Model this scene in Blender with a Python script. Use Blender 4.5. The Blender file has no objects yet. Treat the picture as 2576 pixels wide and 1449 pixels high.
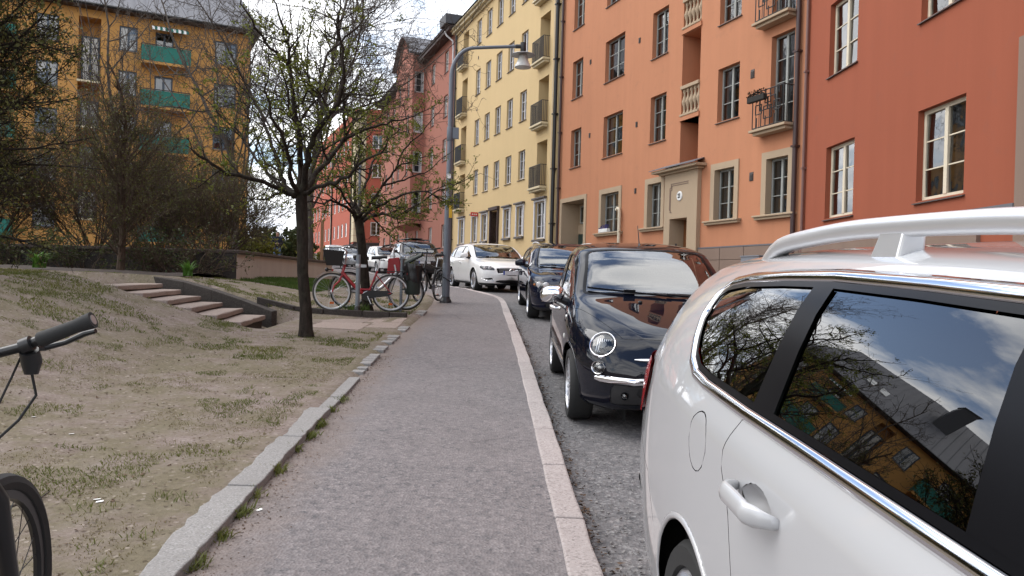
import bpy, bmesh, math, random
import numpy as np
from mathutils import Vector, Matrix
random.seed(7); RNG = np.random.default_rng(11)
SC = bpy.context.scene
COL = SC.collection
PI = math.pi
R = math.radians

# ------------------------------------------------------------------ camera
EYE = 1.37
cam = bpy.data.cameras.new('camera')
cam.sensor_width = 36.0
cam.lens = 36.0 * 1935.0 / 2576.0
cam.clip_start = 0.05
cam.clip_end = 3000
camo = bpy.data.objects.new('camera', cam)
COL.objects.link(camo)
camo.matrix_world = Matrix.Translation((0, 0, EYE)) @ Matrix.Rotation(PI / 2 + R(-0.37), 4, 'X') @ Matrix.Rotation(R(1.6), 4, 'Z')
SC.camera = camo

# ------------------------------------------------------------------ sky and sun
SUN_AZ, SUN_EL = R(-75), R(50)          # azimuth from +Y towards +X
w = bpy.data.worlds.new('World'); SC.world = w; w.use_nodes = True
wt = w.node_tree; wt.nodes.clear()
def wn(t, **k):
    n = wt.nodes.new(t)
    for a, b in k.items(): setattr(n, a, b)
    return n
def wmath(op, a, b=None, clamp=False):
    n = wn('ShaderNodeMath', operation=op, use_clamp=clamp)
    for i, v in enumerate((a, b)):
        if v is None: continue
        if isinstance(v, (int, float)): n.inputs[i].default_value = v
        else: wt.links.new(v, n.inputs[i])
    return n.outputs[0]
tc = wn('ShaderNodeTexCoord')
sep = wn('ShaderNodeSeparateXYZ'); wt.links.new(tc.outputs['Generated'], sep.inputs[0])
zz = wmath('MAXIMUM', sep.outputs[2], 0.0)
den = wmath('ADD', zz, 0.22)
cx = wmath('DIVIDE', sep.outputs[0], den); cy = wmath('DIVIDE', sep.outputs[1], den)
cmb = wn('ShaderNodeCombineXYZ'); wt.links.new(cx, cmb.inputs[0]); wt.links.new(cy, cmb.inputs[1])
nz = wn('ShaderNodeTexNoise', noise_dimensions='3D')
nz.inputs['Scale'].default_value = 1.15; nz.inputs['Detail'].default_value = 9.0; nz.inputs['Roughness'].default_value = 0.58
nz.inputs['Distortion'].default_value = 0.25
mp = wn('ShaderNodeMapping'); mp.inputs['Location'].default_value = (2.4, 5.5, 8.8)
wt.links.new(cmb.outputs[0], mp.inputs[0]); wt.links.new(mp.outputs[0], nz.inputs['Vector'])
cr = wn('ShaderNodeValToRGB')
cr.color_ramp.elements[0].position = 0.395; cr.color_ramp.elements[0].color = (0, 0, 0, 1)
cr.color_ramp.elements[1].position = 0.475; cr.color_ramp.elements[1].color = (1, 1, 1, 1)
wt.links.new(nz.outputs[0], cr.inputs[0])
nz2 = wn('ShaderNodeTexNoise'); nz2.inputs['Scale'].default_value = 3.0; nz2.inputs['Detail'].default_value = 7.0
wt.links.new(mp.outputs[0], nz2.inputs['Vector'])
cc = wn('ShaderNodeValToRGB')
cc.color_ramp.elements[0].position = 0.30; cc.color_ramp.elements[0].color = (0.40, 0.44, 0.52, 1)
cc.color_ramp.elements[1].position = 0.62; cc.color_ramp.elements[1].color = (1, 1, 1, 1)
wt.links.new(nz2.outputs[0], cc.inputs[0])
sky = wn('ShaderNodeTexSky', sky_type='NISHITA'); sky.sun_disc = False
sky.sun_elevation = SUN_EL; sky.sun_rotation = SUN_AZ
bg1 = wn('ShaderNodeBackground'); bg1.inputs[1].default_value = 0.11; wt.links.new(sky.outputs[0], bg1.inputs[0])
bg2 = wn('ShaderNodeBackground'); bg2.inputs[1].default_value = 1.25; wt.links.new(cc.outputs[0], bg2.inputs[0])
ms = wn('ShaderNodeMixShader'); wt.links.new(cr.outputs[0], ms.inputs[0])
wt.links.new(bg1.outputs[0], ms.inputs[1]); wt.links.new(bg2.outputs[0], ms.inputs[2])
wo = wn('ShaderNodeOutputWorld'); wt.links.new(ms.outputs[0], wo.inputs[0])
sun = bpy.data.lights.new('sun', 'SUN'); sun.energy = 1.2; sun.angle = R(50); sun.color = (1.0, 0.96, 0.92)
suno = bpy.data.objects.new('sun', sun); COL.objects.link(suno)
sd = Vector((math.sin(SUN_AZ) * math.cos(SUN_EL), math.cos(SUN_AZ) * math.cos(SUN_EL), math.sin(SUN_EL)))
suno.rotation_euler = (-sd).to_track_quat('-Z', 'Y').to_euler()
SC.view_settings.view_transform = 'Standard'; SC.view_settings.look = 'None'
SC.view_settings.exposure = 1.06; SC.view_settings.gamma = 1.0
SC.render.engine = 'CYCLES'
try:
    SC.cycles.use_denoising = True
    SC.cycles.max_bounces = 8; SC.cycles.transparent_max_bounces = 12
    SC.cycles.caustics_reflective = False; SC.cycles.caustics_refractive = False
except Exception: pass

# ------------------------------------------------------------------ object helpers
def link(o, parent=None):
    COL.objects.link(o)
    if parent is not None: o.parent = parent
    return o
def tag(o, label, cat, group=None, kind=None):
    if label: o['label'] = label
    if cat: o['category'] = cat
    if group: o['group'] = group
    if kind: o['kind'] = kind
    return o
def thing(name, label, cat, loc=(0, 0, 0), rz=0, group=None):
    o = bpy.data.objects.new(name, None); o.empty_display_size = .2
    COL.objects.link(o); o.location = loc; o.rotation_euler = (0, 0, rz)
    return tag(o, label, cat, group)
def mesh_obj(name, V, F, mat, parent=None, smooth=False, normals=None):
    me = bpy.data.meshes.new(name)
    me.from_pydata([tuple(v) for v in V] if not isinstance(V, list) else V, [], F if isinstance(F, list) else F.tolist())
    if smooth: me.shade_smooth()
    if mat is not None: me.materials.append(M[mat] if isinstance(mat, str) else mat)
    if normals is not None: me.normals_split_custom_set_from_vertices(normals)
    me.update()
    return link(bpy.data.objects.new(name, me), parent)
def fast_mesh(name, V, F, mat, parent=None, smooth=False):
    """V (n,3) array, F (m,k) int array with constant k"""
    V = np.asarray(V, np.float32); F = np.asarray(F, np.int32)
    me = bpy.data.meshes.new(name)
    me.vertices.add(len(V)); me.vertices.foreach_set('co', V.ravel())
    k = F.shape[1]
    me.loops.add(F.size); me.loops.foreach_set('vertex_index', F.ravel())
    me.polygons.add(len(F)); me.polygons.foreach_set('loop_start', np.arange(0, F.size, k, dtype=np.int32))
    try: me.polygons.foreach_set('loop_total', np.full(len(F), k, np.int32))
    except Exception: pass
    me.update(calc_edges=True); me.validate()
    if smooth: me.shade_smooth()
    if mat is not None: me.materials.append(M[mat])
    return link(bpy.data.objects.new(name, me), parent)
def inst(o, parent, loc=(0, 0, 0), rot=(0, 0, 0), scale=None, name=None):
    """another object on the same mesh data"""
    c = bpy.data.objects.new(name or o.name.split('.')[0], o.data)
    COL.objects.link(c); c.parent = parent; c.location = loc; c.rotation_euler = rot
    if scale is not None: c.scale = scale
    return c
class MB:
    """collects simple solids into one mesh"""
    def __init__(s): s.v = []; s.f = []
    def add(s, V, F):
        b = len(s.v); s.v += [tuple(map(float, p)) for p in V]; s.f += [tuple(i + b for i in f) for f in F]; return s
    def box(s, x0, y0, z0, x1, y1, z1):
        V = [(x, y, z) for z in (z0, z1) for y in (y0, y1) for x in (x0, x1)]
        return s.add(V, [(0, 2, 3, 1), (4, 5, 7, 6), (0, 1, 5, 4), (2, 6, 7, 3), (0, 4, 6, 2), (1, 3, 7, 5)])
    def hexa(s, B, T):
        """bottom quad, top quad (counter-clockwise seen from above)"""
        return s.add(list(B) + list(T), [(3, 2, 1, 0), (4, 5, 6, 7), (0, 1, 5, 4), (1, 2, 6, 5), (2, 3, 7, 6), (3, 0, 4, 7)])
    def tube(s, pts, r, n=8, cap=True, closed=False):
        P = [Vector(p) for p in pts]; m = len(P)
        rr = r if isinstance(r, (list, tuple)) else [r] * m
        up = None; V = []
        for i in range(m):
            if closed: t = (P[(i + 1) % m] - P[i - 1])
            else: t = (P[min(i + 1, m - 1)] - P[max(i - 1, 0)])
            t = t.normalized() if t.length > 1e-9 else Vector((0, 0, 1))
            if up is None:
                up = Vector((0, 0, 1)) if abs(t.z) < .9 else Vector((1, 0, 0))
            a = t.cross(up)
            if a.length < 1e-6: a = t.orthogonal()
            a.normalize(); b = a.cross(t).normalized(); up = b
            for k in range(n):
                q = 2 * PI * k / n
                V.append(P[i] + (a * math.cos(q) + b * math.sin(q)) * rr[i])
        F = []
        for i in range(m if closed else m - 1):
            j = (i + 1) % m
            for k in range(n):
                l = (k + 1) % n
                F.append((i * n + k, i * n + l, j * n + l, j * n + k))
        if cap and not closed:
            F.append(tuple(range(n - 1, -1, -1))); F.append(tuple(range((m - 1) * n, m * n)))
        return s.add(V, F)
    def lathe(s, prof, n=24, axis='z', o=(0, 0, 0), closed=False):
        """prof: list of (radius, height)"""
        V = []
        for (r, h) in prof:
            for k in range(n):
                q = 2 * PI * k / n; a, b = r * math.cos(q), r * math.sin(q)
                p = (a, b, h) if axis == 'z' else ((h, a, b) if axis == 'x' else (b, h, a))
                V.append((p[0] + o[0], p[1] + o[1], p[2] + o[2]))
        m = len(prof); F = []
        for i in range(m if closed else m - 1):
            j = (i + 1) % m
            for k in range(n):
                l = (k + 1) % n
                F.append((i * n + k, i * n + l, j * n + l, j * n + k))
        if not closed:
            if prof[0][0] > 1e-4: F.append(tuple(range(n - 1, -1, -1)))
            if prof[-1][0] > 1e-4: F.append(tuple(range((m - 1) * n, m * n)))
        return s.add(V, F)
    def prism(s, poly, h0, h1, axis='z'):
        """poly: 2d outline extruded along an axis"""
        n = len(poly)
        def P(a, b, h): return (a, b, h) if axis == 'z' else ((h, a, b) if axis == 'x' else (a, h, b))
        V = [P(a, b, h0) for a, b in poly] + [P(a, b, h1) for a, b in poly]
        F = [tuple(range(n - 1, -1, -1)), tuple(range(n, 2 * n))]
        for i in range(n):
            j = (i + 1) % n; F.append((i, j, n + j, n + i))
        return s.add(V, F)
    def ball(s, c, r, n=10, m=6):
        rx, ry, rz = (r, r, r) if isinstance(r, (int, float)) else r
        V = []; F = []
        for i in range(m + 1):
            a = PI * i / m
            for k in range(n):
                q = 2 * PI * k / n
                V.append((c[0] + rx * math.sin(a) * math.cos(q), c[1] + ry * math.sin(a) * math.sin(q), c[2] - rz * math.cos(a)))
        for i in range(m):
            for k in range(n):
                l = (k + 1) % n; F.append((i * n + k, i * n + l, (i + 1) * n + l, (i + 1) * n + k))
        return s.add(V, F)
    def build(s, name, mat, parent=None, smooth=False, bevel=0, seg=2, sharp=None, loc=None, rot=None):
        me = bpy.data.meshes.new(name)
        bm = bmesh.new()
        vs = [bm.verts.new(v) for v in s.v]
        for f in s.f:
            try: bm.faces.new([vs[i] for i in f])
            except ValueError: pass
        bmesh.ops.remove_doubles(bm, verts=bm.verts, dist=1e-6)
        bmesh.ops.recalc_face_normals(bm, faces=bm.faces)
        if bevel > 0:
            es = [e for e in bm.edges if len(e.link_faces) == 2 and e.calc_face_angle(0) > .6]
            bmesh.ops.bevel(bm, geom=es, offset=bevel, segments=seg, affect='EDGES', profile=.5, clamp_overlap=True)
        bm.to_mesh(me); bm.free()
        if smooth:
            me.shade_smooth()
            try: me.set_sharp_from_angle(angle=R(sharp or 38))
            except Exception: pass
        me.materials.append(M[mat])
        o = link(bpy.data.objects.new(name, me), parent)
        if loc is not None: o.location = loc
        if rot is not None: o.rotation_euler = rot
        return o

# ------------------------------------------------------------------ materials
M = {}
class NT:
    def __init__(s, name):
        s.m = bpy.data.materials.new(name); s.m.use_nodes = True; s.t = s.m.node_tree; s.t.nodes.clear()
        s.out = s.n('ShaderNodeOutputMaterial'); M[name] = s.m
    def n(s, t, **k):
        q = s.t.nodes.new(t)
        for a, b in k.items(): setattr(q, a, b)
        return q
    def l(s, a, b): s.t.links.new(a, b)
    def co(s): 
        if not hasattr(s, '_co'): s._co = s.n('ShaderNodeTexCoord').outputs['Object']
        return s._co
    def noise(s, scale, detail=4, rough=.55, vec=None, stretch=None):
        q = s.n('ShaderNodeTexNoise'); q.inputs['Scale'].default_value = scale; q.inputs['Detail'].default_value = detail
        q.inputs['Roughness'].default_value = rough
        v = vec or s.co()
        if stretch:
            mp = s.n('ShaderNodeMapping'); mp.inputs['Scale'].default_value = stretch; s.l(v, mp.inputs[0]); v = mp.outputs[0]
        s.l(v, q.inputs['Vector']); return q.outputs[0]
    def vor(s, scale, feature='F1', out=0, rnd=1.0):
        q = s.n('ShaderNodeTexVoronoi', feature=feature); q.inputs['Scale'].default_value = scale
        if 'Randomness' in q.inputs: q.inputs['Randomness'].default_value = rnd
        s.l(s.co(), q.inputs['Vector']); return q.outputs[out]
    def ramp(s, fac, stops):
        q = s.n('ShaderNodeValToRGB'); cr = q.color_ramp
        while len(cr.elements) > len(stops): cr.elements.remove(cr.elements[-1])
        while len(cr.elements) < len(stops): cr.elements.new(.5)
        for e, (p, c) in zip(cr.elements, stops):
            e.position = p; e.color = (c, c, c, 1) if isinstance(c, (int, float)) else (*c, 1)
        s.l(fac, q.inputs[0]); return q.outputs[0]
    def mix(s, fac, a, b, mode='MIX'):
        q = s.n('ShaderNodeMix', data_type='RGBA', blend_type=mode)
        for i, v in ((0, fac), (6, a), (7, b)):
            if isinstance(v, (int, float)): q.inputs[i].default_value = v if i == 0 else (v, v, v, 1)
            elif isinstance(v, tuple): q.inputs[i].default_value = (*v, 1)
            else: s.l(v, q.inputs[i])
        return q.outputs[2]
    def math(s, op, a, b=0.0, clamp=False):
        q = s.n('ShaderNodeMath', operation=op, use_clamp=clamp)
        for i, v in enumerate((a, b)):
            if isinstance(v, (int, float)): q.inputs[i].default_value = v
            else: s.l(v, q.inputs[i])
        return q.outputs[0]
    def bsdf(s, color, rough=.8, metal=0., spec=None, bump=None, bstr=.3, bdist=.01, coat=0., trans=None, link=True, coat_rough=.03, sub=None):
        q = s.n('ShaderNodeBsdfPrincipled')
        for nm, v in (('Base Color', color), ('Roughness', rough), ('Metallic', metal), ('Specular IOR Level', spec), ('Coat Weight', coat), ('Transmission Weight', trans)):
            if v is None: continue
            if isinstance(v, tuple): q.inputs[nm].default_value = (*v, 1)
            elif isinstance(v, (int, float)): q.inputs[nm].default_value = v
            else: s.l(v, q.inputs[nm])
        q.inputs['Coat Roughness'].default_value = coat_rough
        if bump is not None:
            b = s.n('ShaderNodeBump'); b.inputs['Strength'].default_value = bstr; b.inputs['Distance'].default_value = bdist
            s.l(bump, b.inputs['Height']); s.l(b.outputs[0], q.inputs['Normal'])
        if link: s.l(q.outputs[0], s.out.inputs[0])
        return q
def sc(c, k): return tuple(min(1, x * k) for x in c)
def plain(name, color, rough=.6, metal=0., var=.12, vs=6., bs=.0, spec=None):
    t = NT(name)
    n = t.noise(vs, 5)
    c = t.mix(n, sc(color, 1 - var), sc(color, 1 + var))
    t.bsdf(c, rough, metal, bump=(t.noise(vs * 8, 4) if bs else None), bstr=bs, spec=spec)
def plaster(name, color, streak=.12, dirt=(.10, .09, .08)):
    t = NT(name)
    big = t.noise(.35, 5, .6); fine = t.noise(34, 4, .6)
    run = t.noise(1.1, 5, .65, stretch=(2.2, 2.2, .16))
    c = t.mix(big, sc(color, .90), sc(color, 1.07))
    c = t.mix(t.ramp(run, [(.35, 0.), (.75, streak * 2)]), c, sc(color, .72))
    c = t.mix(t.ramp(t.noise(2.3, 6, .7), [(.56, 0.), (.74, streak)]), c, dirt)
    c = t.mix(t.ramp(fine, [(.3, 0.), (.8, .16)]), c, sc(color, .8))
    t.bsdf(c, .92, bump=fine, bstr=.25, bdist=.006, spec=.2)
plaster('plaster_orange', (.49, .218, .120), .17)
plaster('plaster_red', (.31, .092, .051), .16)
plaster('plaster_yellow', (.61, .455, .245), .06)
plaster('plaster_pink', (.36, .155, .115), .10)
plaster('plaster_farred', (.42, .12, .08), .08)
plaster('plaster_ochre', (.49, .26, .085), .12)
plaster('stone_surround', (.42, .32, .22), .10)
plaster('cream_stone', (.60, .52, .36), .08)
plaster('grey_base', (.10, .095, .095), .05)
plaster('stone_brown', (.23, .165, .13), .16)
plaster('wall_render', (.46, .405, .36), .22, (.14, .12, .10))
plain('frame_grey', (.29, .30, .28), .55); plain('frame_white', (.60, .59, .56), .5); plain('frame_cream', (.62, .55, .42), .55)
plain('frame_blue', (.055, .075, .10), .55); plain('frame_silver', (.60, .60, .62), .5)
plain('sill_metal', (.10, .085, .08), .5, .3); plain('roof_dark', (.045, .045, .05), .6, bs=.3); plain('roof_grey', (.14, .14, .155), .55, .2)
plain('pipe_brown', (.05, .024, .022), .45); plain('pipe_black', (.012, .012, .013), .4); plain('pipe_rust', (.17, .085, .07), .55)
plain('iron_black', (.012, .012, .013), .5); plain('soffit_brown', (.05, .03, .028), .7)
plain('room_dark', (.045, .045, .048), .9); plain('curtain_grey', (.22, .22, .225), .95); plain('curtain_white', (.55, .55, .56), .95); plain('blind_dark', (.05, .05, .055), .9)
plain('door_wood', (.20, .075, .025), .45, vs=3); plain('door_green', (.02, .045, .04), .5); plain('balcony_green', (.008, .13, .10), .7)
plain('white_paint', (.75, .75, .73), .5); plain('sign_red', (.55, .03, .025), .5); plain('sign_black', (.01, .01, .01), .6)
plain('cabinet_grey', (.20, .21, .235), .5); plain('yellow_tag', (.72, .42, .02), .5); plain('plant_dark', (.02, .018, .015), .9)
plain('flower', (.07, .06, .25), .8)
plain('lamp_grey', (.125, .14, .165), .5, .2); plain('lamp_metal', (.35, .35, .36), .4, .6); plain('lamp_dark', (.02, .02, .022), .4)
plain('lamp_lens', (.55, .55, .52), .2); plain('post_grey', (.17, .19, .21), .5, .3)
plain('wood_post', (.30, .17, .09), .8, vs=4)
plain('bin_green', (.012, .02, .016), .4); plain('bag_black', (.006, .006, .007), .3); plain('plastic_black', (.012, .012, .013), .42)
plain('bike_red', (.33, .012, .02), .28, spec=.6); plain('bike_black', (.010, .010, .011), .3); plain('rubber', (.016, .016, .016), .82); plain('rubber_grey', (.05, .048, .045), .8)
plain('alu', (.62, .62, .64), .28, .9); plain('steel', (.40, .40, .42), .3, .95); plain('reflector', (.65, .12, .01), .25); plain('red_lamp', (.5, .015, .01), .15, spec=.8)
plain('skin', (.45, .27, .20), .6); plain('cloth_navy', (.012, .016, .03), .9); plain('denim', (.10, .16, .28), .9); plain('hair', (.02, .014, .01), .8)
plain('leaf_litter', (.10, .06, .035), .9); plain('paper_white', (.8, .8, .78), .8)
plain('white_rim', (.6, .6, .62), .3, .8)
def glass_pane(name, tint=(.5, .55, .55), rough=.015, wav=.0, k=1.35):
    t = NT(name)
    tr = t.n('ShaderNodeBsdfTransparent'); tr.inputs[0].default_value = (*tint, 1)
    gl = t.n('ShaderNodeBsdfGlossy'); gl.inputs['Roughness'].default_value = rough
    fr = t.n('ShaderNodeFresnel'); fr.inputs[0].default_value = 1.75
    if wav:
        b = t.n('ShaderNodeBump'); b.inputs['Strength'].default_value = wav; b.inputs['Distance'].default_value = .02
        t.l(t.noise(1.7, 2), b.inputs['Height']); t.l(b.outputs[0], gl.inputs['Normal'])
    f = t.math('MULTIPLY', fr.outputs[0], k, True)
    mx = t.n('ShaderNodeMixShader'); t.l(f, mx.inputs[0]); t.l(tr.outputs[0], mx.inputs[1]); t.l(gl.outputs[0], mx.inputs[2])
    t.l(mx.outputs[0], t.out.inputs[0])
glass_pane('pane_glass', (.60, .62, .62), .01, .25, 1.9)
glass_pane('car_glass', (.50, .56, .54), .004, 0, 1.7); glass_pane('windscreen_glass', (.50, .56, .54), .004, 0, 2.4)
glass_pane('car_glass_dark', (.12, .16, .15), .004, 0, 1.9)
glass_pane('lamp_glass', (.92, .92, .92), .01)
def asphalt(name, base, specks, chip, sc_=120., edge_dirt=False):
    t = NT(name)
    v = t.n('ShaderNodeTexVoronoi'); v.inputs['Scale'].default_value = sc_; t.l(t.co(), v.inputs['Vector'])
    v2 = t.n('ShaderNodeTexVoronoi'); v2.inputs['Scale'].default_value = sc_ * .43; t.l(t.co(), v2.inputs['Vector'])
    sepc = t.n('ShaderNodeSeparateColor'); t.l(v.outputs['Color'], sepc.inputs[0])
    sep2 = t.n('ShaderNodeSeparateColor'); t.l(v2.outputs['Color'], sep2.inputs[0])
    c = t.ramp(sepc.outputs[0], [(0., specks[0]), (.35, base), (.72, base), (1., specks[1])])
    c2 = t.ramp(sep2.outputs[1], [(0., specks[0]), (.3, sc(base, .85)), (.8, base), (1., specks[2])])
    c = t.mix(.45, c, c2)
    big = t.noise(.5, 6, .62)
    c = t.mix(t.ramp(big, [(.3, 0.), (.75, .55)]), c, chip)
    c = t.mix(t.ramp(t.noise(1.9, 6, .7), [(.5, 0.), (.8, .45)]), c, sc(base, .62))
    # wandering cracks
    wv = t.n('ShaderNodeTexNoise'); wv.inputs['Scale'].default_value = 2.2; wv.inputs['Detail'].default_value = 6; t.l(t.co(), wv.inputs['Vector'])
    vm = t.n('ShaderNodeVectorMath', operation='MULTIPLY_ADD'); t.l(wv.outputs['Color'], vm.inputs[0]); vm.inputs[1].default_value = (.55, .55, 0); t.l(t.co(), vm.inputs[2])
    ve = t.n('ShaderNodeTexVoronoi', feature='DISTANCE_TO_EDGE'); ve.inputs['Scale'].default_value = .55; t.l(vm.outputs[0], ve.inputs['Vector'])
    ck = t.math('MULTIPLY', t.ramp(ve.outputs['Distance'], [(.0, 1.), (.006, 0.)]), t.ramp(t.noise(.9, 2), [(.50, 0.), (.62, .55)]))
    c = t.mix(ck, c, (.05, .045, .045))
    # soil trodden and washed in from the bank, where the sheet carries an 'edge' distance
    at = t.n('ShaderNodeAttribute'); at.attribute_name = 'edge'
    if edge_dirt:
        ds = t.math('ADD', at.outputs['Fac'], t.math('MULTIPLY', t.math('SUBTRACT', t.noise(3.2, 6, .7), .5), .55))
        c = t.mix(t.ramp(ds, [(.0, .85), (.10, .6), (.34, 0.)]), c, t.mix(t.noise(40, 4, .7), (.13, .10, .085), (.24, .195, .17)))
    # worn paler tracks and damp looking spots
    c = t.mix(t.ramp(t.noise(7, 5, .7), [(.55, 0.), (.8, .35)]), c, sc(chip, 1.25))
    h = t.math('ADD', t.math('MULTIPLY', v.outputs['Distance'], 1.), t.math('MULTIPLY', t.noise(45, 4), .6))
    t.bsdf(c, t.ramp(big, [(.3, .75), (.8, .9)]), bump=h, bstr=.6, bdist=.008, spec=.3)
asphalt('asphalt_walk', (.160, .144, .145), [(.045, .047, .052), (.30, .275, .272), (.225, .20, .197)], (.21, .188, .186), 66, True)
asphalt('asphalt_road', (.135, .132, .135), [(.03, .034, .038), (.36, .355, .35), (.24, .22, .215)], (.165, .155, .155), 55)
def granite(name, base, dark, light, s=150):
    t = NT(name)
    v = t.n('ShaderNodeTexVoronoi'); v.inputs['Scale'].default_value = s; t.l(t.co(), v.inputs['Vector'])
    sp = t.n('ShaderNodeSeparateColor'); t.l(v.outputs['Color'], sp.inputs[0])
    oi = t.n('ShaderNodeObjectInfo')
    c = t.ramp(sp.outputs[0], [(0., dark), (.28, base), (.7, base), (1., light)])
    c = t.mix(t.ramp(t.noise(3., 6, .65), [(.35, 0.), (.8, .5)]), c, sc(base, .6))
    c = t.mix(.5, c, t.mix(oi.outputs['Random'], sc(base, .8), sc(base, 1.18)))
    t.bsdf(c, .85, bump=t.noise(26, 6, .7), bstr=.55, bdist=.012, spec=.3)
granite('granite_pink', (.38, .335, .32), (.13, .11, .105), (.52, .47, .45), 95)
granite('granite_grey', (.245, .235, .225), (.11, .11, .115), (.42, .415, .41))
granite('step_stone', (.27, .215, .185), (.13, .10, .09), (.36, .31, .28), 60)
granite('dark_stone', (.05, .042, .037), (.02, .017, .016), (.09, .078, .07), 60)
granite('coping_stone', (.085, .065, .055), (.03, .025, .02), (.15, .12, .11), 50)
def dirt():
    t = NT('lawn_dirt')
    fine = t.noise(60, 5, .7); mid = t.noise(5.5, 6, .68); big = t.noise(.8, 5, .6)
    c = t.ramp(mid, [(.25, (.155, .122, .104)), (.5, (.245, .20, .178)), (.75, (.315, .272, .25))])
    c = t.mix(t.ramp(fine, [(.35, 0.), (.75, .7)]), c, (.10, .076, .058))
    g = t.math('ADD', t.math('MULTIPLY', t.noise(2.2, 7, .72), .65), t.math('MULTIPLY', big, .45))
    c = t.mix(t.ramp(g, [(.46, 0.), (.62, .75)]), c, t.ramp(t.noise(30, 4, .7), [(.3, (.10, .09, .05)), (.7, (.185, .162, .105))]))
    v = t.n('ShaderNodeTexVoronoi'); v.inputs['Scale'].default_value = 55; t.l(t.co(), v.inputs['Vector'])
    sp = t.n('ShaderNodeSeparateColor'); t.l(v.outputs['Color'], sp.inputs[0])
    c = t.mix(t.ramp(sp.outputs[0], [(.0, .7), (.07, 0.)]), c, (.05, .035, .025))
    c = t.mix(t.ramp(sp.outputs[1], [(.95, 0.), (1., .6)]), c, (.36, .31, .27))
    h = t.math('ADD', t.math('MULTIPLY', mid, 1.), t.math('MULTIPLY', fine, .5))
    t.bsdf(c, .95, bump=h, bstr=.7, bdist=.025, spec=.1)
dirt()
plain('soil_dark', (.045, .032, .025), .95, var=.4, vs=9, bs=.6)
plain('ground_far', (.12, .11, .09), .95, var=.3, vs=.5)
def leafmat(name, c1, c2, tr=.35):
    t = NT(name); oi = t.n('ShaderNodeTexNoise'); oi.inputs['Scale'].default_value = 1.4; t.l(t.co(), oi.inputs['Vector'])
    c = t.mix(t.ramp(oi.outputs[0], [(.3, 0.), (.7, 1.)]), c1, c2)
    d = t.bsdf(c, .6, link=False, spec=.3)
    tl = t.n('ShaderNodeBsdfTranslucent'); t.l(c, tl.inputs[0])
    mx = t.n('ShaderNodeMixShader'); mx.inputs[0].default_value = tr
    t.l(d.outputs[0], mx.inputs[1]); t.l(tl.outputs[0], mx.inputs[2]); t.l(mx.outputs[0], t.out.inputs[0])
leafmat('leaf_spring', (.085, .105, .014), (.15, .165, .025)); leafmat('leaf_olive', (.07, .075, .02), (.12, .115, .035))
leafmat('grass', (.075, .10, .018), (.15, .15, .04)); leafmat('grass_dry', (.19, .15, .07), (.13, .12, .045)); leafmat('leaf_lily', (.05, .12, .015), (.09, .19, .03)); leafmat('leaf_hedge', (.04, .06, .018), (.07, .075, .025))
leafmat('grass_lush', (.05, .095, .016), (.085, .125, .028)); leafmat('leaf_yellow', (.17, .16, .02), (.12, .13, .025))
def bark(name, a, b, s=18):
    t = NT(name)
    n = t.noise(s, 6, .7, stretch=(1, 1, .28)); c = t.mix(t.ramp(n, [(.3, 0.), (.7, 1.)]), a, b)
    c = t.mix(t.ramp(t.noise(4, 4), [(.55, 0.), (.8, .35)]), c, (.09, .10, .06))
    t.bsdf(c, .95, bump=n, bstr=.8, bdist=.03, spec=.15)
bark('bark', (.010, .008, .0065), (.042, .033, .026)); bark('bark_twig', (.030, .022, .018), (.075, .052, .042)); bark('bark_shrub', (.045, .032, .024), (.12, .085, .062))
bark('bark_grey', (.05, .042, .036), (.13, .11, .095))
# car paints
def paint(name, color, flake=0., rough=.35, metal=0., spec=.5, inner=(.03, .03, .03), coat=1.):
    t = NT(name)
    c = t.mix(t.ramp(t.noise(900, 1), [(.4, 0.), (.7, flake)]), color, sc(color, 1.8)) if flake else t.mix(t.noise(2.5, 4), sc(color, .97), sc(color, 1.03))
    d = t.bsdf(c, rough, metal, coat=coat, spec=spec, link=False, coat_rough=.02)
    di = t.n('ShaderNodeBsdfDiffuse'); di.inputs[0].default_value = (*inner, 1)
    g = t.n('ShaderNodeNewGeometry'); mx = t.n('ShaderNodeMixShader')
    t.l(g.outputs['Backfacing'], mx.inputs[0]); t.l(d.outputs[0], mx.inputs[1]); t.l(di.outputs[0], mx.inputs[2]); t.l(mx.outputs[0], t.out.inputs[0])
paint('paint_white', (.41, .412, .42)); paint('paint_snow', (.78, .78, .77)); paint('paint_navyblack', (.004, .005, .010), spec=0.); paint('paint_blue', (.004, .006, .018), .2, .3, spec=0.)
paint('paint_brown', (.034, .029, .029), .3, .35, 0., spec=.1, coat=.5); paint('paint_silver', (.40, .41, .42), .3, .3, .6)
plain('chrome', (.86, .86, .88), .06, 1., var=.02); plain('satin_alu', (.86, .87, .89), .30, .75, var=.03); plain('gloss_black', (.004, .004, .005), .28, spec=.12)
plain('seam_dark', (.012, .012, .012), .8); plain('gap_grey', (.06, .06, .06), .9); plain('interior_dark', (.028, .028, .03), .9); plain('interior_beige', (.22, .20, .17), .9); plain('headlight_dark', (.06, .062, .066), .18, .3); plain('headlight_in', (.78, .79, .80), .22, .45); plain('lens_orange', (.5, .16, .03), .2)
plain('tail_red', (.42, .008, .006), .08, spec=.9); plain('plate_white', (.62, .63, .65), .5); plain('plate_blue', (.02, .05, .35), .5); plain('carbon_trim', (.02, .02, .021), .35)
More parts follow.
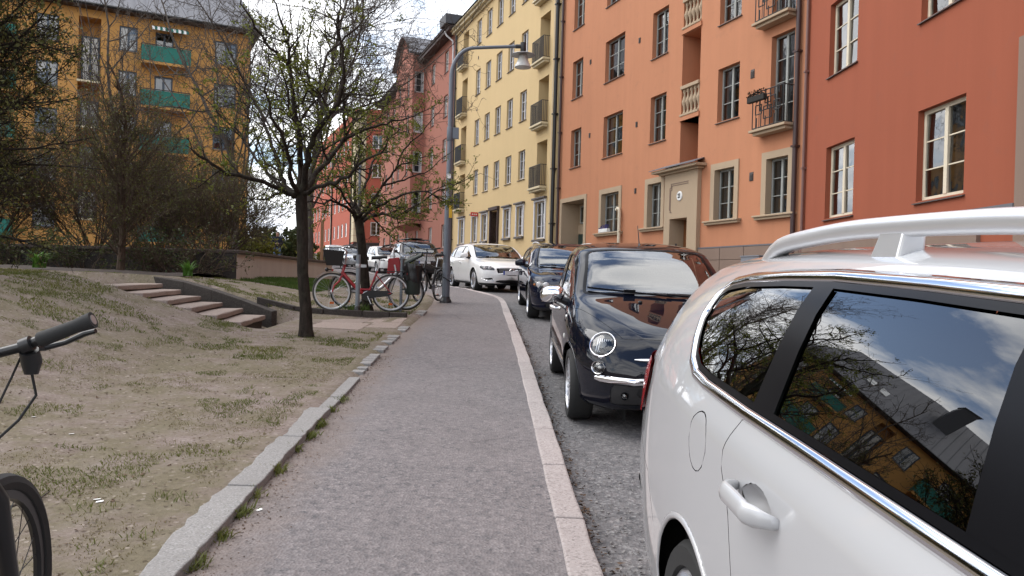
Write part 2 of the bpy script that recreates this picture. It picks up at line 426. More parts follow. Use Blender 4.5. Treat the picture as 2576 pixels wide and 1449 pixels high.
# ================================================================== GROUND, STREET, PARK
def zs(Y):
    Y = np.asarray(Y, float)
    return np.where(Y < 22, .053 * Y, np.where(Y < 42, 1.166 + .025 * (Y - 22), 1.666 + .05 * (Y - 42)))
_yy = np.arange(-12, 130, .1)
def _smooth(tab, k=9):
    t = np.array(tab, float); v = np.interp(_yy, t[:, 0], t[:, 1])
    pad = np.pad(v, (k, k), mode='edge'); return np.convolve(pad, np.ones(2 * k + 1) / (2 * k + 1), 'valid')
_ko = _smooth([(-12, .88), (0, .51), (3.18, .41), (5.43, .344), (9.83, .21), (15.5, -.036), (17.5, -.12), (18.8, -.22), (19.8, -.45), (20.6, -.72), (21.4, -1.03), (22.6, -1.42), (24, -1.9), (30, -3.7), (38, -6.2), (48, -9.5), (60, -14), (75, -20), (130, -42)], 6)
_sl = _smooth([(-12, -.80), (0, -1.17), (3.07, -1.283), (4.08, -1.339), (5.14, -1.375), (7.33, -1.446), (9.15, -1.52), (14.2, -1.58), (16.9, -1.68), (18.5, -1.85), (20, -2.3), (22.6, -3.45), (24, -3.95), (30, -5.75), (38, -8.2), (48, -11.5), (60, -16), (75, -22), (130, -44)], 8)
def KO(Y): return np.interp(Y, _yy, _ko)
def SL(Y): return np.interp(Y, _yy, _sl)
def KI(Y): return KO(Y) - .145 * np.sqrt(1 + ((KO(Y + .2) - KO(Y - .2)) / .4) ** 2)
def vnoise(x, y, s, seed=0):
    """value noise on arrays"""
    x = np.asarray(x) / s; y = np.asarray(y) / s
    r = np.random.default_rng(seed).random((256, 256))
    xi = np.floor(x).astype(int); yi = np.floor(y).astype(int); fx = x - xi; fy = y - yi
    fx = fx * fx * (3 - 2 * fx); fy = fy * fy * (3 - 2 * fy)
    g = lambda a, b: r[a % 256, b % 256]
    return (g(xi, yi) * (1 - fx) + g(xi + 1, yi) * fx) * (1 - fy) + (g(xi, yi + 1) * (1 - fx) + g(xi + 1, yi + 1) * fx) * fy
def sstep(a, b, x):
    t = np.clip((np.asarray(x, float) - a) / (b - a), 0, 1); return t * t * (3 - 2 * t)
def stair_mask(X, Y):
    yn = np.interp(-np.asarray(X), [1.5, 3.75, 5.5], [10.95, 10.72, 10.62]); yf = np.interp(-np.asarray(X), [1.5, 3.6, 4.1, 6.0], [13.15, 12.98, 12.99, 13.82])
    inY = sstep(yn - .12, yn + .04, Y) * (1 - sstep(yf - .04, yf + .1, Y))
    return inY, sstep(3.5, 3.7, -np.asarray(X)) * (1 - sstep(5.75, 6.0, -np.asarray(X)))
def lawn_z(X, Y):
    X = np.asarray(X, float); Y = np.asarray(Y, float)
    d = SL(Y) - X
    A = np.interp(Y, [0, 12, 14, 17, 21, 60], [.60, .68, .46, .27, .18, .2])
    z = zs(Y) + .03 + A * (.5 * sstep(1.9, 4.7, d) + .5 * np.clip((d - 1.9) / 2.8, 0, 1)) + .018 * np.clip(d, 0, 8) + .004 * d.clip(0, 3)
    z = z + (.018 * (vnoise(X, Y, .9, 1) - .5) + .008 * (vnoise(X, Y, .23, 2) - .5)) * sstep(.05, .6, d)
    inY, st = stair_mask(X, Y)
    lvl = zs(12.) + .06
    z = np.where((inY > 0) & (st < 1), z + (np.minimum(z, lvl + .0 * z) - z - .02) * inY * (1 - st) * sstep(.3, .9, d), z)
    z = z - .36 * inY * st
    return z
ground_y = np.concatenate([np.arange(-300, -10, 30), np.arange(-10, 130, 2.), np.arange(150, 900, 50)])
gx = np.concatenate([np.arange(-800, -60, 60), np.arange(-60, 61, 10), np.arange(80, 800, 60)])
GX, GY = np.meshgrid(gx, ground_y)
GZ = zs(np.clip(GY, -40, 110)) - .55
def grid_faces(nr, ncol):
    a = np.arange(nr * ncol).reshape(nr, ncol)
    return np.stack([a[:-1, :-1], a[:-1, 1:], a[1:, 1:], a[1:, :-1]], -1).reshape(-1, 4)
o = fast_mesh('ground', np.stack([GX, GY, GZ], -1).reshape(-1, 3), grid_faces(*GX.shape), 'ground_far'); tag(o, None, None, kind='structure')
def strip(name, ys, x0, x1, n, zoff, mat, thick=None, noise=0.):
    t = np.linspace(0, 1, n); X = x0[:, None] * (1 - t) + x1[:, None] * t
    Yg = np.repeat(ys[:, None], n, 1); Z = zs(Yg) + zoff
    if noise: Z = Z + noise * (vnoise(X, Yg, 1.3, 5) - .5)
    o = fast_mesh(name, np.stack([X, Yg, Z], -1).reshape(-1, 3), grid_faces(len(ys), n), mat, smooth=True)
    return tag(o, None, None, kind='structure')
ys = np.concatenate([np.arange(-10, 30, .25), np.arange(30, 112, 1.)])
road = strip('road', ys, KO(ys) - .05, KO(ys) + 26, 30, -.09, 'asphalt_road', noise=.02)
sidewalk = strip('sidewalk', ys, SL(ys) - .03, KI(ys) + .01, 24, 0., 'asphalt_walk', noise=.012)
_at = sidewalk.data.attributes.new('edge', 'FLOAT', 'POINT'); _co = np.zeros(len(sidewalk.data.vertices) * 3, np.float32); sidewalk.data.vertices.foreach_get('co', _co); _co = _co.reshape(-1, 3)
_at.data.foreach_set('value', (_co[:, 0] - SL(_co[:, 1])).astype(np.float32))
# kerb stones along the street side
kerb_line = []
y = -2.0; k = 0
while y < 34:
    L = random.choice((.92, 1.0, 1.06, 1.1)); 
    if 18.6 < y < 22.5: L = .6
    y1 = y + L - .012
    b = MB()
    n = 3
    for j in range(n):
        ya, yb = y + (y1 - y) * j / n, y + (y1 - y) * (j + 1) / n
        B = []; T = []
        e = .006 * (random.random() - .5)
        for (q, xx) in ((ya, KI(ya)), (ya, KO(ya)), (yb, KO(yb)), (yb, KI(yb))):
            zb = float(zs(q)); B.append((float(xx), q, zb - .25)); T.append((float(xx), q, zb + .006))
        b.hexa([B[0], B[1], B[2], B[3]], [T[0], T[1], T[2], T[3]])
    # merge the three hexas: inner walls are dropped
    bm = bmesh.new(); vs = [bm.verts.new(v) for v in b.v]
    for f in b.f: bm.faces.new([vs[i] for i in f])
    bmesh.ops.remove_doubles(bm, verts=bm.verts, dist=1e-4)
    cnt = {}
    for f in list(bm.faces):
        key = tuple(sorted(v.index for v in f.verts)); cnt.setdefault(key, []).append(f)
    bm.verts.index_update(); cnt = {}
    for f in list(bm.faces): cnt.setdefault(tuple(sorted(v.index for v in f.verts)), []).append(f)
    kill = [f for v in cnt.values() if len(v) > 1 for f in v]
    bmesh.ops.delete(bm, geom=kill, context='FACES')
    bmesh.ops.recalc_face_normals(bm, faces=bm.faces)
    es = [e for e in bm.edges if len(e.link_faces) == 2 and e.calc_face_angle(0) > .8]
    bmesh.ops.bevel(bm, geom=es, offset=.012, segments=2, affect='EDGES', profile=.5)
    for v in bm.verts: v.co.z += .008 * (vnoise(v.co.x, v.co.y, .13, 3) - .5); v.co.x += .012 * (float(vnoise(v.co.x + 7, v.co.y, .2, 4)) - .5)
    me = bpy.data.meshes.new('kerb_stone'); bm.to_mesh(me); bm.free(); me.materials.append(M['granite_pink'])
    link(bpy.data.objects.new('kerb_stone', me), sidewalk)
    y = y1 + .012; k += 1
yk = np.arange(34, 110, 1.)
V = []; 
for q in yk:
    a, b_ = float(KI(q)), float(KO(q)); z0 = float(zs(q)); V += [(a, q, z0 + .006), (b_, q, z0 + .006), (b_, q, z0 - .2)]
F = []
for i in range(len(yk) - 1): F += [(3 * i, 3 * i + 1, 3 * i + 4, 3 * i + 3), (3 * i + 1, 3 * i + 2, 3 * i + 5, 3 * i + 4)]
mesh_obj('kerb', V, F, 'granite_pink', sidewalk)
# granite edging slabs between walk and lawn
def irregular_slab(x0, x1, y0, y1, zt, mat, parent, name, th=.22, jag=.045, skew=0., follow=False):
    n = 15; out = []
    for i in range(n):
        t = i / (n - 1); yy_ = y0 + (y1 - y0) * t; out.append(((float(SL(yy_)) + .012 if follow else x1) + jag * .25 * (random.random() - .5), yy_))
    for i in range(n): t = 1 - i / (n - 1); yy_ = y0 + (y1 - y0) * t; out.append(((float(SL(yy_)) - (x1 - x0) if follow else x0) + jag * .55 * (random.random() - .5) + jag * 1.1 * (float(vnoise(yy_ * 1., 3.3, .33, 17)) - .5), yy_ + skew))
    b = MB(); b.prism(out, 0, 1)
    o_v = []
    for (x, yv, h) in b.v: o_v.append((x, yv, (zt(x, yv) if h > .5 else zt(x, yv) - th)))
    b.v = o_v
    return b.build(name, mat, parent, bevel=.007)
for (ya, yb, w_) in [(.6, 1.75, .17), (1.76, 2.9, .17), (2.91, 4.06, .165), (4.08, 5.09, .155), (5.11, 5.98, .145), (6.0, 6.46, .14), (6.49, 7.42, .16)]:
    rise = .045 if ya < 5.9 else .028
    irregular_slab(float(SL(ya)) - w_, float(SL((ya + yb) / 2)) + .015, ya, yb, lambda x, yv, r=rise: float(zs(yv)) + r + .004 * (float(vnoise(x, yv, .2, 8)) - .5), 'granite_grey', sidewalk, 'edging_stone', follow=True)
for (yc, w_, l) in [(7.75, .10, .12), (7.96, .08, .12), (8.3, .12, .16), (8.48, .13, .15), (8.65, .12, .14), (8.84, .11, .16), (9.3, .12, .14), (9.52, .13, .18), (10.05, .14, .2), (10.32, .12, .16), (10.6, .14, .24), (11.4, .12, .2), (11.7, .14, .26), (14.0, .15, .3), (14.4, .18, .34)]:
    xs = float(SL(yc)) - .01
    irregular_slab(xs - w_, xs + .01, yc - l / 2, yc + l / 2, lambda x, yv: float(zs(yv)) + .034, 'granite_grey', sidewalk, 'edging_stone', .12, .03)
# lawn sheet
ys = np.concatenate([np.arange(-3, 18, .12), np.arange(18, 30, .5), np.arange(30, 62, 2)])
dd = np.concatenate([np.arange(0, 6.5, .1), np.arange(6.5, 12, .5), np.arange(12, 60, 4)])
Yg = np.repeat(ys[:, None], len(dd), 1); Xg = SL(Yg) - dd[None, :]
LZ = lawn_z(Xg, Yg); LZ[:, 0] -= .06
lawn = fast_mesh('lawn', np.stack([Xg, Yg, LZ], -1).reshape(-1, 3), grid_faces(len(ys), len(dd))[:, ::-1], 'lawn_dirt', smooth=True)
tag(lawn, None, None, kind='structure')
# raised terrace behind the retaining wall
tx = np.linspace(-60, -6.2, 28); ty = np.linspace(17.2, 70, 28); TX, TY = np.meshgrid(tx, ty)
o = fast_mesh('terrace', np.stack([TX - .30 * (TY - 27).clip(0), TY, 1.78 + .004 * (TY - 17) + .03 * vnoise(TX, TY, 2, 4)], -1).reshape(-1, 3), grid_faces(28, 28), 'soil_dark', smooth=True); tag(o, None, None, kind='structure')
# dark planting bed under the hedge
bx = np.linspace(-16, -6.3, 40); by = np.linspace(14.6, 17.4, 16); BX, BY = np.meshgrid(bx, by)
o = fast_mesh('planting_bed', np.stack([BX, BY, lawn_z(BX, BY) + .006 + (.03 + .05 * vnoise(BX, BY, .5, 9)) * sstep(14.6, 15.2, BY)], -1).reshape(-1, 3), grid_faces(16, 40), 'soil_dark', smooth=True); tag(o, None, None, kind='structure')
# worn slabs of the path
path = thing('path', None, None); path['kind'] = 'structure'
random.seed(21)
for (x0, x1, y0, y1) in [(-3.75, -3.0, 11.3, 12.9), (-2.98, -2.35, 12.1, 13.0), (-2.95, -2.2, 11.2, 12.05), (-2.3, -1.75, 12.3, 13.0), (-2.15, -1.72, 11.5, 12.25)]:
    irregular_slab(x0, x1, y0, y1, lambda x, yv: float(lawn_z(x, yv)) + .008, 'step_stone', path, 'path_slab', .1, .10)
x = -4.35
while x < -1.8:
    L = random.uniform(.45, .75); x1 = min(x + L, -1.78)
    b = MB(); n = 4
    b.prism([(x, 13.12), (x1 - .01, 13.10 + .03 * random.random()), (x1 - .01, 13.26), (x, 13.27)], 0, 1)
    b.v = [(px, py, float(lawn_z(px, 13.4)) + (.055 + .02 * random.random() if h > .5 else -.25)) for (px, py, h) in b.v]
    b.build('edge_stone', 'dark_stone', path, bevel=.012); x = x1
# stone steps up to the left
steps = thing('stone_steps', 'worn stone park steps climbing the bank between lawn and dark side stones', 'steps', (-4.0, 11.6, .7))
def L0(p, o=steps): return (p[0] - o.location[0], p[1] - o.location[1], p[2] - o.location[2])
for i in range(6):
    xn, xf = -3.72 - .335 * i, -4.08 - .42 * i; yn, yf = 10.62 - .02 * i, 12.75 + .17 * i; z = .725 + .092 * i
    dx = .50
    b = MB(); n = 6; out = []
    for k in range(n + 1):
        t = k / n; out.append((xn + (xf - xn) * t + .035 * (random.random() - .5), yn + (yf - yn) * t))
    for k in range(n + 1):
        t = 1 - k / n; out.append((xn + (xf - xn) * t - dx, yn + (yf - yn) * t))
    b.prism(out, z - .075, z); b.v = [L0((p[0], p[1], p[2] + .012 * (random.random() - .5))) for p in b.v]
    b.build('step', 'step_stone', steps, bevel=.014)
    b = MB(); b.prism([(xn - .05, yn + .02), (xf - .05, yf), (xf - .45, yf), (xn - .45, yn + .02)], z - .30, z - .076); b.v = [L0(p) for p in b.v]
    b.build('riser', 'dark_stone', steps)
ck = [(-4.0, 12.84, .785), (-4.6, 13.10, .955), (-5.2, 13.34, 1.105), (-5.8, 13.60, 1.23), (-6.5, 13.92, 1.31)]
for (p, q) in zip(ck[:-1], ck[1:]):
    b = MB(); b.hexa([L0((p[0], p[1], p[2] - .5)), L0((q[0], q[1], q[2] - .5)), L0((q[0] + .05, q[1] + .14, q[2] - .5)), L0((p[0] + .05, p[1] + .14, p[2] - .5))][::-1],
                     [L0(p), L0(q), L0((q[0] + .05, q[1] + .14, q[2] + .01)), L0((p[0] + .05, p[1] + .14, p[2] + .01))][::-1])
    b.build('side_stone', 'dark_stone', steps, bevel=.012)
# retaining wall
rw = thing('retaining_wall', 'low beige rendered retaining wall with dark stone coping behind the bicycles', 'wall', (-6.1, 17, 1.0))
def L1(p): return (p[0] + 6.1, p[1] - 17, p[2] - 1.0)
wl = [(-6.1, 17.0), (-6.1, 21.5), (-6.1, 26.0), (-7.4, 30.5), (-9.3, 36.0), (-12.8, 46.0)]
b = MB()
for (p, q) in zip(wl[:-1], wl[1:]):
    b.add([L1((p[0], p[1], .6)), L1((q[0], q[1], .6)), L1((q[0], q[1], 1.85)), L1((p[0], p[1], 1.85))], [(0, 1, 2, 3)])
    b.add([L1((p[0] - .3, p[1], .6)), L1((q[0] - .3, q[1], .6)), L1((q[0] - .3, q[1], 1.85)), L1((p[0] - .3, p[1], 1.85))], [(3, 2, 1, 0)])
b.build('wall_face', 'wall_render', rw)
b = MB(); b.box(*L1((-14.5, 17.0, .6)), *L1((-6.104, 17.3, 1.848))); b.build('end_face', 'dark_stone', rw)
for (p, q) in zip(wl[:-1], wl[1:]):
    n = max(1, int(math.hypot(q[0] - p[0], q[1] - p[1]) / 1.3))
    for k in range(n):
        a = (p[0] + (q[0] - p[0]) * k / n, p[1] + (q[1] - p[1]) * k / n + .006); c = (p[0] + (q[0] - p[0]) * (k + 1) / n, p[1] + (q[1] - p[1]) * (k + 1) / n - .006)
        zt = 1.92 + .012 * random.random()
        b = MB(); b.hexa([L1((a[0] - .36, a[1], 1.852)), L1((a[0] + .06, a[1], 1.852)), L1((c[0] + .06, c[1], 1.852)), L1((c[0] - .36, c[1], 1.852))], [L1((a[0] - .36, a[1], zt)), L1((a[0] + .06, a[1], zt)), L1((c[0] + .06, c[1], zt)), L1((c[0] - .36, c[1], zt))])
        b.build('coping_stone', 'coping_stone', rw, bevel=.015)
for k in range(6):
    x0 = -6.4 - 1.35 * k
    b = MB(); b.box(*L1((x0 - 1.33, 16.95, 1.852)), *L1((x0, 17.36, 1.925 + .01 * random.random()))); b.build('coping_stone', 'coping_stone', rw, bevel=.015)
# far-side pavement in front of the houses
ys = np.concatenate([np.arange(-10, 60, .5), np.arange(60, 78, 1.)])
fx = np.where(ys < 19.26, 7.214 - .0323 * (ys - 19.26), 7.214 - .3738 * (ys - 19.26))
far_walk = strip('far_sidewalk', ys, fx - 1.9, fx + 2., 8, .02, 'asphalt_walk')
V = []
for q, x in zip(ys, fx): z0 = float(zs(q)); V += [(x - 1.9, q, z0 + .022), (x - 2.05, q, z0 + .022), (x - 2.06, q, z0 - .2)]
mesh_obj('far_kerb', V, [f for i in range(len(ys) - 1) for f in ((3 * i, 3 * i + 1, 3 * i + 4, 3 * i + 3), (3 * i + 1, 3 * i + 2, 3 * i + 5, 3 * i + 4))], 'granite_grey', far_walk)
# ================================================================== BUILDINGS
AO = R(-20.5); DO = Vector((math.sin(AO), math.cos(AO), 0)); J = Vector((7.214, 19.264, 0))
AR = R(-1.85); DR = Vector((math.sin(AR), math.cos(AR), 0))
def frot(d): return math.atan2(-d.y, -d.x)
_wcache = {}
def window_parts(w_, h_, cols, rows, mat, fw=.055, bw=.022, door=False):
    """frame mesh and pane mesh for a window of this size, origin bottom left, x right, y inwards, z up"""
    key = (round(w_, 2), round(h_, 2), cols, rows, mat, fw, bw)
    if key in _wcache: return _wcache[key]
    b = MB(); d0, d1 = 0., .06
    b.box(0, d0, 0, fw, d1, h_); b.box(w_ - fw, d0, 0, w_, d1, h_); b.box(fw, d0, 0, w_ - fw, d1, fw); b.box(fw, d0, h_ - fw, w_ - fw, d1, h_)
    iw = w_ - 2 * fw; ih = h_ - 2 * fw; mw = fw * 1.35
    panes = []
    leafs = cols; lw = (iw - mw * (leafs - 1)) / leafs
    for i in range(leafs):
        lx = fw + i * (lw + mw)
        if i: b.box(lx - mw, d0 - .012, fw, lx, d1, h_ - fw)
        for j in range(rows):
            ph = (ih - bw * (rows - 1)) / rows; pz = fw + j * (ph + bw)
            if j: b.box(lx, d0 + .012, pz - bw, lx + lw, d1 - .012, pz)
            panes.append((lx, pz, lw, ph))
    o = b.build('window', mat); me = o.data; bpy.data.objects.remove(o)
    pm = bpy.data.meshes.new('pane'); lw2, ph2 = panes[0][2], panes[0][3]
    pb = MB(); pb.add([(0, 0, 0), (lw2, 0, 0), (lw2, 0, ph2), (0, 0, ph2)], [(0, 1, 2, 3)])
    po = pb.build('pane', 'pane_glass'); pme = po.data; bpy.data.objects.remove(po)
    _wcache[key] = (me, pme, panes); return _wcache[key]
_mc = {}
def cached(key, fn):
    if key not in _mc:
        o = fn(); _mc[key] = o.data; bpy.data.objects.remove(o)
    return _mc[key]
def put(name, me, parent, loc):
    o = bpy.data.objects.new(name, me); COL.objects.link(o); o.parent = parent; o.location = loc; return o
def curtain_mesh(w_, h_, mat):
    b = MB(); n = 14
    V = []; 
    for i in range(n + 1):
        x = w_ * i / n; y = .02 * math.sin(i * 2.1)
        V += [(x, y, 0), (x, y, h_)]
    b.add(V, [(2 * i, 2 * i + 2, 2 * i + 3, 2 * i + 1) for i in range(n)]); return b.build('curtain', mat, smooth=True)
def window(B, x0, x1, z0, z1, cols=2, rows=3, mat='frame_grey', depth=.16, sill='sill_metal', fw=.055, curtain=None, sill_out=.05, pane=True, rnd=None):
    w_, h_ = x1 - x0, z1 - z0
    me, pme, panes = window_parts(w_, h_, cols, rows, mat, fw)
    wo = put('window', me, B, (x0, depth, z0))
    if pane:
        for (px, pz, pw, ph) in panes:
            p_ = put('pane', pme, wo, (px, .03, pz))
            if rnd: p_.rotation_euler = (random.uniform(-rnd, rnd), 0, random.uniform(-rnd, rnd))
    if sill:
        sm = cached(('sill', round(w_, 2), sill, depth, sill_out), lambda: MB().add([(-.05, -depth - sill_out, -.035), (w_ + .05, -depth - sill_out, -.035), (w_ + .05, .02, .0), (-.05, .02, .0), (-.05, -depth - sill_out, -.055), (w_ + .05, -depth - sill_out, -.055), (w_ + .05, -depth - .002, -.05), (-.05, -depth - .002, -.05)], [(0, 1, 2, 3), (4, 5, 1, 0), (7, 6, 5, 4), (1, 5, 6, 2), (0, 3, 7, 4)]).build('sill', sill))
        put('sill', sm, wo, (0, 0, 0))
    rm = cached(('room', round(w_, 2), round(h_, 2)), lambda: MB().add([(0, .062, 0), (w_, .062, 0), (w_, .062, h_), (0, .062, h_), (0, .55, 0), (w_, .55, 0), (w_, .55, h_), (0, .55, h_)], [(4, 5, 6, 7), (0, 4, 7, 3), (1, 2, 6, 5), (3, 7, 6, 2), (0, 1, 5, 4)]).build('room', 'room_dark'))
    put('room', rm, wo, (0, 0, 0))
    c = curtain if curtain is not None else random.choice((None, None, 'side', 'side', 'full'))
    if c == 'full':
        cm = cached(('cur', round(w_, 2), round(h_, 2)), lambda: curtain_mesh(w_ - .08, h_ - .08, 'curtain_white')); put('curtain', cm, wo, (.04, .13, .04))
    elif c == 'side':
        cw = round(.2 * w_, 3)
        cm = cached(('cur', cw, round(h_, 2)), lambda: curtain_mesh(cw, h_ - .08, 'curtain_white'))
        put('curtain', cm, wo, (.05, .13, .04)); put('curtain', cm, wo, (w_ - cw - .05, .13, .04))
    elif c == 'grey':
        cm = cached(('curg', round(w_, 2), round(h_, 2)), lambda: curtain_mesh(w_ - .08, h_ - .08, 'curtain_grey')); put('curtain', cm, wo, (.04, .13, .04))
    elif c == 'blind':
        cm = cached(('bl', round(w_, 2), round(h_, 2)), lambda: MB().add([(0, 0, 0), (w_ - .1, 0, 0), (w_ - .1, 0, h_ * .5), (0, 0, h_ * .5)], [(0, 1, 2, 3)]).build('blind', 'curtain_white')); put('blind', cm, wo, (.05, .12, h_ * .47))
    return wo
def facade(B, x0, x1, z0, z1, openings, mat, depth=.16, name='wall', jitter=0.):
    """front wall with real holes and reveals; openings: (x0, x1, z0, z1[, depth])"""
    xs = sorted(set([round(v, 4) for o in openings for v in o[:2]] + [x0, x1])); zs_ = sorted(set([round(v, 4) for o in openings for v in o[2:4]] + [z0, z1]))
    b = MB()
    for i in range(len(xs) - 1):
        for j in range(len(zs_) - 1):
            xm, zm = (xs[i] + xs[i + 1]) / 2, (zs_[j] + zs_[j + 1]) / 2
            if any(o[0] < xm < o[1] and o[2] < zm < o[3] for o in openings): continue
            b.add([(xs[i], 0, zs_[j]), (xs[i + 1], 0, zs_[j]), (xs[i + 1], 0, zs_[j + 1]), (xs[i], 0, zs_[j + 1])], [(0, 1, 2, 3)])
    for o in openings:
        a, c, e, g = o[:4]; d = o[4] if len(o) > 4 else depth + .07
        b.add([(a, 0, e), (c, 0, e), (c, 0, g), (a, 0, g), (a, d, e), (c, d, e), (c, d, g), (a, d, g)], [(0, 4, 5, 1), (1, 5, 6, 2), (2, 6, 7, 3), (3, 7, 4, 0)])
    return b.build(name, mat, B)
def body_box(B, x0, x1, y1, z0, z1, mat, name='side_wall'):
    b = MB(); b.add([(x0, 0, z0), (x1, 0, z0), (x1, y1, z0), (x0, y1, z0), (x0, 0, z1), (x1, 0, z1), (x1, y1, z1), (x0, y1, z1)], [(0, 4, 7, 3), (1, 2, 6, 5), (2, 3, 7, 6), (4, 5, 6, 7)])
    return b.build(name, mat, B)
def pipe(B, x, z0, z1, r, mat, y=-.09, name='drain_pipe'):
    b = MB(); b.tube([(x, y, z0), (x, y, z1)], r, 10)
    for z in np.arange(z0 + 1.2, z1, 2.4): b.box(x - r * 1.25, y - r * 1.25, z, x + r * 1.25, 0, z + .05)
    return b.build(name, mat, B, smooth=True)
def surround(B, x0, x1, z0, z1, t=.17, out=.035, mat='stone_surround', base=False):
    b = MB(); b.box(x0 - t, -out, z0, x0, .002, z1 + t); b.box(x1, -out, z0, x1 + t, .002, z1 + t); b.box(x0, -out, z1, x1, .002, z1 + t)
    # lining of the reveal
    b.box(x0, -out, z0, x0 + .02, .15, z1 - .02); b.box(x1 - .02, -out, z0, x1, .15, z1 - .02); b.box(x0, -out, z1 - .02, x1, .15, z1)
    return b.build('window_surround', mat, B)
def moulded_sill(B, x0, x1, z):
    b = MB(); b.box(x0, -.16, z - .05, x1, .15, z); b.box(x0 + .04, -.11, z - .12, x1 - .04, 0, z - .05)
    return b.build('stone_sill', 'stone_surround', B, bevel=.01)
def vent(B, x, z, w_=.16, h_=.2):
    b = MB(); b.box(x, -.012, z, x + w_, .001, z + h_)
    for k in range(5): b.box(x + .015, -.03, z + .02 + k * .036, x + w_ - .015, -.011, z + .036 + k * .036)
    return b.build('wall_vent', 'sill_metal', B)
def grille_railing(B, x0, x1, z0, z1, y=-.30, style='bars', name='railing'):
    b = MB(); r = .015
    def bar(p, q, rr=r): b.tube([p, q], rr, 5)
    for z in (z0, z1): bar((x0, y, z), (x1, y, z), .016); bar((x0, y, z), (x0, 0, z)); bar((x1, y, z), (x1, 0, z))
    bar((x0, y, z0), (x0, y, z1)); bar((x1, y, z0), (x1, y, z1))
    n = int((x1 - x0) / .085)
    if style == 'bars':
        for k in range(1, n): bar((x0 + (x1 - x0) * k / n, y, z0), (x0 + (x1 - x0) * k / n, y, z1), .015)
        for k in range(1, 4):
            for xx in (x0, x1): bar((xx, y * k / 4, z0), (xx, y * k / 4, z1), .014)
    else:
        n = 7; h = z1 - z0; wd = (x1 - x0)
        for k in range(1, n):
            xx = x0 + wd * k / n
            bar((xx, y, z0), (xx, y, z0 + h * (.28 if k % 2 else .55))); bar((xx, y, z1), (xx, y, z1 - h * (.3 if k % 2 else .18)))
        for (cx, cz, s) in ((.2, .5, .1), (.38, .62, .13), (.5, .38, .13), (.62, .62, .13), (.8, .5, .1), (.5, .75, .09)):
            px, pz, q = x0 + wd * cx, z0 + h * cz, s * wd
            bar((px - q, y, pz - q), (px + q, y, pz - q)); bar((px - q, y, pz + q), (px + q, y, pz + q)); bar((px - q, y, pz - q), (px - q, y, pz + q)); bar((px + q, y, pz - q), (px + q, y, pz + q))
        for k in range(1, 3):
            for xx in (x0, x1): bar((xx, y * k / 3, z0), (xx, y * k / 3, z1), .009)
    return b.build(name, 'iron_black', B)

# ---------------- orange house, number 23
H = thing('orange_house', 'salmon orange plastered house with door 23 and grey window frames', 'building', J, frot(DO))
op = []; wins = []
ROWS = [(6.27, 7.83), (9.15, 10.70), (12.06, 13.62), (14.95, 16.5)]
for (z0, z1) in ROWS:
    for (a, c, cols) in ((-14.02, -13.03, 2), (-11.05, -9.52, 2), (-7.56, -6.56, 2), (-3.72, -2.70, 2)):
        op.append((a, c, z0, z1)); wins.append((a, c, z0, z1, cols))
    op.append((-1.36, -.46, z0 - .62, z1 + .28)); wins.append((-1.36, -.46, z0 - .62, z1 + .28, 2))
GW = [(-11.03, -9.6), (-7.57, -6.66), (-3.74, -2.76), (-1.42, -.53)]
for (a, c) in GW: op.append((a, c, 3.37, 4.88)); wins.append((a, c, 3.37, 4.88, 2))
LOG = [(5.22, 6.66), (6.82, 9.40), (9.58, 12.2), (12.4, 15.0), (15.2, 17.2)]
for (z0, z1) in LOG: op.append((-5.66, -4.66, z0, z1, 1.0))
op.append((-14.75, -12.5, .6, 4.88, .9)); op.append((-5.95, -4.92, .6, 3.58, .45))
facade(H, -15.2, 0.0, .4, 18.0, op, 'plaster_orange')
body_box(H, -15.2, 0.0, 11, .4, 18.0, 'plaster_orange')
random.seed(5)
for (a, c, z0, z1, cols) in wins:
    gf = z0 < 4; fr = (z1 - z0) > 2
    rows = 4 if fr else 3
    window(H, a + (.02 if gf else 0), c - (.02 if gf else 0), z0, z1 - (.02 if gf else 0), cols, rows, 'frame_grey', sill=None if gf else 'sill_metal', rnd=.02, curtain=random.choice((None, 'side', 'grey', 'grey', 'blind')))
    if gf: surround(H, a, c, z0, z1); moulded_sill(H, a - .38, c + .33, z0)
for i, (z0, z1) in enumerate(LOG):
    b = MB(); b.add([(-5.66, 1.0, z0), (-4.66, 1.0, z0), (-4.66, 1.0, z1), (-5.66, 1.0, z1)], [(0, 1, 2, 3)]); b.build('loggia_back', 'plaster_orange', H)
    if i:
        b = MB(); b.box(-5.7, -.05, z0 - .16, -4.62, .98, z0 - .02); b.build('loggia_slab', 'plaster_orange', H)
        b = MB(); b.box(-5.66, -.07, z0 - .02, -4.66, .2, z0 + .05); b.build('parapet_base', 'stone_surround', H, bevel=.012); b = MB(); b.box(-5.66, -.06, z0 + .84, -4.66, .2, z0 + .95); b.build('parapet_rail', 'stone_surround', H, bevel=.012)
        prof = [(.055, 0), (.06, .05), (.04, .08), (.035, .16), (.05, .26), (.085, .36), (.09, .42), (.06, .5), (.035, .6), (.038, .66), (.06, .7), (.06, .79)]
        bm_ = cached('baluster', lambda: MB().lathe(prof, 14).build('baluster', 'stone_surround', smooth=True))
        for k in range(5): put('baluster', bm_, H, (-5.56 + .2 * k, .06, z0 + .05))
b = MB(); b.add([(-5.66, .98, 15.2), (-4.66, .98, 15.2)], []); 
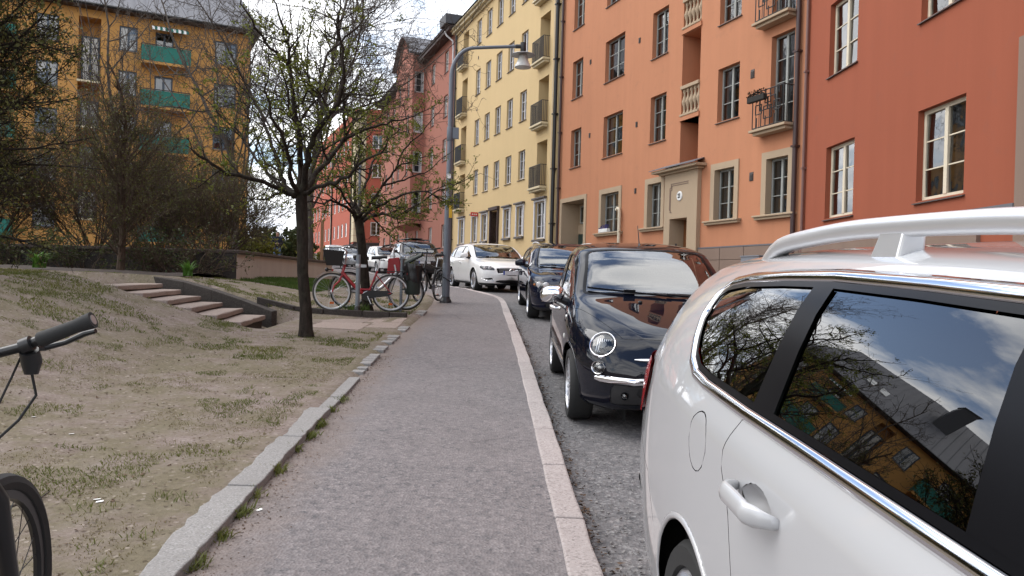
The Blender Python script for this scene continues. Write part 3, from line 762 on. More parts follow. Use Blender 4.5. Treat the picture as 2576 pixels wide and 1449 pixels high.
# door portal
b = MB(); b.box(-6.28, -.14, .8, -5.95, .002, 5.0); b.box(-4.92, -.14, .8, -4.42, .002, 5.0); b.box(-5.95, -.14, 3.58, -4.92, .002, 5.0)
b.box(-5.95, -.14, .8, -5.93, .45, 3.56); b.box(-4.94, -.14, .8, -4.92, .45, 3.56); b.box(-5.95, -.14, 3.56, -4.92, .45, 3.58)
b.build('portal', 'stone_surround', H)
b = MB(); b.box(-6.5, -.24, 5.0, -4.28, 0, 5.07); b.box(-6.72, -.40, 5.07, -4.16, 0, 5.15); b.build('portal_cornice', 'stone_surround', H, bevel=.01)
b = MB(); b.add([(-6.78, -.46, 5.155), (-4.10, -.46, 5.155), (-4.3, 0, 5.32), (-6.5, 0, 5.32), (-6.78, -.46, 5.18), (-4.10, -.46, 5.18), (-4.3, 0, 5.35), (-6.5, 0, 5.35)], [(4, 5, 6, 7), (0, 1, 5, 4), (1, 2, 6, 5), (3, 0, 4, 7)]); b.build('portal_roof', 'roof_grey', H)
b = MB()
def ln(p, q, t=.022): b.box(min(p[0], q[0]) - t / 2, -.152, min(p[1], q[1]) - t / 2, max(p[0], q[0]) + t / 2, -.139, max(p[1], q[1]) + t / 2)
ln((-5.95, 3.85), (-5.95, 4.55)); ln((-5.95, 4.55), (-5.88, 4.55)); ln((-5.88, 4.55), (-5.88, 4.68)); ln((-5.88, 4.68), (-4.92, 4.68)); ln((-5.9, 3.78), (-5.9, 4.48)); ln((-5.9, 4.48), (-5.83, 4.48)); ln((-5.83, 4.48), (-5.83, 4.62)); ln((-5.83, 4.62), (-4.92, 4.62)); ln((-5.92, 3.78), (-5.84, 3.78))
b.build('portal_ornament', 'stone_brown', H)
b = MB(); b.box(-5.93, .40, .8, -4.94, .44, 3.56); b.build('door', 'door_wood', H)
dleaf = MB()
for k in range(2):
    for (z0, z1) in ((1.0, 1.9), (2.0, 3.4)): dleaf.box(-5.86 + .47 * k, .375, z0, -5.48 + .47 * k, .40, z1)
dleaf.build('door_panel', 'door_wood', H, bevel=.01)
b = MB(); b.lathe([(0, -.172), (.135, -.172), (.15, -.16), (.15, -.14)], 28, 'y', (-5.37, 0, 4.26)); b.build('number_plaque', 'white_paint', H)
cu = bpy.data.curves.new('house_number', 'FONT'); cu.body = '23'; cu.size = .185; cu.align_x = 'CENTER'; cu.align_y = 'CENTER'; cu.extrude = .002; cu.offset = .006
to = bpy.data.objects.new('house_number', cu); COL.objects.link(to)
dg = bpy.context.evaluated_depsgraph_get(); tm = bpy.data.meshes.new_from_object(to.evaluated_get(dg)); bpy.data.objects.remove(to)
tm.materials.clear(); tm.materials.append(M['sign_black']); o = put('house_number', tm, H, (-5.37, -.178, 4.255)); o.rotation_euler = (PI / 2, 0, 0); o.scale = (.78, 1.05, 1)
b = MB(); b.lathe([(0, -.03), (.035, -.03), (.045, 0)], 12, 'y', (-5.91, .12, 2.75)); b.build('intercom', 'sill_metal', H)
# garage portal
b = MB(); b.box(-14.93, -.03, .6, -14.75, .002, 5.03); b.box(-12.5, -.03, .6, -12.33, .002, 5.03); b.box(-14.75, -.03, 4.88, -12.5, .002, 5.03)
b.box(-14.75, -.03, .6, -14.72, .88, 4.85); b.box(-12.53, -.03, .6, -12.5, .88, 4.85); b.box(-14.75, -.03, 4.85, -12.5, .88, 4.88); b.build('gate_portal', 'stone_surround', H)
b = MB(); b.box(-14.72, .80, .6, -12.53, .88, 3.55); b.build('gate_door', 'door_green', H)
b = MB(); b.box(-14.72, .78, 3.55, -12.53, .88, 3.95); b.box(-14.72, .84, 3.95, -12.53, .89, 4.85); b.build('gate_lintel', 'stone_surround', H)
window(H, -14.5, -12.65, 4.0, 4.75, 3, 1, 'frame_grey', depth=.76, sill=None, curtain='none')
# french balconies near the brown pipe
for i, (z0, z1) in enumerate(ROWS):
    zb = z0 - .62
    b = MB(); b.box(-1.78, -.36, zb - .07, -.34, .0, zb); b.box(-1.70, -.28, zb - .15, -.40, .0, zb - .07); b.build('balcony_slab', 'stone_surround', H, bevel=.012)
    grille_railing(H, -1.66, -.44, zb + .03, zb + .98, -.32, 'deco')
fb = MB(); fb.box(-1.75, -.46, 6.36, -1.05, -.34, 6.52); fb.build('flower_box', 'plant_dark', H, bevel=.02)
fb = MB()
for k in range(90):
    px, py, pz = random.uniform(-1.75, -1.05), random.uniform(-.47, -.33), random.uniform(6.5, 6.66); q = .03
    fb.add([(px - q, py, pz), (px + q, py + .01, pz + .01), (px, py - q, pz + q)], [(0, 1, 2)])
fb.build('dry_plants', 'plant_dark', H)
# window flower pot and old bent pipe on the wall
fb = MB(); fb.box(-10.95, -.15, 3.38, -10.25, .0, 3.52); fb.build('window_box', 'white_paint', H, bevel=.015)
fb = MB()
for k in range(70):
    px, py, pz = random.uniform(-10.95, -10.25), random.uniform(-.16, 0), random.uniform(3.52, 3.66); q = .03
    fb.add([(px - q, py, pz), (px + q, py + .01, pz + .01), (px, py - q, pz + q)], [(0, 1, 2)])
fb.build('window_flowers', 'flower', H)
b = MB(); b.tube([(-9.35, -.12, 2.2), (-9.35, -.12, 4.05), (-9.38, -.13, 4.17), (-9.46, -.15, 4.2), (-9.52, -.16, 4.14)], .06, 10); b.build('vent_pipe', 'frame_cream', H, smooth=True)
for (x, z) in ((-12.4, 10.2), (-12.3, 7.25), (-8.5, 9.95), (-8.55, 7.0), (-8.5, 4.65), (-2.2, 7.2), (-2.12, 4.36), (-12.4, 13.1)): vent(H, x, z, .13 if x < -5 else .16, .18 if x < -5 else .24)
pipe(H, -.24, 1.4, 18, .062, 'pipe_brown'); pipe(H, -15.0, 1.9, 18, .06, 'pipe_brown')
b = MB(); b.box(-4.42, -.05, .4, .0, .001, 2.56); b.box(-12.3, -.05, .4, -6.28, .001, 2.50); b.build('plinth', 'stone_brown', H)
b = MB()
for k in range(8): b.box(-12.3 + .0 * k, -.06, 0, -12.3, -.05, .1)
b = MB(); b.box(-4.42, -.075, 2.56, .0, 0, 2.60); b.box(-12.3, -.075, 2.50, -6.28, 0, 2.54); b.build('plinth_cap', 'roof_grey', H)
for (xa, xb) in ((-4.40, -3.3), (-3.29, -2.2), (-2.19, -1.1), (-1.09, -.02)):
    for (z0, z1) in ((1.2, 1.85), (1.86, 2.2), (2.21, 2.55)):
        b = MB(); b.box(xa, -.075, z0, xb - .01, -.052, z1); b.build('plinth_stone', 'stone_brown', H, bevel=.01)
b = MB(); b.box(-2.0, -.30, 1.0, -1.25, -.08, 2.26); b.box(-2.02, -.32, 2.26, -1.23, -.08, 2.29); b.box(-1.63, -.305, 1.0, -1.62, -.30, 2.2)
cab = b.build('electric_cabinet', 'cabinet_grey', None); cab.matrix_world = Matrix.LocRotScale(J, Matrix.Rotation(frot(DO), 3, 'Z').to_quaternion(), None)
tag(cab, 'grey steel electrical cabinet with scrawled graffiti against the orange house plinth', 'cabinet')
b = MB()
random.seed(3)
for k in range(9):
    px = -1.93 + .055 * k; pts = [(px + random.uniform(-.02, .05), -.303, 1.98 + random.uniform(-.09, .12)) for _ in range(4)]
    b.tube(pts, .004, 4)
b.build('graffiti', 'frame_blue', cab)
b = MB(); b.box(-1.98, -.304, 1.72, -1.87, -.298, 1.95); b.build('paper_notice', 'paper_white', cab)

# ---------------- red house on the right
H = thing('red_house', 'brick red plastered house with cream window frames nearest on the right', 'building', J, frot(DR))
op = []; wins = []
for (z0, z1) in ((3.07, 4.73), (6.38, 8.05), (9.7, 11.35), (13.0, 14.65)):
    for (a, c) in ((1.27, 2.65), (5.10, 6.52)): op.append((a, c, z0, z1)); wins.append((a, c, z0, z1))
    for (a, c) in ((9.6, 11.0), (13.4, 14.8), (17.2, 18.6)): op.append((a, c, z0, z1)); wins.append((a, c, z0, z1))
facade(H, 0.0, 21, -.6, 18.0, op, 'plaster_red', depth=.12)
body_box(H, 0.0, 21, 11, -.6, 18.0, 'plaster_red')
random.seed(9)
for (a, c, z0, z1) in wins: window(H, a, c, z0, z1, 2, 3, 'frame_cream', depth=.12, fw=.075, rnd=.025, curtain='grey' if (a > 4 and z0 < 4 and a < 7) else random.choice((None, 'grey')))
pipe(H, .12, .8, 18, .04, 'pipe_rust', y=-.06)
b = MB(); b.box(0.0, -.07, -.6, 7.0, .001, 2.70); b.build('plinth', 'stone_brown', H)
b = MB(); b.box(0.0, -.12, 2.70, 7.9, 0, 2.76); b.build('plinth_cap', 'roof_grey', H)
b = MB(); b.box(7.9, -.10, -.6, 9.0, .001, 5.2); b.build('stone_pier', 'stone_brown', H)

# ---------------- yellow house
PY = J + DO * 15.25
H = thing('yellow_house', 'pale yellow plastered house with white windows and iron balconies', 'building', PY, frot(DO))
o0 = 15.25
op = []; wins = []; bal = []
ROWS = [(6.47, 7.88), (9.36, 10.80), (12.27, 13.71), (15.2, 16.6)]
for (z0, z1) in ROWS:
    for (a, c) in ((27.6, 26.75), (25.76, 24.88), (23.95, 23.05), (22.1, 21.22), (20.2, 19.3)):
        a, c = -(a - o0), -(c - o0); op.append((a, c, z0, z1)); wins.append((a, c, z0, z1))
    for (a, c) in ((30.35, 29.25), (17.77, 16.57)):
        a, c = -(a - o0), -(c - o0); zb = z0 - .68; op.append((a, c, zb, z1 + .04, .62)); bal.append((a, c, zb, z1 + .04))
gws = [(30.2, 29.15, 3.7), (27.55, 26.65, 3.7), (25.75, 24.8, 3.7), (22.05, 21.15, 3.7), (20.2, 19.3, 3.7), (17.8, 16.6, 3.45)]
for (a, c, z0) in gws: op.append((o0 - a, o0 - c, z0, 5.15)); wins.append((o0 - a, o0 - c, z0, 5.15))
op.append((o0 - 24.1, o0 - 22.95, .8, 5.2, .4))
facade(H, -16.6, -.05, .8, 17.25, op, 'plaster_yellow', depth=.10)
body_box(H, -16.6, -.05, 11, .8, 17.25, 'plaster_yellow')
random.seed(15)
for (a, c, z0, z1) in wins:
    window(H, a, c, z0, z1, 2, 3, 'frame_silver', depth=.10, fw=.06, rnd=.02, curtain=random.choice(('full', 'side', 'full')))
    if z0 < 5:
        b = MB(); b.box(a - .10, -.05, z0 - .04, a, .002, z1 + .1); b.box(c, -.05, z0 - .04, c + .10, .002, z1 + .1); b.box(a, -.05, z1, c, .002, z1 + .1); b.build('window_surround', 'frame_silver', H)
        b = MB(); b.box(a - .18, -.16, z1 + .1, c + .18, 0, z1 + .19); b.build('window_hood', 'sill_metal', H, bevel=.02)
        b = MB(); b.box(a - .10, -.12, z0 - .14, c + .10, 0, z0 - .04); b.build('stone_sill', 'sill_metal', H)
for (a, c, z0, z1) in bal:
    window(H, a + .1, c - .05, z0 + .02, z1 - .1, 2, 4, 'frame_silver', depth=.5, sill=None, curtain='side')
    b = MB(); b.add([(a, .61, z0), (c, .61, z0), (c, .61, z1), (a, .61, z1)], [(0, 1, 2, 3)]); b.build('niche_back', 'plaster_yellow', H)
    b = MB(); b.box(a - .25, -.36, z0 - .10, c + .05, .0, z0); b.box(a - .18, -.28, z0 - .20, c, 0, z0 - .10); b.build('balcony_slab', 'cream_stone', H, bevel=.02)
    grille_railing(H, a - .16, c - .0, z0 + .04, z0 + .98, -.31, 'bars')
b = MB(); b.box(o0 - 24.1, .34, .8, o0 - 22.95, .38, 5.2); b.build('door', 'door_wood', H)
b = MB(); b.box(o0 - 24.2, -.10, .8, o0 - 24.1, .3, 5.25); b.box(o0 - 22.95, -.10, .8, o0 - 22.85, .3, 5.25); b.box(o0 - 24.25, -.16, 5.25, o0 - 22.8, 0, 5.42); b.build('door_surround', 'soffit_brown', H)
b = MB(); b.box(-16.7, -.12, 16.95, -.0, 0, 17.08); b.box(-16.75, -.30, 17.08, .02, 0, 17.25); b.box(-16.8, -.42, 17.25, .05, 0.3, 17.36); b.build('cornice', 'cream_stone', H)
b = MB(); b.add([(-16.85, -.5, 17.37), (.05, -.5, 17.37), (.05, 5.5, 21), (-16.85, 5.5, 21), (-16.85, 11.3, 17.37), (.05, 11.3, 17.37)], [(0, 1, 2, 3), (3, 2, 5, 4), (0, 3, 4), (1, 5, 2)]); b.build('roof', 'roof_dark', H)
pipe(H, -.25, 2.8, 18, .09, 'pipe_black', y=-.13); pipe(H, -16.42, 2.8, 17.2, .06, 'pipe_black')
b = MB(); b.tube([(-.25, -.13, 1.6), (-.25, -.13, 2.85)], .10, 10); b.build('pipe_foot', 'lamp_grey', H, smooth=True)
b = MB(); b.tube([(-16.42, -.09, 1.8), (-16.42, -.09, 3.2)], .08, 10); b.build('pipe_foot', 'lamp_grey', H, smooth=True)
b = MB(); b.tube([(-.75, -.05, 1.4), (-.75, -.05, 17)], .018, 5); b.build('cable_conduit', 'frame_cream', H)
for (x, z) in ((-3.2, 14.6), (-3.25, 11.65), (-3.3, 8.75), (-3.35, 5.65), (-12.0, 14.3), (-12.0, 11.3), (-12.05, 8.4)): vent(H, x, z, .10, .16)
# little red projecting sign with pale lettering
b = MB(); b.box(-11.25, -.45, 5.13, -11.20, -.02, 5.35); sg = b.build('projecting_sign', 'sign_red', None); sg.matrix_world = Matrix.LocRotScale(PY, Matrix.Rotation(frot(DO), 3, 'Z').to_quaternion(), None)
tag(sg, 'small red projecting sign above a ground floor window of the yellow house', 'sign')
b = MB(); 
for k, (q0, q1) in enumerate(((-.38, -.30), (-.26, -.20), (-.16, -.08))): b.box(-11.198, q0, 5.20, -11.196, q1, 5.27); 
b.build('lettering', 'white_paint', sg)
bx_ = MB(); bx_.box(o0 - 17.2, -.02, 2.2, o0 - 15.4 - .3, .001, 2.21)

# ---------------- pink house with the oriel
PP = J + DO * 31.9
H = thing('pink_house', 'dusty pink plastered house with projecting oriel and white windows', 'building', PP, frot(DO))
o0 = 31.9; op = []; wins = []
ROWS = [(6.46, 7.95), (9.4, 10.84), (12.32, 13.75), (15.28, 16.7)]
for (z0, z1) in ROWS:
    for (a, c) in ((34.7, 33.75), (38.2, 37.2), (48.7, 47.75), (51.6, 50.7), (54.4, 53.5)): op.append((o0 - a, o0 - c, z0, z1)); wins.append((o0 - a, o0 - c, z0, z1))
for (a, c) in ((34.45, 33.5), (37.95, 36.98), (42.0, 41.2), (45.4, 44.5), (48.7, 47.7), (51.8, 50.9), (54.6, 53.7)): op.append((o0 - a, o0 - c, 3.6, 5.13)); wins.append((o0 - a, o0 - c, 3.6, 5.13))
facade(H, -24.5, 0., .8, 17.6, op, 'plaster_pink', depth=.10)
body_box(H, -24.5, 0., 11, .8, 17.6, 'plaster_pink')
random.seed(25)
for (a, c, z0, z1) in wins: window(H, a, c, z0, z1, 2, 3, 'frame_white', depth=.10, fw=.06, rnd=.02)
# oriel: box with front and two side faces
oa, ob, od = -13.9, -8.1, .95
OR_ = MB(); zt0, zt1 = 5.55, 17.9
op = [(-12.9, -12.1, z0 - .2, z1) for (z0, z1) in ROWS] + [(-9.9, -9.1, z0 - .2, z1) for (z0, z1) in ROWS]
fo = facade(H, oa, ob, zt0, zt1, op, 'plaster_pink', depth=.08, name='oriel_front'); fo.location = (0, -od, 0)
for p in op:
    wq = window(H, p[0], p[1], p[2], p[3], 1, 3, 'frame_white', depth=.08, fw=.06); wq.location[1] -= od
# right side of the oriel as its own wall with windows
sd_ = bpy.data.objects.new('oriel_side', None); COL.objects.link(sd_); sd_.parent = H; sd_.location = (ob, -od, 0); sd_.rotation_euler = (0, 0, PI / 2)
so = [(.14, .84, z0 - .1, z1) for (z0, z1) in ROWS]
facade(sd_, 0, od, zt0, zt1, so, 'plaster_pink', depth=.06, name='wall')
for p in so: window(sd_, p[0], p[1], p[2], p[3], 1, 3, 'frame_white', depth=.06, fw=.06, pane=False)
b = MB(); b.add([(oa, -od, zt0), (oa, 0, zt0), (oa, 0, zt1), (oa, -od, zt1)], [(0, 1, 2, 3)]); b.add([(oa, -od, zt0), (ob, -od, zt0), (ob, 0, zt0), (oa, 0, zt0)], [(0, 1, 2, 3)]); b.add([(oa, 0, zt0 - .35), (ob, 0, zt0 - .35), (ob, -od * .85, zt0), (oa, -od * .85, zt0)], [(0, 1, 2, 3)]); b.build('oriel_base', 'plaster_pink', H)
arc = [(oa - .15 + (ob - oa + .3) * k / 16, zt1 + 1.9 * math.sin(PI * k / 16)) for k in range(17)]
b = MB(); b.prism([(x, z) for x, z in arc], -od, -od + .1, 'y'); b.build('oriel_gable', 'plaster_pink', H)
b = MB(); V = []
for (x, z) in arc: V += [(x, -od - .35, z + .02), (x, 3.5, z + .02), (x, -od - .35, z + .14), (x, 3.5, z + .14)]
F = []
for k in range(16):
    i = 4 * k; F += [(i, i + 4, i + 5, i + 1), (i + 2, i + 3, i + 7, i + 6), (i, i + 2, i + 6, i + 4)]
b.add(V, F); b.build('oriel_roof', 'roof_grey', H)
b = MB()
for k in range(1, 16, 2):
    x, z = arc[k]; b.tube([(x, -od - .35, z + .15), (x, 3.4, z + .15)], .03, 4)
b.build('roof_seams', 'roof_grey', H)
for (xa, xb) in ((-8.05, .3), (-24.6, -13.95)): b = MB(); b.box(xa, -.62, 17.3, xb, 0, 17.5); b.box(xa, -.7, 17.5, xb, 0, 17.6); b.build('eaves', 'soffit_brown', H)
b = MB(); b.add([(-24.6, -.75, 17.61), (.3, -.75, 17.61), (.3, 5.5, 21), (-24.6, 5.5, 21), (-24.6, 11.3, 17.6), (.3, 11.3, 17.6)], [(0, 1, 2, 3), (3, 2, 5, 4), (0, 3, 4), (1, 5, 2)]); b.build('roof', 'roof_dark', H)
b = MB(); b.tube([(-.55, -.65, 17.4), (-.55, -.55, 17.15), (-.4, -.15, 16.8), (-.4, -.1, 16.3), (-.4, -.1, 2.6)], .06, 8); b.build('drain_pipe', 'frame_silver', H, smooth=True)
b = MB(); b.box(-.9, -.9, 17.6, .5, .2, 18.2); b.build('parapet_corner', 'roof_dark', H)

# ---------------- far red corner house with grey base
FD = Vector((math.sin(R(-23)), math.cos(R(-23)), 0)); PF = Vector((-16.6, 80.0, 0))
H = thing('corner_house', 'bright red corner house with cream quoins and dark grey base at the street end', 'building', PF, 0)
# front face looks at the camera
op = [(1.7, 2.95, z, z + 1.4) for z in (5.9, 8.9, 11.9, 14.9)] + [(1.65, 3.0, 3.75, 4.75), (4.2, 5.4, 5.9, 7.3), (4.2, 5.4, 8.9, 10.3)]
facade(H, 0, 9, 5.1, 19, [p for p in op if p[2] > 5], 'plaster_farred', depth=.08)
facade(H, 0, 9, 2.0, 5.1, [p for p in op if p[2] < 5], 'grey_base', depth=.08, name='base_wall')
for p in op: window(H, p[0], p[1], p[2], p[3], 2, 3 if p[2] > 5 else 2, 'frame_white', depth=.03, fw=.09, pane=True)
b = MB(); b.box(-.02, -.10, 5.0, 9, 0, 5.16); b.build('base_cornice', 'soffit_brown', H)
qm = cached('quoin_a', lambda: MB().box(0., -.05, 0, 1.05, .0, .65).build('quoin', 'cream_stone'))
for k in range(20): put('quoin', qm, H, (0, 0, 5.2 + .68 * k))
SW = bpy.data.objects.new('street_wing', None); COL.objects.link(SW); SW.parent = H; SW.rotation_euler = (0, 0, frot(FD))
op = []
for z in (5.9, 8.9, 11.9, 14.9):
    for u in (1.4, 4.0, 6.2, 8.6, 11.2, 15.0, 17.5, 20, 22.5, 25, 27.5): op.append((-u - 1.0, -u, z, z + 1.5))
facade(SW, -30, 0, 4.9, 19, op, 'plaster_farred', depth=.06)
op2 = [(-6.0, -4.0, 2.6, 4.4), (-11, -9, 2.6, 4.4)]
facade(SW, -13.4, 0, 2.0, 4.9, op2, 'grey_base', depth=.06, name='base_wall'); facade(SW, -30, -13.4, 2, 4.9, [(-18, -17, 3.0, 4.4), (-21, -20, 3.0, 4.4), (-24, -23, 3., 4.4)], 'plaster_farred', depth=.06, name='lower_wall')
for p in op + op2: window(SW, p[0], p[1], p[2], p[3], 2 if p in op2 else 1, 2, 'frame_white', depth=.04, fw=.09, sill=None, pane=True)
qb = cached('quoin_b', lambda: MB().box(-1.3, -.05, 0, 0, .0, .65).build('quoin', 'cream_stone')); qc = cached('quoin_c', lambda: MB().box(-14.2, -.05, 0, -13.5, .0, .65).build('quoin', 'cream_stone'))
for k in range(20): put('quoin', qb, SW, (0, 0, 5.2 + .68 * k)); put('quoin', qc, SW, (0, 0, 5.2 + .68 * k))
pipe(SW, -13.3, 2.5, 19, .09, 'pipe_black'); pipe(SW, -1.5, 2.5, 19, .08, 'pipe_black')
b = MB(); b.box(-13.4, -.10, 4.85, 0, 0, 5.0); b.build('base_cornice', 'soffit_brown', SW)
b = MB(); b.add([(0, 0, 19), (9, 0, 19), (9, 25, 23), (-6, 25, 23), (-11.7, 27.6, 19.)], [(0, 1, 2, 3), (0, 3, 4)]); b.build('roof', 'roof_dark', H)

# ---------------- ochre apartment block behind the park
H = thing('ochre_block', 'ochre orange apartment block with green balconies and grey roof behind the park', 'building', (-24, 48, 0), R(27.35))
op = []; wins = []; gb = []
for k, z in enumerate((15.1, 12.35, 9.55, 6.75, 3.95)):
    for (a, c) in ((-.78, .24), (-5.15, -4.0), (4.76, 6.13)): op.append((a, c, z, z + 1.52)); wins.append((a, c, z, z + 1.52))
    op.append((1.24, 2.3, z - .75, z + 1.45)); wins.append((1.24, 2.3, z - .75, z + 1.45)); gb.append((.45, 3.25, z - .6))
    op.append((-8.2, -7.1, z - .75, z + 1.45)); wins.append((-8.2, -7.1, z - .75, z + 1.45)); gb.append((-8.9, -6.1, z - .6))
    for q in (-12, -16, -20, -24, -28, -32): op.append((q, q + 1.2, z, z + 1.52)); wins.append((q, q + 1.2, z, z + 1.52))
for (z0, z1) in ((12.98, 16.82), (10.2, 12.82), (7.4, 10.0), (4.6, 7.2)): op.append((-2.98, -1.78, z0, z1, 1.1))
facade(H, -36, 7.0, .5, 17.4, op, 'plaster_ochre', depth=.12)
body_box(H, -36, 7.0, 12, .5, 17.4, 'plaster_ochre')
random.seed(35)
for (a, c, z0, z1) in wins: window(H, a, c, z0, z1, 2, 2 if z1 - z0 < 2 else 1, 'frame_blue', depth=.08, fw=.09, rnd=.02, curtain=random.choice((None, 'side', 'full')))
for (z0, z1) in ((12.98, 16.82), (10.2, 12.82), (7.4, 10.0), (4.6, 7.2)):
    b = MB(); b.add([(-2.98, 1.1, z0), (-1.78, 1.1, z0), (-1.78, 1.1, z1), (-2.98, 1.1, z1)], [(0, 1, 2, 3)]); b.build('loggia_back', 'plaster_ochre', H)
    window(H, -2.85, -1.85, z0 + .1, z1 - .9, 2, 2, 'frame_blue', depth=1.0, sill=None, fw=.09)
    grille_railing(H, -2.96, -1.80, z0 + .03, z0 + 1.0, -.06, 'bars')
    b = MB(); b.box(-3.02, -.12, z0 - .12, -1.74, .0, z0); b.build('loggia_slab', 'cream_stone', H)
for (a, c, z0) in gb:
    b = MB(); b.box(a, -1.15, z0 - .22, c, 0, z0 - .06); b.build('balcony_slab', 'plaster_ochre', H)
    for (x0, x1, y0, y1) in ((a, c, -1.14, -1.10), (a, a + .04, -1.10, 0), (c - .04, c, -1.10, 0)):
        b = MB(); b.box(x0, y0, z0 - .05, x1, y1, z0 + .9); b.build('balcony_panel', 'balcony_green', H)
    b = MB(); b.tube([(a, -1.16, z0 + .95), (c, -1.16, z0 + .95)], .03, 6); b.tube([(a, 0, z0 + .95), (a, -1.16, z0 + .95)], .03, 6); b.tube([(c, 0, z0 + .95), (c, -1.16, z0 + .95)], .03, 6); b.build('balcony_rail', 'iron_black', H)
# striped awning on the top balcony
for k in range(14):
    b = MB(); x = 1.0 + .15 * k; b.add([(x, 0, 16.95), (x + .15, 0, 16.95), (x + .15, -1.1, 16.55), (x, -1.1, 16.55), (x, -1.1, 16.4), (x + .15, -1.1, 16.4)], [(0, 1, 2, 3), (3, 2, 5, 4)]); b.build('awning_stripe', 'balcony_green' if k % 2 else 'white_paint', H)
b = MB(); b.box(-36.3, -.75, 17.3, 7.5, 0, 17.42); b.build('eaves', 'soffit_brown', H)
b = MB(); b.tube([(-36.3, -.8, 17.42), (7.5, -.8, 17.42)], .09, 6); b.build('gutter', 'pipe_black', H)
RZ = 24.2; sl_ = (RZ - 17.45) / 6.8
b = MB(); b.add([(-36.4, -.8, 17.45), (7.6, -.8, 17.45), (5.2, 6, RZ), (-36.4, 6, RZ), (-36.4, 12.8, 17.4), (7.6, 12.8, 17.4)], [(0, 1, 2, 3), (3, 2, 5, 4), (0, 3, 4), (1, 5, 2)]); b.build('roof', 'roof_grey', H)
for x in np.arange(-36, 5.2, .62):
    me_ = cached('roof_seam', lambda: MB().add([(0, -.8, 17.47), (.04, -.8, 17.47), (.04, 6, RZ + .02), (0, 6, RZ + .02), (0, -.8, 17.51), (.04, -.8, 17.51), (.04, 6, RZ + .06), (0, 6, RZ + .06)], [(4, 5, 6, 7), (0, 4, 7, 3), (1, 2, 6, 5)]).build('roof_seam', 'roof_grey')); put('roof_seam', me_, H, (float(x), 0, 0))
for x in (-30, -24, -18, -11, -5):
    b = MB(); b.box(x, 2.6, 19.5, x + 1.3, 4.2, 24.6); b.box(x - .1, 2.5, 24.6, x + 1.4, 4.3, 24.75); b.build('chimney', 'roof_dark', H)
for x in (-.3, .9):
    za, zb_ = 17.45 + (1.0 + .8) * sl_ - 2.0 * 0, 17.45 + (1.7 + .8) * sl_
    b = MB(); b.add([(x, 1.0, za), (x + .7, 1.0, za), (x + .7, 1.7, zb_), (x, 1.7, zb_), (x, .93, za + .07), (x + .7, .93, za + .07), (x + .7, 1.63, zb_ + .07), (x, 1.63, zb_ + .07)], [(4, 5, 6, 7), (0, 1, 5, 4), (1, 2, 6, 5), (3, 0, 4, 7)]); b.build('skylight', 'white_paint', H)
# ================================================================== VEGETATION
_RC = np.array((Matrix.Rotation(PI / 2 + R(-0.37), 3, 'X') @ Matrix.Rotation(R(1.6), 3, 'Z')))
def pix(x, y, Y):
    """direction of a photo pixel (2576 wide) taken to depth Y"""
    d = _RC @ np.array([(x - 1288.) / 1935., -(y - 724.5) / 1935., -1.]); d = d / d[1]
    return Vector((d[0] * Y, Y, EYE + d[2] * Y))
def seg_mesh(name, S, mat, parent, kind='stuff', origin=(0, 0, 0)):
    """S rows: p0(3) p1(3) r0 r1 -> many small tapered tubes"""
    S = np.asarray(S, float)
    if len(S) == 0: return None
    S[:, 0:3] -= origin; S[:, 3:6] -= origin
    Vs = []; Fs = []; base = 0
    rm = S[:, 6]
    for k, sel in ((7, rm > .03), (5, (rm <= .03) & (rm > .012)), (3, rm <= .012)):
        Q = S[sel]
        if not len(Q): continue
        d = Q[:, 3:6] - Q[:, 0:3]; L = np.linalg.norm(d, axis=1, keepdims=True) + 1e-9; d = d / L
        ref = np.where(np.abs(d[:, 2:3]) < .9, np.array([[0, 0, 1.]]), np.array([[1., 0, 0]]))
        a = np.cross(d, ref); a /= np.linalg.norm(a, axis=1, keepdims=True) + 1e-9; b = np.cross(a, d)
        q = np.arange(k) * 2 * PI / k
        ring = a[:, None, :] * np.cos(q)[None, :, None] + b[:, None, :] * np.sin(q)[None, :, None]
        p0 = Q[:, None, 0:3] + ring * Q[:, 6][:, None, None]; p1 = (Q[:, 3:6] + d * Q[:, 7:8] * .6)[:, None, :] + ring * Q[:, 7][:, None, None]
        n = len(Q); V = np.concatenate([p0, p1], 1).reshape(-1, 3)
        i = np.arange(k); j = (i + 1) % k
        f = np.stack([i, i + k, j + k, j], 1)
        F = (f[None] + (np.arange(n) * 2 * k)[:, None, None]).reshape(-1, 4) + base
        Vs.append(V); Fs.append(F); base += len(V)
    o = fast_mesh(name, np.concatenate(Vs), np.concatenate(Fs), mat, parent, smooth=True)
    if kind: o['kind'] = kind
    return o
def leaf_mesh(name, P, size, mat, parent, origin=(0, 0, 0), elong=1.5, per=1, spread=.02, up=.2, seed=1):
    P = np.asarray(P, float)
    if len(P) == 0: return None
    g = np.random.default_rng(seed)
    P = np.repeat(P, per, 0) + g.normal(0, spread, (len(P) * per, 3)) - origin
    n = len(P); u = g.normal(size=(n, 3)); u[:, 2] += up; u /= np.linalg.norm(u, axis=1, keepdims=True)
    t = g.normal(size=(n, 3)); v = np.cross(u, t); v /= np.linalg.norm(v, axis=1, keepdims=True)
    s = size * g.uniform(.55, 1.35, (n, 1))
    V = np.stack([P, P + u * s * elong * .5 + v * s * .5, P + u * s * elong, P + u * s * elong * .5 - v * s * .5], 1).reshape(-1, 3)
    F = np.arange(4 * n).reshape(n, 4)
    o = fast_mesh(name, V, F, mat, parent); o['kind'] = 'stuff'; return o
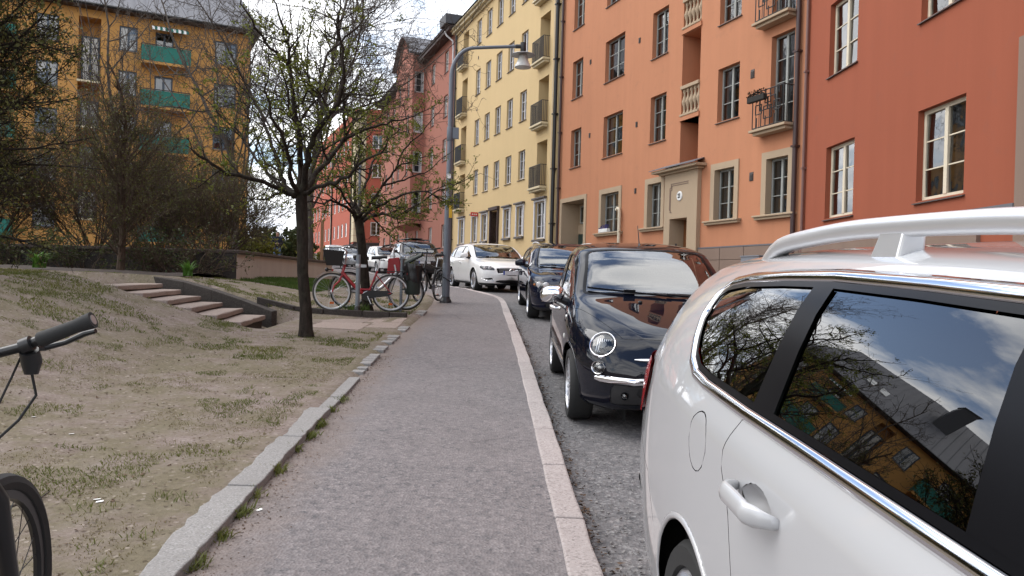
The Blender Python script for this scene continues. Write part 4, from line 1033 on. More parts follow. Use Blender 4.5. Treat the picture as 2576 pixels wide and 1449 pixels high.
class Grow:
    def __init__(s, seed, **k):
        s.g = np.random.default_rng(seed); s.S = []; s.L = []; s.T = []
        s.nseg = k.get('nseg', (8, 6, 5, 3)); s.wig = k.get('wig', (.12, .22, .30, .4)); s.up = k.get('up', (.02, .05, .05, .02))
        s.dens = k.get('dens', (3.5, 6., 9.)); s.ang = k.get('ang', (50, 55, 60)); s.rat = k.get('rat', (.55, .45, .35)); s.maxl = k.get('maxl', 3)
        s.rr = k.get('rr', (.55, .55, .6)); s.t0 = k.get('t0', (.2, .15, .15)); s.leafp = k.get('leafp', .8); s.flat = k.get('flat', 0.); s.rmin = k.get('rmin', .0028); s.lmin = k.get('lmin', .05)
        s.clip = k.get('clip'); s.leaflv = k.get('leaflv', 3)
    def kids(s, pts, dirs, L, r, lvl):
        if lvl >= s.maxl: return
        n = s.g.poisson(s.dens[lvl] * L)
        m = len(pts) - 1
        for _ in range(n):
            t = s.t0[lvl] + (1 - s.t0[lvl]) * s.g.random(); i = min(int(t * m), m - 1); f = t * m - i
            p = pts[i] * (1 - f) + pts[i + 1] * f; d = dirs[i]
            a = R(s.ang[lvl] + s.g.normal() * 12)
            q = s.g.normal(size=3); q -= q @ d * d; q[2] *= (1 - s.flat); q /= np.linalg.norm(q) + 1e-9
            nd = d * math.cos(a) + q * math.sin(a)
            l = max(s.lmin, L * s.rat[lvl] * (1.15 - .75 * t) * s.g.uniform(.6, 1.3))
            s.branch(p, nd, l, max(s.rmin, r * s.rr[lvl] * (1 - .6 * t)), lvl + 1)
    def branch(s, p, d, L, r, lvl):
        if s.clip is not None and not s.clip(p): return
        n = s.nseg[lvl]; st = L / n; pts = [p]; dirs = []
        for i in range(n):
            d = d + s.g.normal(size=3) * s.wig[lvl]; d[2] += s.up[lvl]; d = d / np.linalg.norm(d)
            q = p + d * st; r0 = r * (1 - .75 * i / n); r1 = r * (1 - .75 * (i + 1) / n)
            s.S.append((*p, *q, max(r0, s.rmin), max(r1, s.rmin * .8))); dirs.append(d); pts.append(q); p = q
            if lvl >= s.leaflv and s.g.random() < s.leafp: s.L.append(q)
        if lvl >= s.leaflv - 1: s.L.append(p)
        s.kids(pts, dirs, L, r, lvl)
    def limb(s, pts, r0, r1, sub=4, lvl=0):
        """a main limb along given points (smoothed), with children of level lvl+1"""
        P = np.array([tuple(q) for q in pts]); t = np.arange(len(P)); tt = np.linspace(0, len(P) - 1, (len(P) - 1) * sub + 1)
        def cr(x):
            i = min(int(x), len(P) - 2); f = x - i; p0 = P[max(i - 1, 0)]; p1 = P[i]; p2 = P[i + 1]; p3 = P[min(i + 2, len(P) - 1)]
            return .5 * (2 * p1 + (p2 - p0) * f + (2 * p0 - 5 * p1 + 4 * p2 - p3) * f * f + (3 * p1 - p0 - 3 * p2 + p3) * f ** 3)
        Q = [cr(x) + s.g.normal(size=3) * .012 for x in tt]; n = len(Q) - 1; dirs = []; L = 0
        for i in range(n):
            ra = r0 + (r1 - r0) * i / n; rb = r0 + (r1 - r0) * (i + 1) / n
            s.S.append((*Q[i], *Q[i + 1], ra, rb)); dd_ = Q[i + 1] - Q[i]; l = np.linalg.norm(dd_); L += l; dirs.append(dd_ / l)
        s.kids(Q, dirs, L, r0, lvl); s.branch(Q[-1], dirs[-1], L * .25, r1, 1)
def trunk_obj(pts, rad, mat, parent, origin, n=14, flare=1.5):
    b = MB(); P = [tuple(Vector(p) - Vector(origin)) for p in pts]; b.tube(P, rad, n)
    o = b.build('trunk', mat, parent, smooth=True); return o
def C2(x, y, Y): return pix((900 + .6901 * x) * .6389, .6901 * y * .6389, Y)

# ---------------- the near street tree
base = Vector((-2.69, 10.12, float(lawn_z(-2.69, 10.12)) - .02))
T1 = thing('street_tree', 'dark trunked young tree with sprouting green leaves nearest beside the pavement', 'tree', base)
fork = pix(757, 486, 10.12)
tp = [base + Vector((0, 0, -.1)), base, base.lerp(fork, .06), base.lerp(fork, .2) + Vector((.01, 0, 0)), base.lerp(fork, .45) + Vector((-.015, 0, 0)), base.lerp(fork, .7), base.lerp(fork, .9), fork + Vector((0, 0, .12))]
trunk_obj(tp, [.122, .112, .090, .077, .071, .072, .078, .066], 'bark', T1, base)
g = Grow(3, rmin=.0024, dens=(4.7, 6.6, 8.2), rat=(.45, .42, .34), up=(.0, .04, .05, .03), flat=.35, leafp=.75, lmin=.06, nseg=(8, 5, 4, 2), ang=(55, 60, 60))
Y0 = 10.12
limbs = [
 ([(400, 1120, 0), (340, 1100, -.1), (200, 1045, -.4), (0, 985, -.8), (-150, 900, -1.1)], .042, .014),
 ([(400, 1110, 0), (320, 1060, .2), (290, 960, .35), (240, 780, .6), (170, 620, .9), (100, 520, 1.1)], .040, .013),
 ([(410, 1110, 0), (420, 1000, .05), (400, 760, -.1), (370, 560, -.2), (345, 370, -.3), (350, 240, -.35), (280, 90, -.5)], .046, .013),
 ([(420, 1110, 0), (440, 960, -.2), (480, 770, -.5), (570, 650, -.7), (640, 550, -.9), (650, 330, -1.0), (615, 100, -1.1)], .046, .013),
 ([(560, 660, -.7), (520, 560, -.5), (530, 440, -.3), (570, 300, 0), (700, 180, .2), (830, 60, .4)], .026, .009),
 ([(430, 1110, 0), (490, 1010, .3), (580, 900, .6), (665, 800, .8), (780, 745, 1.0), (900, 700, 1.2), (1010, 680, 1.3)], .040, .011),
 ([(665, 800, .8), (660, 640, .6), (655, 450, .5), (640, 300, .4), (610, 60, .3)], .026, .010),
 ([(430, 1120, 0), (500, 1065, -.3), (650, 1030, -.7), (760, 930, -1.0), (900, 860, -1.2)], .034, .010),
 ([(380, 1120, 0), (250, 1030, .6), (140, 880, 1.2), (60, 760, 1.6), (-60, 640, 1.8)], .030, .010),
 ([(345, 370, -.3), (240, 280, -.6), (130, 120, -.9), (60, -60, -1)], .022, .008),
 ([(400, 1115, 0), (350, 1010, -.7), (330, 850, -1.2), (250, 680, -1.6), (200, 500, -1.8)], .034, .010),
 ([(420, 1110, 0), (470, 980, .9), (520, 820, 1.4), (500, 600, 1.8), (450, 380, 2.0), (470, 150, 2.1)], .034, .010),
]
for pts, r0, r1 in limbs: g.limb([C2(x, y, Y0 + dy) for (x, y, dy) in pts], r0, r1)
seg_mesh('branches', g.S, 'bark', T1, origin=np.array(base)); leaf_mesh('leaves', g.L, .022, 'leaf_spring', T1, np.array(base), per=3, spread=.018, seed=3)
print('tree1', len(g.S), len(g.L))
# ---------------- second street tree
base = Vector((-2.60, 13.95, float(lawn_z(-2.60, 13.95)) - .02))
T2 = thing('street_tree', 'smaller budding tree behind the red bicycle with wide low crown', 'tree', base)
fork = pix(903, 556, 13.95)
tp = [base + Vector((0, 0, -.1)), base, base.lerp(fork, .08), base.lerp(fork, .3), base.lerp(fork, .6) + Vector((.01, 0, 0)), fork, fork + Vector((0, 0, .12))]
trunk_obj(tp, [.13, .115, .092, .085, .08, .08, .06], 'bark', T2, base)
g = Grow(8, rmin=.0026, dens=(4.8, 6.8, 8.2), rat=(.45, .42, .34), up=(.0, .03, .04, .03), flat=.45, leafp=.75, lmin=.06, nseg=(8, 5, 4, 2), ang=(55, 60, 60))
Y0 = 13.95
for pts, r0, r1 in [
 ([(735, 1260, 0), (690, 1200, -.2), (600, 1150, -.6), (540, 1155, -1.0), (450, 1150, -1.4)], .034, .010),
 ([(740, 1255, 0), (725, 1150, .1), (720, 1000, .2), (730, 880, .4), (790, 780, .7)], .036, .012),
 ([(745, 1255, 0), (800, 1160, -.3), (880, 1060, -.6), (960, 960, -.9), (1080, 900, -1.2)], .034, .010),
 ([(750, 1260, 0), (800, 1245, .3), (870, 1215, .6), (960, 1235, 1.0), (1060, 1180, 1.3), (1200, 1090, 1.5), (1330, 1040, 1.6)], .036, .009),
 ([(755, 1250, 0), (840, 1180, -.7), (950, 1130, -1.2), (1080, 1090, -1.6), (1180, 1120, -1.8)], .032, .009),
 ([(740, 1250, 0), (680, 1100, .8), (640, 980, 1.3), (600, 880, 1.6)], .030, .010),
 ([(740, 1250, 0), (780, 1050, 1.0), (840, 900, 1.6), (920, 780, 2.0), (1000, 720, 2.3)], .032, .010),
 ([(880, 1060, -.6), (1000, 1020, -.4), (1120, 980, -.2), (1250, 880, 0)], .020, .007),
 ([(735, 1255, 0), (640, 1090, -1.2), (560, 1010, -1.8)], .026, .009),
 ([(960, 960, -.9), (1000, 850, -1), (1100, 760, -1.1), (1200, 640, -1.1)], .018, .007)]:
    g.limb([C2(x, y, Y0 + dy) for (x, y, dy) in pts], r0, r1)
seg_mesh('branches', g.S, 'bark', T2, origin=np.array(base)); leaf_mesh('leaves', g.L, .026, 'leaf_spring', T2, np.array(base), per=3, spread=.018, seed=4)
print('tree2', len(g.S), len(g.L))
# ---------------- tall bare trees behind
def free_tree(name, label, base, H_, trunk_h, r, seed, lean=(0, 0), nl=7, spread=38, bark_='bark_grey', leafm='leaf_olive', leafs=.02, lp=.3, per=1, group=None, f0=.65, lr=.5, **kw):
    base = Vector(base); T = thing(name, label, 'tree', base, group=group)
    g = Grow(seed, **kw); top = base + Vector((lean[0], lean[1], trunk_h))
    trunk_obj([base + Vector((0, 0, -.15)), base, base.lerp(top, .3) + Vector((.03, 0, 0)), base.lerp(top, .7), top, top + Vector((0, 0, .15))], [r * 1.25, r * 1.1, r * .9, r * .8, r * .7, r * .4], bark_, T, base, 9)
    for k in range(nl):
        a = 2 * PI * (k + g.g.random() * .6) / nl; el = R(spread * (1.25 if k % 2 else .6) + g.g.normal() * 6)
        d = np.array([math.cos(a) * math.sin(el), math.sin(a) * math.sin(el), math.cos(el)])
        st = np.array(base.lerp(top, f0 + (1 - f0) * g.g.random())); Lb = (H_ - trunk_h) * g.g.uniform(.75, 1.1)
        g.branch(st, d, Lb, r * lr, 0)
    g.branch(np.array(top), np.array([.03, 0, 1.]), H_ - trunk_h, r * .6, 0)
    seg_mesh('branches', g.S, bark_, T, origin=np.array(base))
    if lp > 0 and g.L: leaf_mesh('leaves', g.L, leafs, leafm, T, np.array(base), per=per, spread=.03, seed=seed)
    print(name, len(g.S), len(g.L)); return T
TG = None
free_tree('bare_tree', 'tall leafless tree rising behind the near street tree', (-7.84, 29.5, 1.8), 14.5, 3.0, .17, 31, lr=.3, nl=9, spread=26, rmin=.007, lp=.0, leaflv=3, dens=(1.9, 3.2, 4.2), rat=(.42, .42, .38), up=(.03, .06, .06, .04), leafs=.05, maxl=3, lmin=.2)
free_tree('bare_tree', 'leafless tree with grey twigs in front of the ochre block right corner', (-11.2, 31, 1.85), 12.5, 2.5, .15, 32, lr=.3, nl=8, spread=24, rmin=.008, lp=.0, leaflv=3, dens=(1.3, 2.2, 3.2), rat=(.42, .42, .38), up=(.03, .06, .06, .04), maxl=3, lmin=.2)
free_tree('bare_tree', 'thin leafless tree behind the upright shrub tree before the ochre block', (-14.5, 28, 1.85), 10.5, 2.0, .13, 37, lr=.3, nl=8, spread=26, rmin=.007, lp=.0, leaflv=3, dens=(1.4, 2.2, 3.2), rat=(.42, .42, .38), up=(.03, .06, .06, .04), maxl=3, lmin=.2)
# dark tree at the left edge
free_tree('dark_tree', 'dense dark twiggy tree filling the left edge above the mound', (-8.3, 10.6, 1.25), 7.0, 4.6, .13, 41, nl=120, spread=66, f0=.10, lr=.22, bark_='bark', leafm='leaf_olive', leafs=.036, rmin=.0045, leafp=.8, leaflv=3, dens=(6.5, 7.0, 6.5), rat=(.42, .42, .38), up=(.03, .03, .02, .02), ang=(45, 50, 55), maxl=3, flat=.3, lmin=.08, nseg=(9, 5, 4, 2), clip=lambda p: math.hypot(p[0] + 8.3, p[1] - 10.6) < 2.15)
# upright shrub tree
free_tree('upright_shrub_tree', 'narrow upright twiggy shrub tree with tiny buds by the dark hedge', (-7.95, 15.6, 1.33), 4.3, 2.4, .075, 42, nl=60, spread=34, f0=.06, lr=.2, bark_='bark_shrub', leafm='leaf_olive', leafs=.026, rmin=.0035, leafp=.55, leaflv=3, dens=(7, 7.5, 7.5), rat=(.38, .40, .36), up=(.05, .08, .06, .03), ang=(38, 42, 48), maxl=3, lmin=.07, nseg=(8, 5, 4, 2))
def shrub(name, label, base, n, H_, spread, seed, bark_='bark_shrub', leafm='leaf_olive', leafs=.03, lp=.25, r=.017, dens=(5.8, 6.5, 0), maxl=2, rmin=.0045, up=(.02, .05, .05, .0), foot=.25, rat=(.40, .40, .3), wig=(.09, .2, .3, .4), lv=2, cat='shrub', group=None, ang=(38, 45, 50)):
    base = Vector(base); T = thing(name, label, cat, base, group=group)
    g = Grow(seed, dens=dens, maxl=maxl, rmin=rmin, up=up, rat=rat, leaflv=lv, leafp=lp, wig=wig, ang=ang, lmin=.08)
    for k in range(n):
        a = g.g.uniform(0, 2 * PI); el = R(spread) * math.sqrt(g.g.random()); f = foot * g.g.random()
        p = np.array(base) + np.array([math.cos(a) * f, math.sin(a) * f, -.05])
        g.branch(p, np.array([math.cos(a) * math.sin(el), math.sin(a) * math.sin(el), math.cos(el)]), H_ * g.g.uniform(.7, 1.1), r * g.g.uniform(.6, 1.1), 0)
    seg_mesh('branches', g.S, bark_, T, origin=np.array(base))
    if g.L: leaf_mesh('leaves', g.L, leafs, leafm, T, np.array(base), spread=.03, seed=seed)
    print(name, len(g.S), len(g.L)); return T
shrub('bare_shrub', 'brown many stemmed shrub fanning out above the retaining wall corner', (-7.3, 19.3, 1.8), 30, 3.1, 48, 51, rmin=.0045, lp=.25)
shrub('bare_shrub', 'brown leggy shrub left of the wall corner shrub, over the dark wall end', (-8.9, 19.6, 1.8), 34, 3.3, 48, 52, rmin=.0045, lp=.25)
shrub('bare_shrub', 'arching brown shrub on the terrace behind the near street tree trunk', (-9.3, 23.5, 1.82), 34, 3.2, 52, 53, rmin=.0045, lp=.25)
shrub('bare_shrub', 'tangled brown shrub behind the upright shrub tree', (-10.6, 19.5, 1.82), 36, 3.7, 46, 54, rmin=.0045, lp=.25)
shrub('bare_shrub', 'large tangled shrub between dark tree and upright shrub tree', (-12.6, 18.5, 1.8), 40, 4.0, 45, 55, rmin=.0045, lp=.25)
shrub('bare_shrub', 'tangled shrub behind the dark tree at the left edge', (-15.2, 18.6, 1.8), 42, 4.2, 46, 56, rmin=.0045, lp=.25)
shrub('yellow_bush', 'yellow green bush beside the standing person on the terrace', (-11.0, 32.0, 1.85), 22, 1.6, 60, 57, leafm='leaf_yellow', leafs=.09, lp=.6, dens=(5, 6, 0), rmin=.008)
shrub('yellow_bush', 'yellow green bush half hidden behind the near street tree trunk', (-9.7, 38.6, 1.85), 16, 1.2, 60, 58, leafm='leaf_yellow', leafs=.09, lp=.6, dens=(5, 6, 0), rmin=.008)
for i, (x, yv, lab, hh) in enumerate([(-6.75, 16.45, 'low bare hedge bush in front of the dark wall end, nearest the corner', 1.15), (-7.5, 16.6, 'low bare hedge bush second from the wall corner', 1.15), (-9.2, 16.5, 'low dark hedge bush left of the upright shrub tree', 1.0), (-10.6, 16.5, 'low dark hedge bush with green leaves right of the lily clump', 1.05), (-12.0, 16.4, 'low dark hedge bush behind the lily clumps', 1.1), (-13.6, 16.4, 'low dark hedge bush at the left edge under the dark tree', 1.1)]):
    shrub('hedge_bush', lab, (x, yv, float(lawn_z(x, yv))), 30, hh, 62, 60 + i, leafm='leaf_hedge', leafs=.035, lp=.06 if i < 2 else .7, dens=(7, 8, 0), rmin=.0045, r=.014, foot=.6, group='low hedge bushes', wig=(.16, .25, .3, .4))
shrub('evergreen_hedge', 'dark green leafy hedge mass by the street end railing', (-14.2, 47, 2.0), 30, 2.4, 50, 70, leafm='leaf_hedge', leafs=.14, lp=1., dens=(6, 8, 0), rmin=.01, foot=1.2)
# lily clumps
def lily(label, x, y, n, s, seed):
    z = float(lawn_z(x, y)) + .03; T = thing('lily_clump', label, 'plant', (x, y, z), group='lily clumps'); g = np.random.default_rng(seed)
    V = []; F = []
    for k in range(n):
        a = g.uniform(0, 2 * PI); L = s * g.uniform(.7, 1.2); c = g.uniform(.25, .75); wv = s * .085; bx_, by_ = g.normal(0, .08 * s, 2); b0 = len(V)
        for i in range(6):
            t = i / 5; rr = L * c * t * t * 1.3; hz = L * (t - .55 * c * t ** 3) * .8; wi = wv * (1 - .9 * t ** 1.6) * .5
            px, py = bx_ + math.cos(a) * rr, by_ + math.sin(a) * rr
            V += [(px - math.sin(a) * wi, py + math.cos(a) * wi, hz), (px + math.sin(a) * wi, py - math.cos(a) * wi, hz)]
            if i: q = b0 + 2 * i; F.append((q - 2, q - 1, q + 1, q))
    o = fast_mesh('leaves', V, F, 'leaf_lily', T, smooth=True); o['kind'] = 'stuff'
lily('bright green strappy lily clump left of the dark hedge', *pix(95, 688, 14.2).xy, 60, .48, 1)
lily('bright green strappy lily clump at the left picture edge', *pix(8, 688, 13.6).xy, 55, .42, 2)
lily('small strappy lily clump above the stone steps', *pix(472, 704, 14.6).xy, 40, .42, 3)
# grass blades, tufts
def blades(name, X, Y, Z, h, wd, mat, parent=None, seed=1, lean=.5):
    g = np.random.default_rng(seed); n = len(X); a = g.uniform(0, 2 * PI, n); hh = h * g.uniform(.5, 1.3, n); w_ = wd * g.uniform(.7, 1.3, n)
    l = hh * lean * g.uniform(.2, 1.4, n); b_ = g.uniform(0, 2 * PI, n)
    P = np.stack([X, Y, Z - .004], 1); dx = np.stack([np.cos(a) * w_ / 2, np.sin(a) * w_ / 2, 0 * a], 1); tip = P + np.stack([np.cos(b_) * l, np.sin(b_) * l, hh], 1); mid = P * .5 + tip * .5 + np.stack([0 * a, 0 * a, hh * .12], 1)
    V = np.stack([P - dx, P + dx, mid + dx * .8, tip, mid - dx * .8], 1).reshape(-1, 3)
    i = np.arange(n)[:, None] * 5
    F = np.concatenate([i + np.array([[0, 1, 2, 4]]), i + np.array([[4, 2, 3, 3]])]).astype(int)
    me = bpy.data.meshes.new(name)
    F3 = np.concatenate([i + np.array([[0, 1, 2]]), i + np.array([[0, 2, 4]]), i + np.array([[4, 2, 3]])])
    o = fast_mesh(name, V, F3, mat, parent); o['kind'] = 'stuff'; return o
def patchy(n, x0, x1, y0, y1, thr, seed, s1=.55, s2=.16):
    g = np.random.default_rng(seed); Y = y0 + (y1 - y0) * g.random(n) ** 1.0; X = x0 + (x1 - x0) * g.random(n)
    m = .6 * vnoise(X, Y, s1, seed) + .4 * vnoise(X, Y, s2, seed + 1) + .22 * vnoise(X, Y, 2.6, seed + 2)
    inY, st = stair_mask(X, Y); ok = (m > thr) & (X < SL(Y) - .22) & (inY * (X < -1.6) < .4) & ((X - 0) > -16)
    return X[ok], Y[ok]
def lawn_grass(name, n, reg, thr, h, wd, mat, seed):
    X, Y = patchy(n, *reg, thr, seed); o = blades(name, X, Y, lawn_z(X, Y), h, wd, mat, None, seed, 1.0); return tag(o, None, None, kind='stuff')
lawn_grass('grass', 150000, (-6.5, -1.3, 2.0, 10.5), .80, .020, .0055, 'grass', 71)
lawn_grass('tall_grass', 60000, (-6.5, -1.3, 2.0, 10.5), .885, .036, .005, 'grass', 79)
lawn_grass('dry_grass', 110000, (-7, -1.3, 1.8, 11), .70, .013, .005, 'grass_dry', 72)
lawn_grass('far_grass', 90000, (-8, -1.4, 8., 17), .66, .028, .009, 'grass', 73)
X = RNG.uniform(-6.0, -4.3, 16000); Y = RNG.uniform(16.9, 23, 16000); ok = (X > -6.05) & (X < SL(Y) - .4) & (vnoise(X, Y, 1.1, 3) > .35 - .1 * (Y - 16))
o = blades('lush_grass', X[ok], Y[ok], lawn_z(X[ok], Y[ok]), .075, .012, 'grass_lush', None, 75); tag(o, None, None, kind='stuff')
def tuft(x, y, z, n, s, seed, mat='grass'):
    g = np.random.default_rng(seed); X = x + g.normal(0, .025 * s, n); Y = y + g.normal(0, .04 * s, n)
    return blades('weeds', X, Y, np.full(n, z), .06 * s, .006 * s, mat, None, seed, 1.1)
tx_, ty_, tz_ = [], [], []
for (yv, n, s) in [(3.15, 70, 1.), (3.45, 60, .9), (3.75, 90, 1.3), (4.02, 40, .8), (4.45, 80, 1.1), (4.9, 30, .7), (5.25, 90, 1.2), (5.55, 60, 1.), (5.62, 40, .8), (6.05, 40, .7), (6.4, 26, .6), (6.5, 20, .6)]:
    xx = float(SL(yv)) + .02; tx_.append(RNG.normal(xx, .022, n)); ty_.append(RNG.normal(yv, .035 * s, n)); tz_.append(np.full(n, float(zs(yv))))
X = np.concatenate(tx_); Y = np.concatenate(ty_); o = blades('kerb_weeds', X, Y, zs(Y), .05, .008, 'grass', None, 77, 1.2); tag(o, None, None, kind='stuff')
X = RNG.normal(-2.72, .12, 200); Y = RNG.normal(13.6, .08, 200); o = blades('tree_foot_weeds', X, Y, lawn_z(X, Y), .16, .012, 'grass_lush', None, 78, .8); tag(o, None, None, kind='stuff')
# crumbs of gravel, twigs and leaf litter (nobody could count them)
def crumbs(name, X, Y, Z, s, mat, seed):
    g = np.random.default_rng(seed); n = len(X); P = np.stack([X, Y, Z], 1); q = g.normal(size=(n, 4, 3)) * (s * g.uniform(.4, 1.3, (n, 1, 1))); q[:, :, 2] = np.abs(q[:, :, 2]) * .6
    V = (P[:, None] + q).reshape(-1, 3); i = np.arange(n)[:, None] * 4
    F = np.concatenate([i + np.array([[0, 1, 2]]), i + np.array([[0, 1, 3]]), i + np.array([[1, 2, 3]]), i + np.array([[0, 2, 3]])])
    o = fast_mesh(name, V, F, mat); return tag(o, None, None, kind='stuff')
n = 2600; Y = RNG.uniform(2.2, 9, n); X = SL(Y) + np.abs(RNG.normal(0, .10, n)); crumbs('walk_litter', X, Y, zs(Y) + .002, .0045, 'leaf_litter', 1)
n = 5200; Y = RNG.uniform(2.4, 17, n); X = KO(Y) + .02 + np.abs(RNG.normal(0, .22, n)); crumbs('gutter_gravel', X, Y, zs(Y) - .088, .0055, 'granite_grey', 2)
n = 1500; Y = RNG.uniform(2.4, 17, n); X = KO(Y) + .01 + np.abs(RNG.normal(0, .05, n)); crumbs('gutter_leaves', X, Y, zs(Y) - .086, .010, 'leaf_litter', 3)
n = 4200; Y = RNG.uniform(2.2, 10, n); X = SL(Y) - .25 - RNG.uniform(0, 4.5, n); crumbs('lawn_litter', X, Y, lawn_z(X, Y) + .002, .007, 'leaf_litter', 4)
for (px, py) in ((245, 1258), (250, 1264), (85, 1050), (180, 1093), (155, 822), (960, 838), (652, 1285)):
    d_ = pix(px, py, 1.0) - Vector((0, 0, EYE)); tt_ = np.linspace(1, 14, 4000); zz_ = EYE + d_.z * tt_ - (lawn_z(d_.x * tt_, tt_) if px < 640 or py < 900 else zs(tt_)); k = int(np.argmax(zz_ < 0)); Yk = tt_[k]; p = (d_.x * Yk, Yk, EYE + d_.z * Yk + .004)
    b = MB(); b.add([(-.018, -.008, 0), (.016, -.01, .002), (.02, .009, .004), (-.012, .012, .001)], [(0, 1, 2, 3)]); o = b.build('paper_scrap', 'paper_white', None); o.location = p; o.rotation_euler = (0, 0, random.uniform(0, 6)); tag(o, 'tiny white paper scrap lying on the bare ground', 'litter', 'white paper scraps')
b = MB(); p0 = Vector((-2.36, 3.5, 0)); p0.z = float(lawn_z(p0.x, p0.y)) + .012
b.tube([(0, 0, 0), (.06, .10, .012), (.10, .22, .01), (.085, .33, .018)], [.006, .006, .005, .003], 6); b.tube([(.10, .22, .01), (.0, .30, .03)], [.004, .002], 5)
o = b.build('fallen_twig', 'bark_grey', None, smooth=True); o.location = p0; tag(o, 'short forked dry twig lying on the lawn by the black bicycle wheel', 'twig')
# ================================================================== CARS
from mathutils.bvhtree import BVHTree
def pchip(xk, yk, x):
    xk = np.asarray(xk, float); yk = np.asarray(yk, float)
    h = np.diff(xk, axis=0)
    return _pch(xk, yk, x)
def _pch(xk, yk, x):
    if xk[0] > xk[-1]: xk = xk[::-1]; yk = yk[::-1]
    h = np.diff(xk); d = np.diff(yk) / h; m = np.zeros_like(yk)
    for i in range(1, len(xk) - 1):
        if d[i - 1] * d[i] > 0:
            w1 = 2 * h[i] + h[i - 1]; w2 = h[i] + 2 * h[i - 1]; m[i] = (w1 + w2) / (w1 / d[i - 1] + w2 / d[i])
    m[0] = d[0]; m[-1] = d[-1]
    x = np.clip(x, xk[0], xk[-1]); i = np.clip(np.searchsorted(xk, x) - 1, 0, len(h) - 1); t = (x - xk[i]) / h[i]
    return ((1 + 2 * t) * (1 - t) ** 2) * yk[i] + t * (1 - t) ** 2 * h[i] * m[i] + t * t * (3 - 2 * t) * yk[i + 1] + t * t * (t - 1) * h[i] * m[i + 1]
def sd_poly(P, x, y, r=0.):
    """signed distance to a polygon (negative inside); r rounds its corners"""
    P = np.asarray(P, float); n = len(P)
    if r:
        # inset the polygon by r
        area = np.sum(P[:, 0] * np.roll(P[:, 1], -1) - np.roll(P[:, 0], -1) * P[:, 1]); sg = 1 if area > 0 else -1; Q = []
        for i in range(n):
            a, b, c = P[i - 1], P[i], P[(i + 1) % n]; e1 = (b - a) / np.linalg.norm(b - a); e2 = (c - b) / np.linalg.norm(c - b)
            n1 = np.array([-e1[1], e1[0]]) * sg; n2 = np.array([-e2[1], e2[0]]) * sg; mdir = n1 + n2; q = 1 + n1 @ n2
            Q.append(b + mdir * r / max(q, .15))
        P = np.array(Q)
    d = np.full(x.shape, 1e9); s = np.ones(x.shape)
    for i in range(n):
        a, b = P[i], P[i - 1]; ex, ey = b - a; wx, wy = x - a[0], y - a[1]
        t = np.clip((wx * ex + wy * ey) / (ex * ex + ey * ey), 0, 1); bx_, by_ = wx - ex * t, wy - ey * t; d = np.minimum(d, bx_ ** 2 + by_ ** 2)
        c1 = y >= a[1]; c2 = y < b[1]; c3 = ex * wy > ey * wx
        s = np.where((c1 & c2 & c3) | (~c1 & ~c2 & ~c3), -s, s)
    return s * np.sqrt(d) - r
class SM:
    """surface mesh with stored smooth normals that can be cut along d = 0"""
    def __init__(s, V, N, T): s.V, s.N, s.T = V, N, T
    def cut(s, f):
        d = f(s.V); T = s.T
        ins = d < 0; cnt = ins[T].sum(1)
        A = [T[cnt == 3]]; B = [T[cnt == 0]]; V = [s.V]; N = [s.N]; nb = len(s.V)
        for k in (1, 2):
            Q = T[cnt == k]
            if not len(Q): continue
            lone = ins[Q] if k == 1 else ~ins[Q]; r = lone.argmax(1); i = np.arange(len(Q))
            a, b, c = Q[i, r], Q[i, (r + 1) % 3], Q[i, (r + 2) % 3]
            tb = (d[a] / (d[a] - d[b] + 1e-12))[:, None]; tc_ = (d[a] / (d[a] - d[c] + 1e-12))[:, None]
            V += [s.V[a] * (1 - tb) + s.V[b] * tb, s.V[a] * (1 - tc_) + s.V[c] * tc_]; N += [s.N[a] * (1 - tb) + s.N[b] * tb, s.N[a] * (1 - tc_) + s.N[c] * tc_]
            ib = nb + np.arange(len(Q)); ic = ib + len(Q); nb += 2 * len(Q)
            t1 = np.stack([a, ib, ic], 1); t2 = np.concatenate([np.stack([ib, b, c], 1), np.stack([ib, c, ic], 1)])
            (A if k == 1 else B).append(t1); (B if k == 1 else A).append(t2)
        V = np.concatenate(V); N = np.concatenate(N); N /= np.linalg.norm(N, axis=1, keepdims=True) + 1e-12
        return SM.c(V, N, np.concatenate(A)), SM.c(V, N, np.concatenate(B))
    @staticmethod
    def c(V, N, T):
        if not len(T): return SM(np.zeros((0, 3)), np.zeros((0, 3)), np.zeros((0, 3), int))
        u, inv = np.unique(T, return_inverse=True); return SM(V[u], N[u], inv.reshape(-1, 3))
    def push(s, h): return SM(s.V + s.N * h, s.N, s.T)
    def mirror(s): k = np.array([1, -1, 1.]); return SM(s.V * k, s.N * k, s.T[:, ::-1])
    def join(s, o): return SM(np.concatenate([s.V, o.V]), np.concatenate([s.N, o.N]), np.concatenate([s.T, o.T + len(s.V)]))
    def both(s): return s.join(s.mirror())
    def obj(s, name, mat, parent):
        if not len(s.T): return None
        V, T = s.V, s.T
        key = np.round(V, 5); u, idx, inv = np.unique(key, axis=0, return_index=True, return_inverse=True); inv = inv.reshape(-1)
        T = inv[T]; ok = (T[:, 0] != T[:, 1]) & (T[:, 1] != T[:, 2]) & (T[:, 0] != T[:, 2]); T = T[ok]; V = V[idx]; N = s.N[idx]
        me = bpy.data.meshes.new(name); me.from_pydata(V.tolist(), [], T.tolist()); me.shade_smooth(); me.normals_split_custom_set_from_vertices(N.tolist()); me.materials.append(M[mat]); me.update()
        return link(bpy.data.objects.new(name, me), parent)
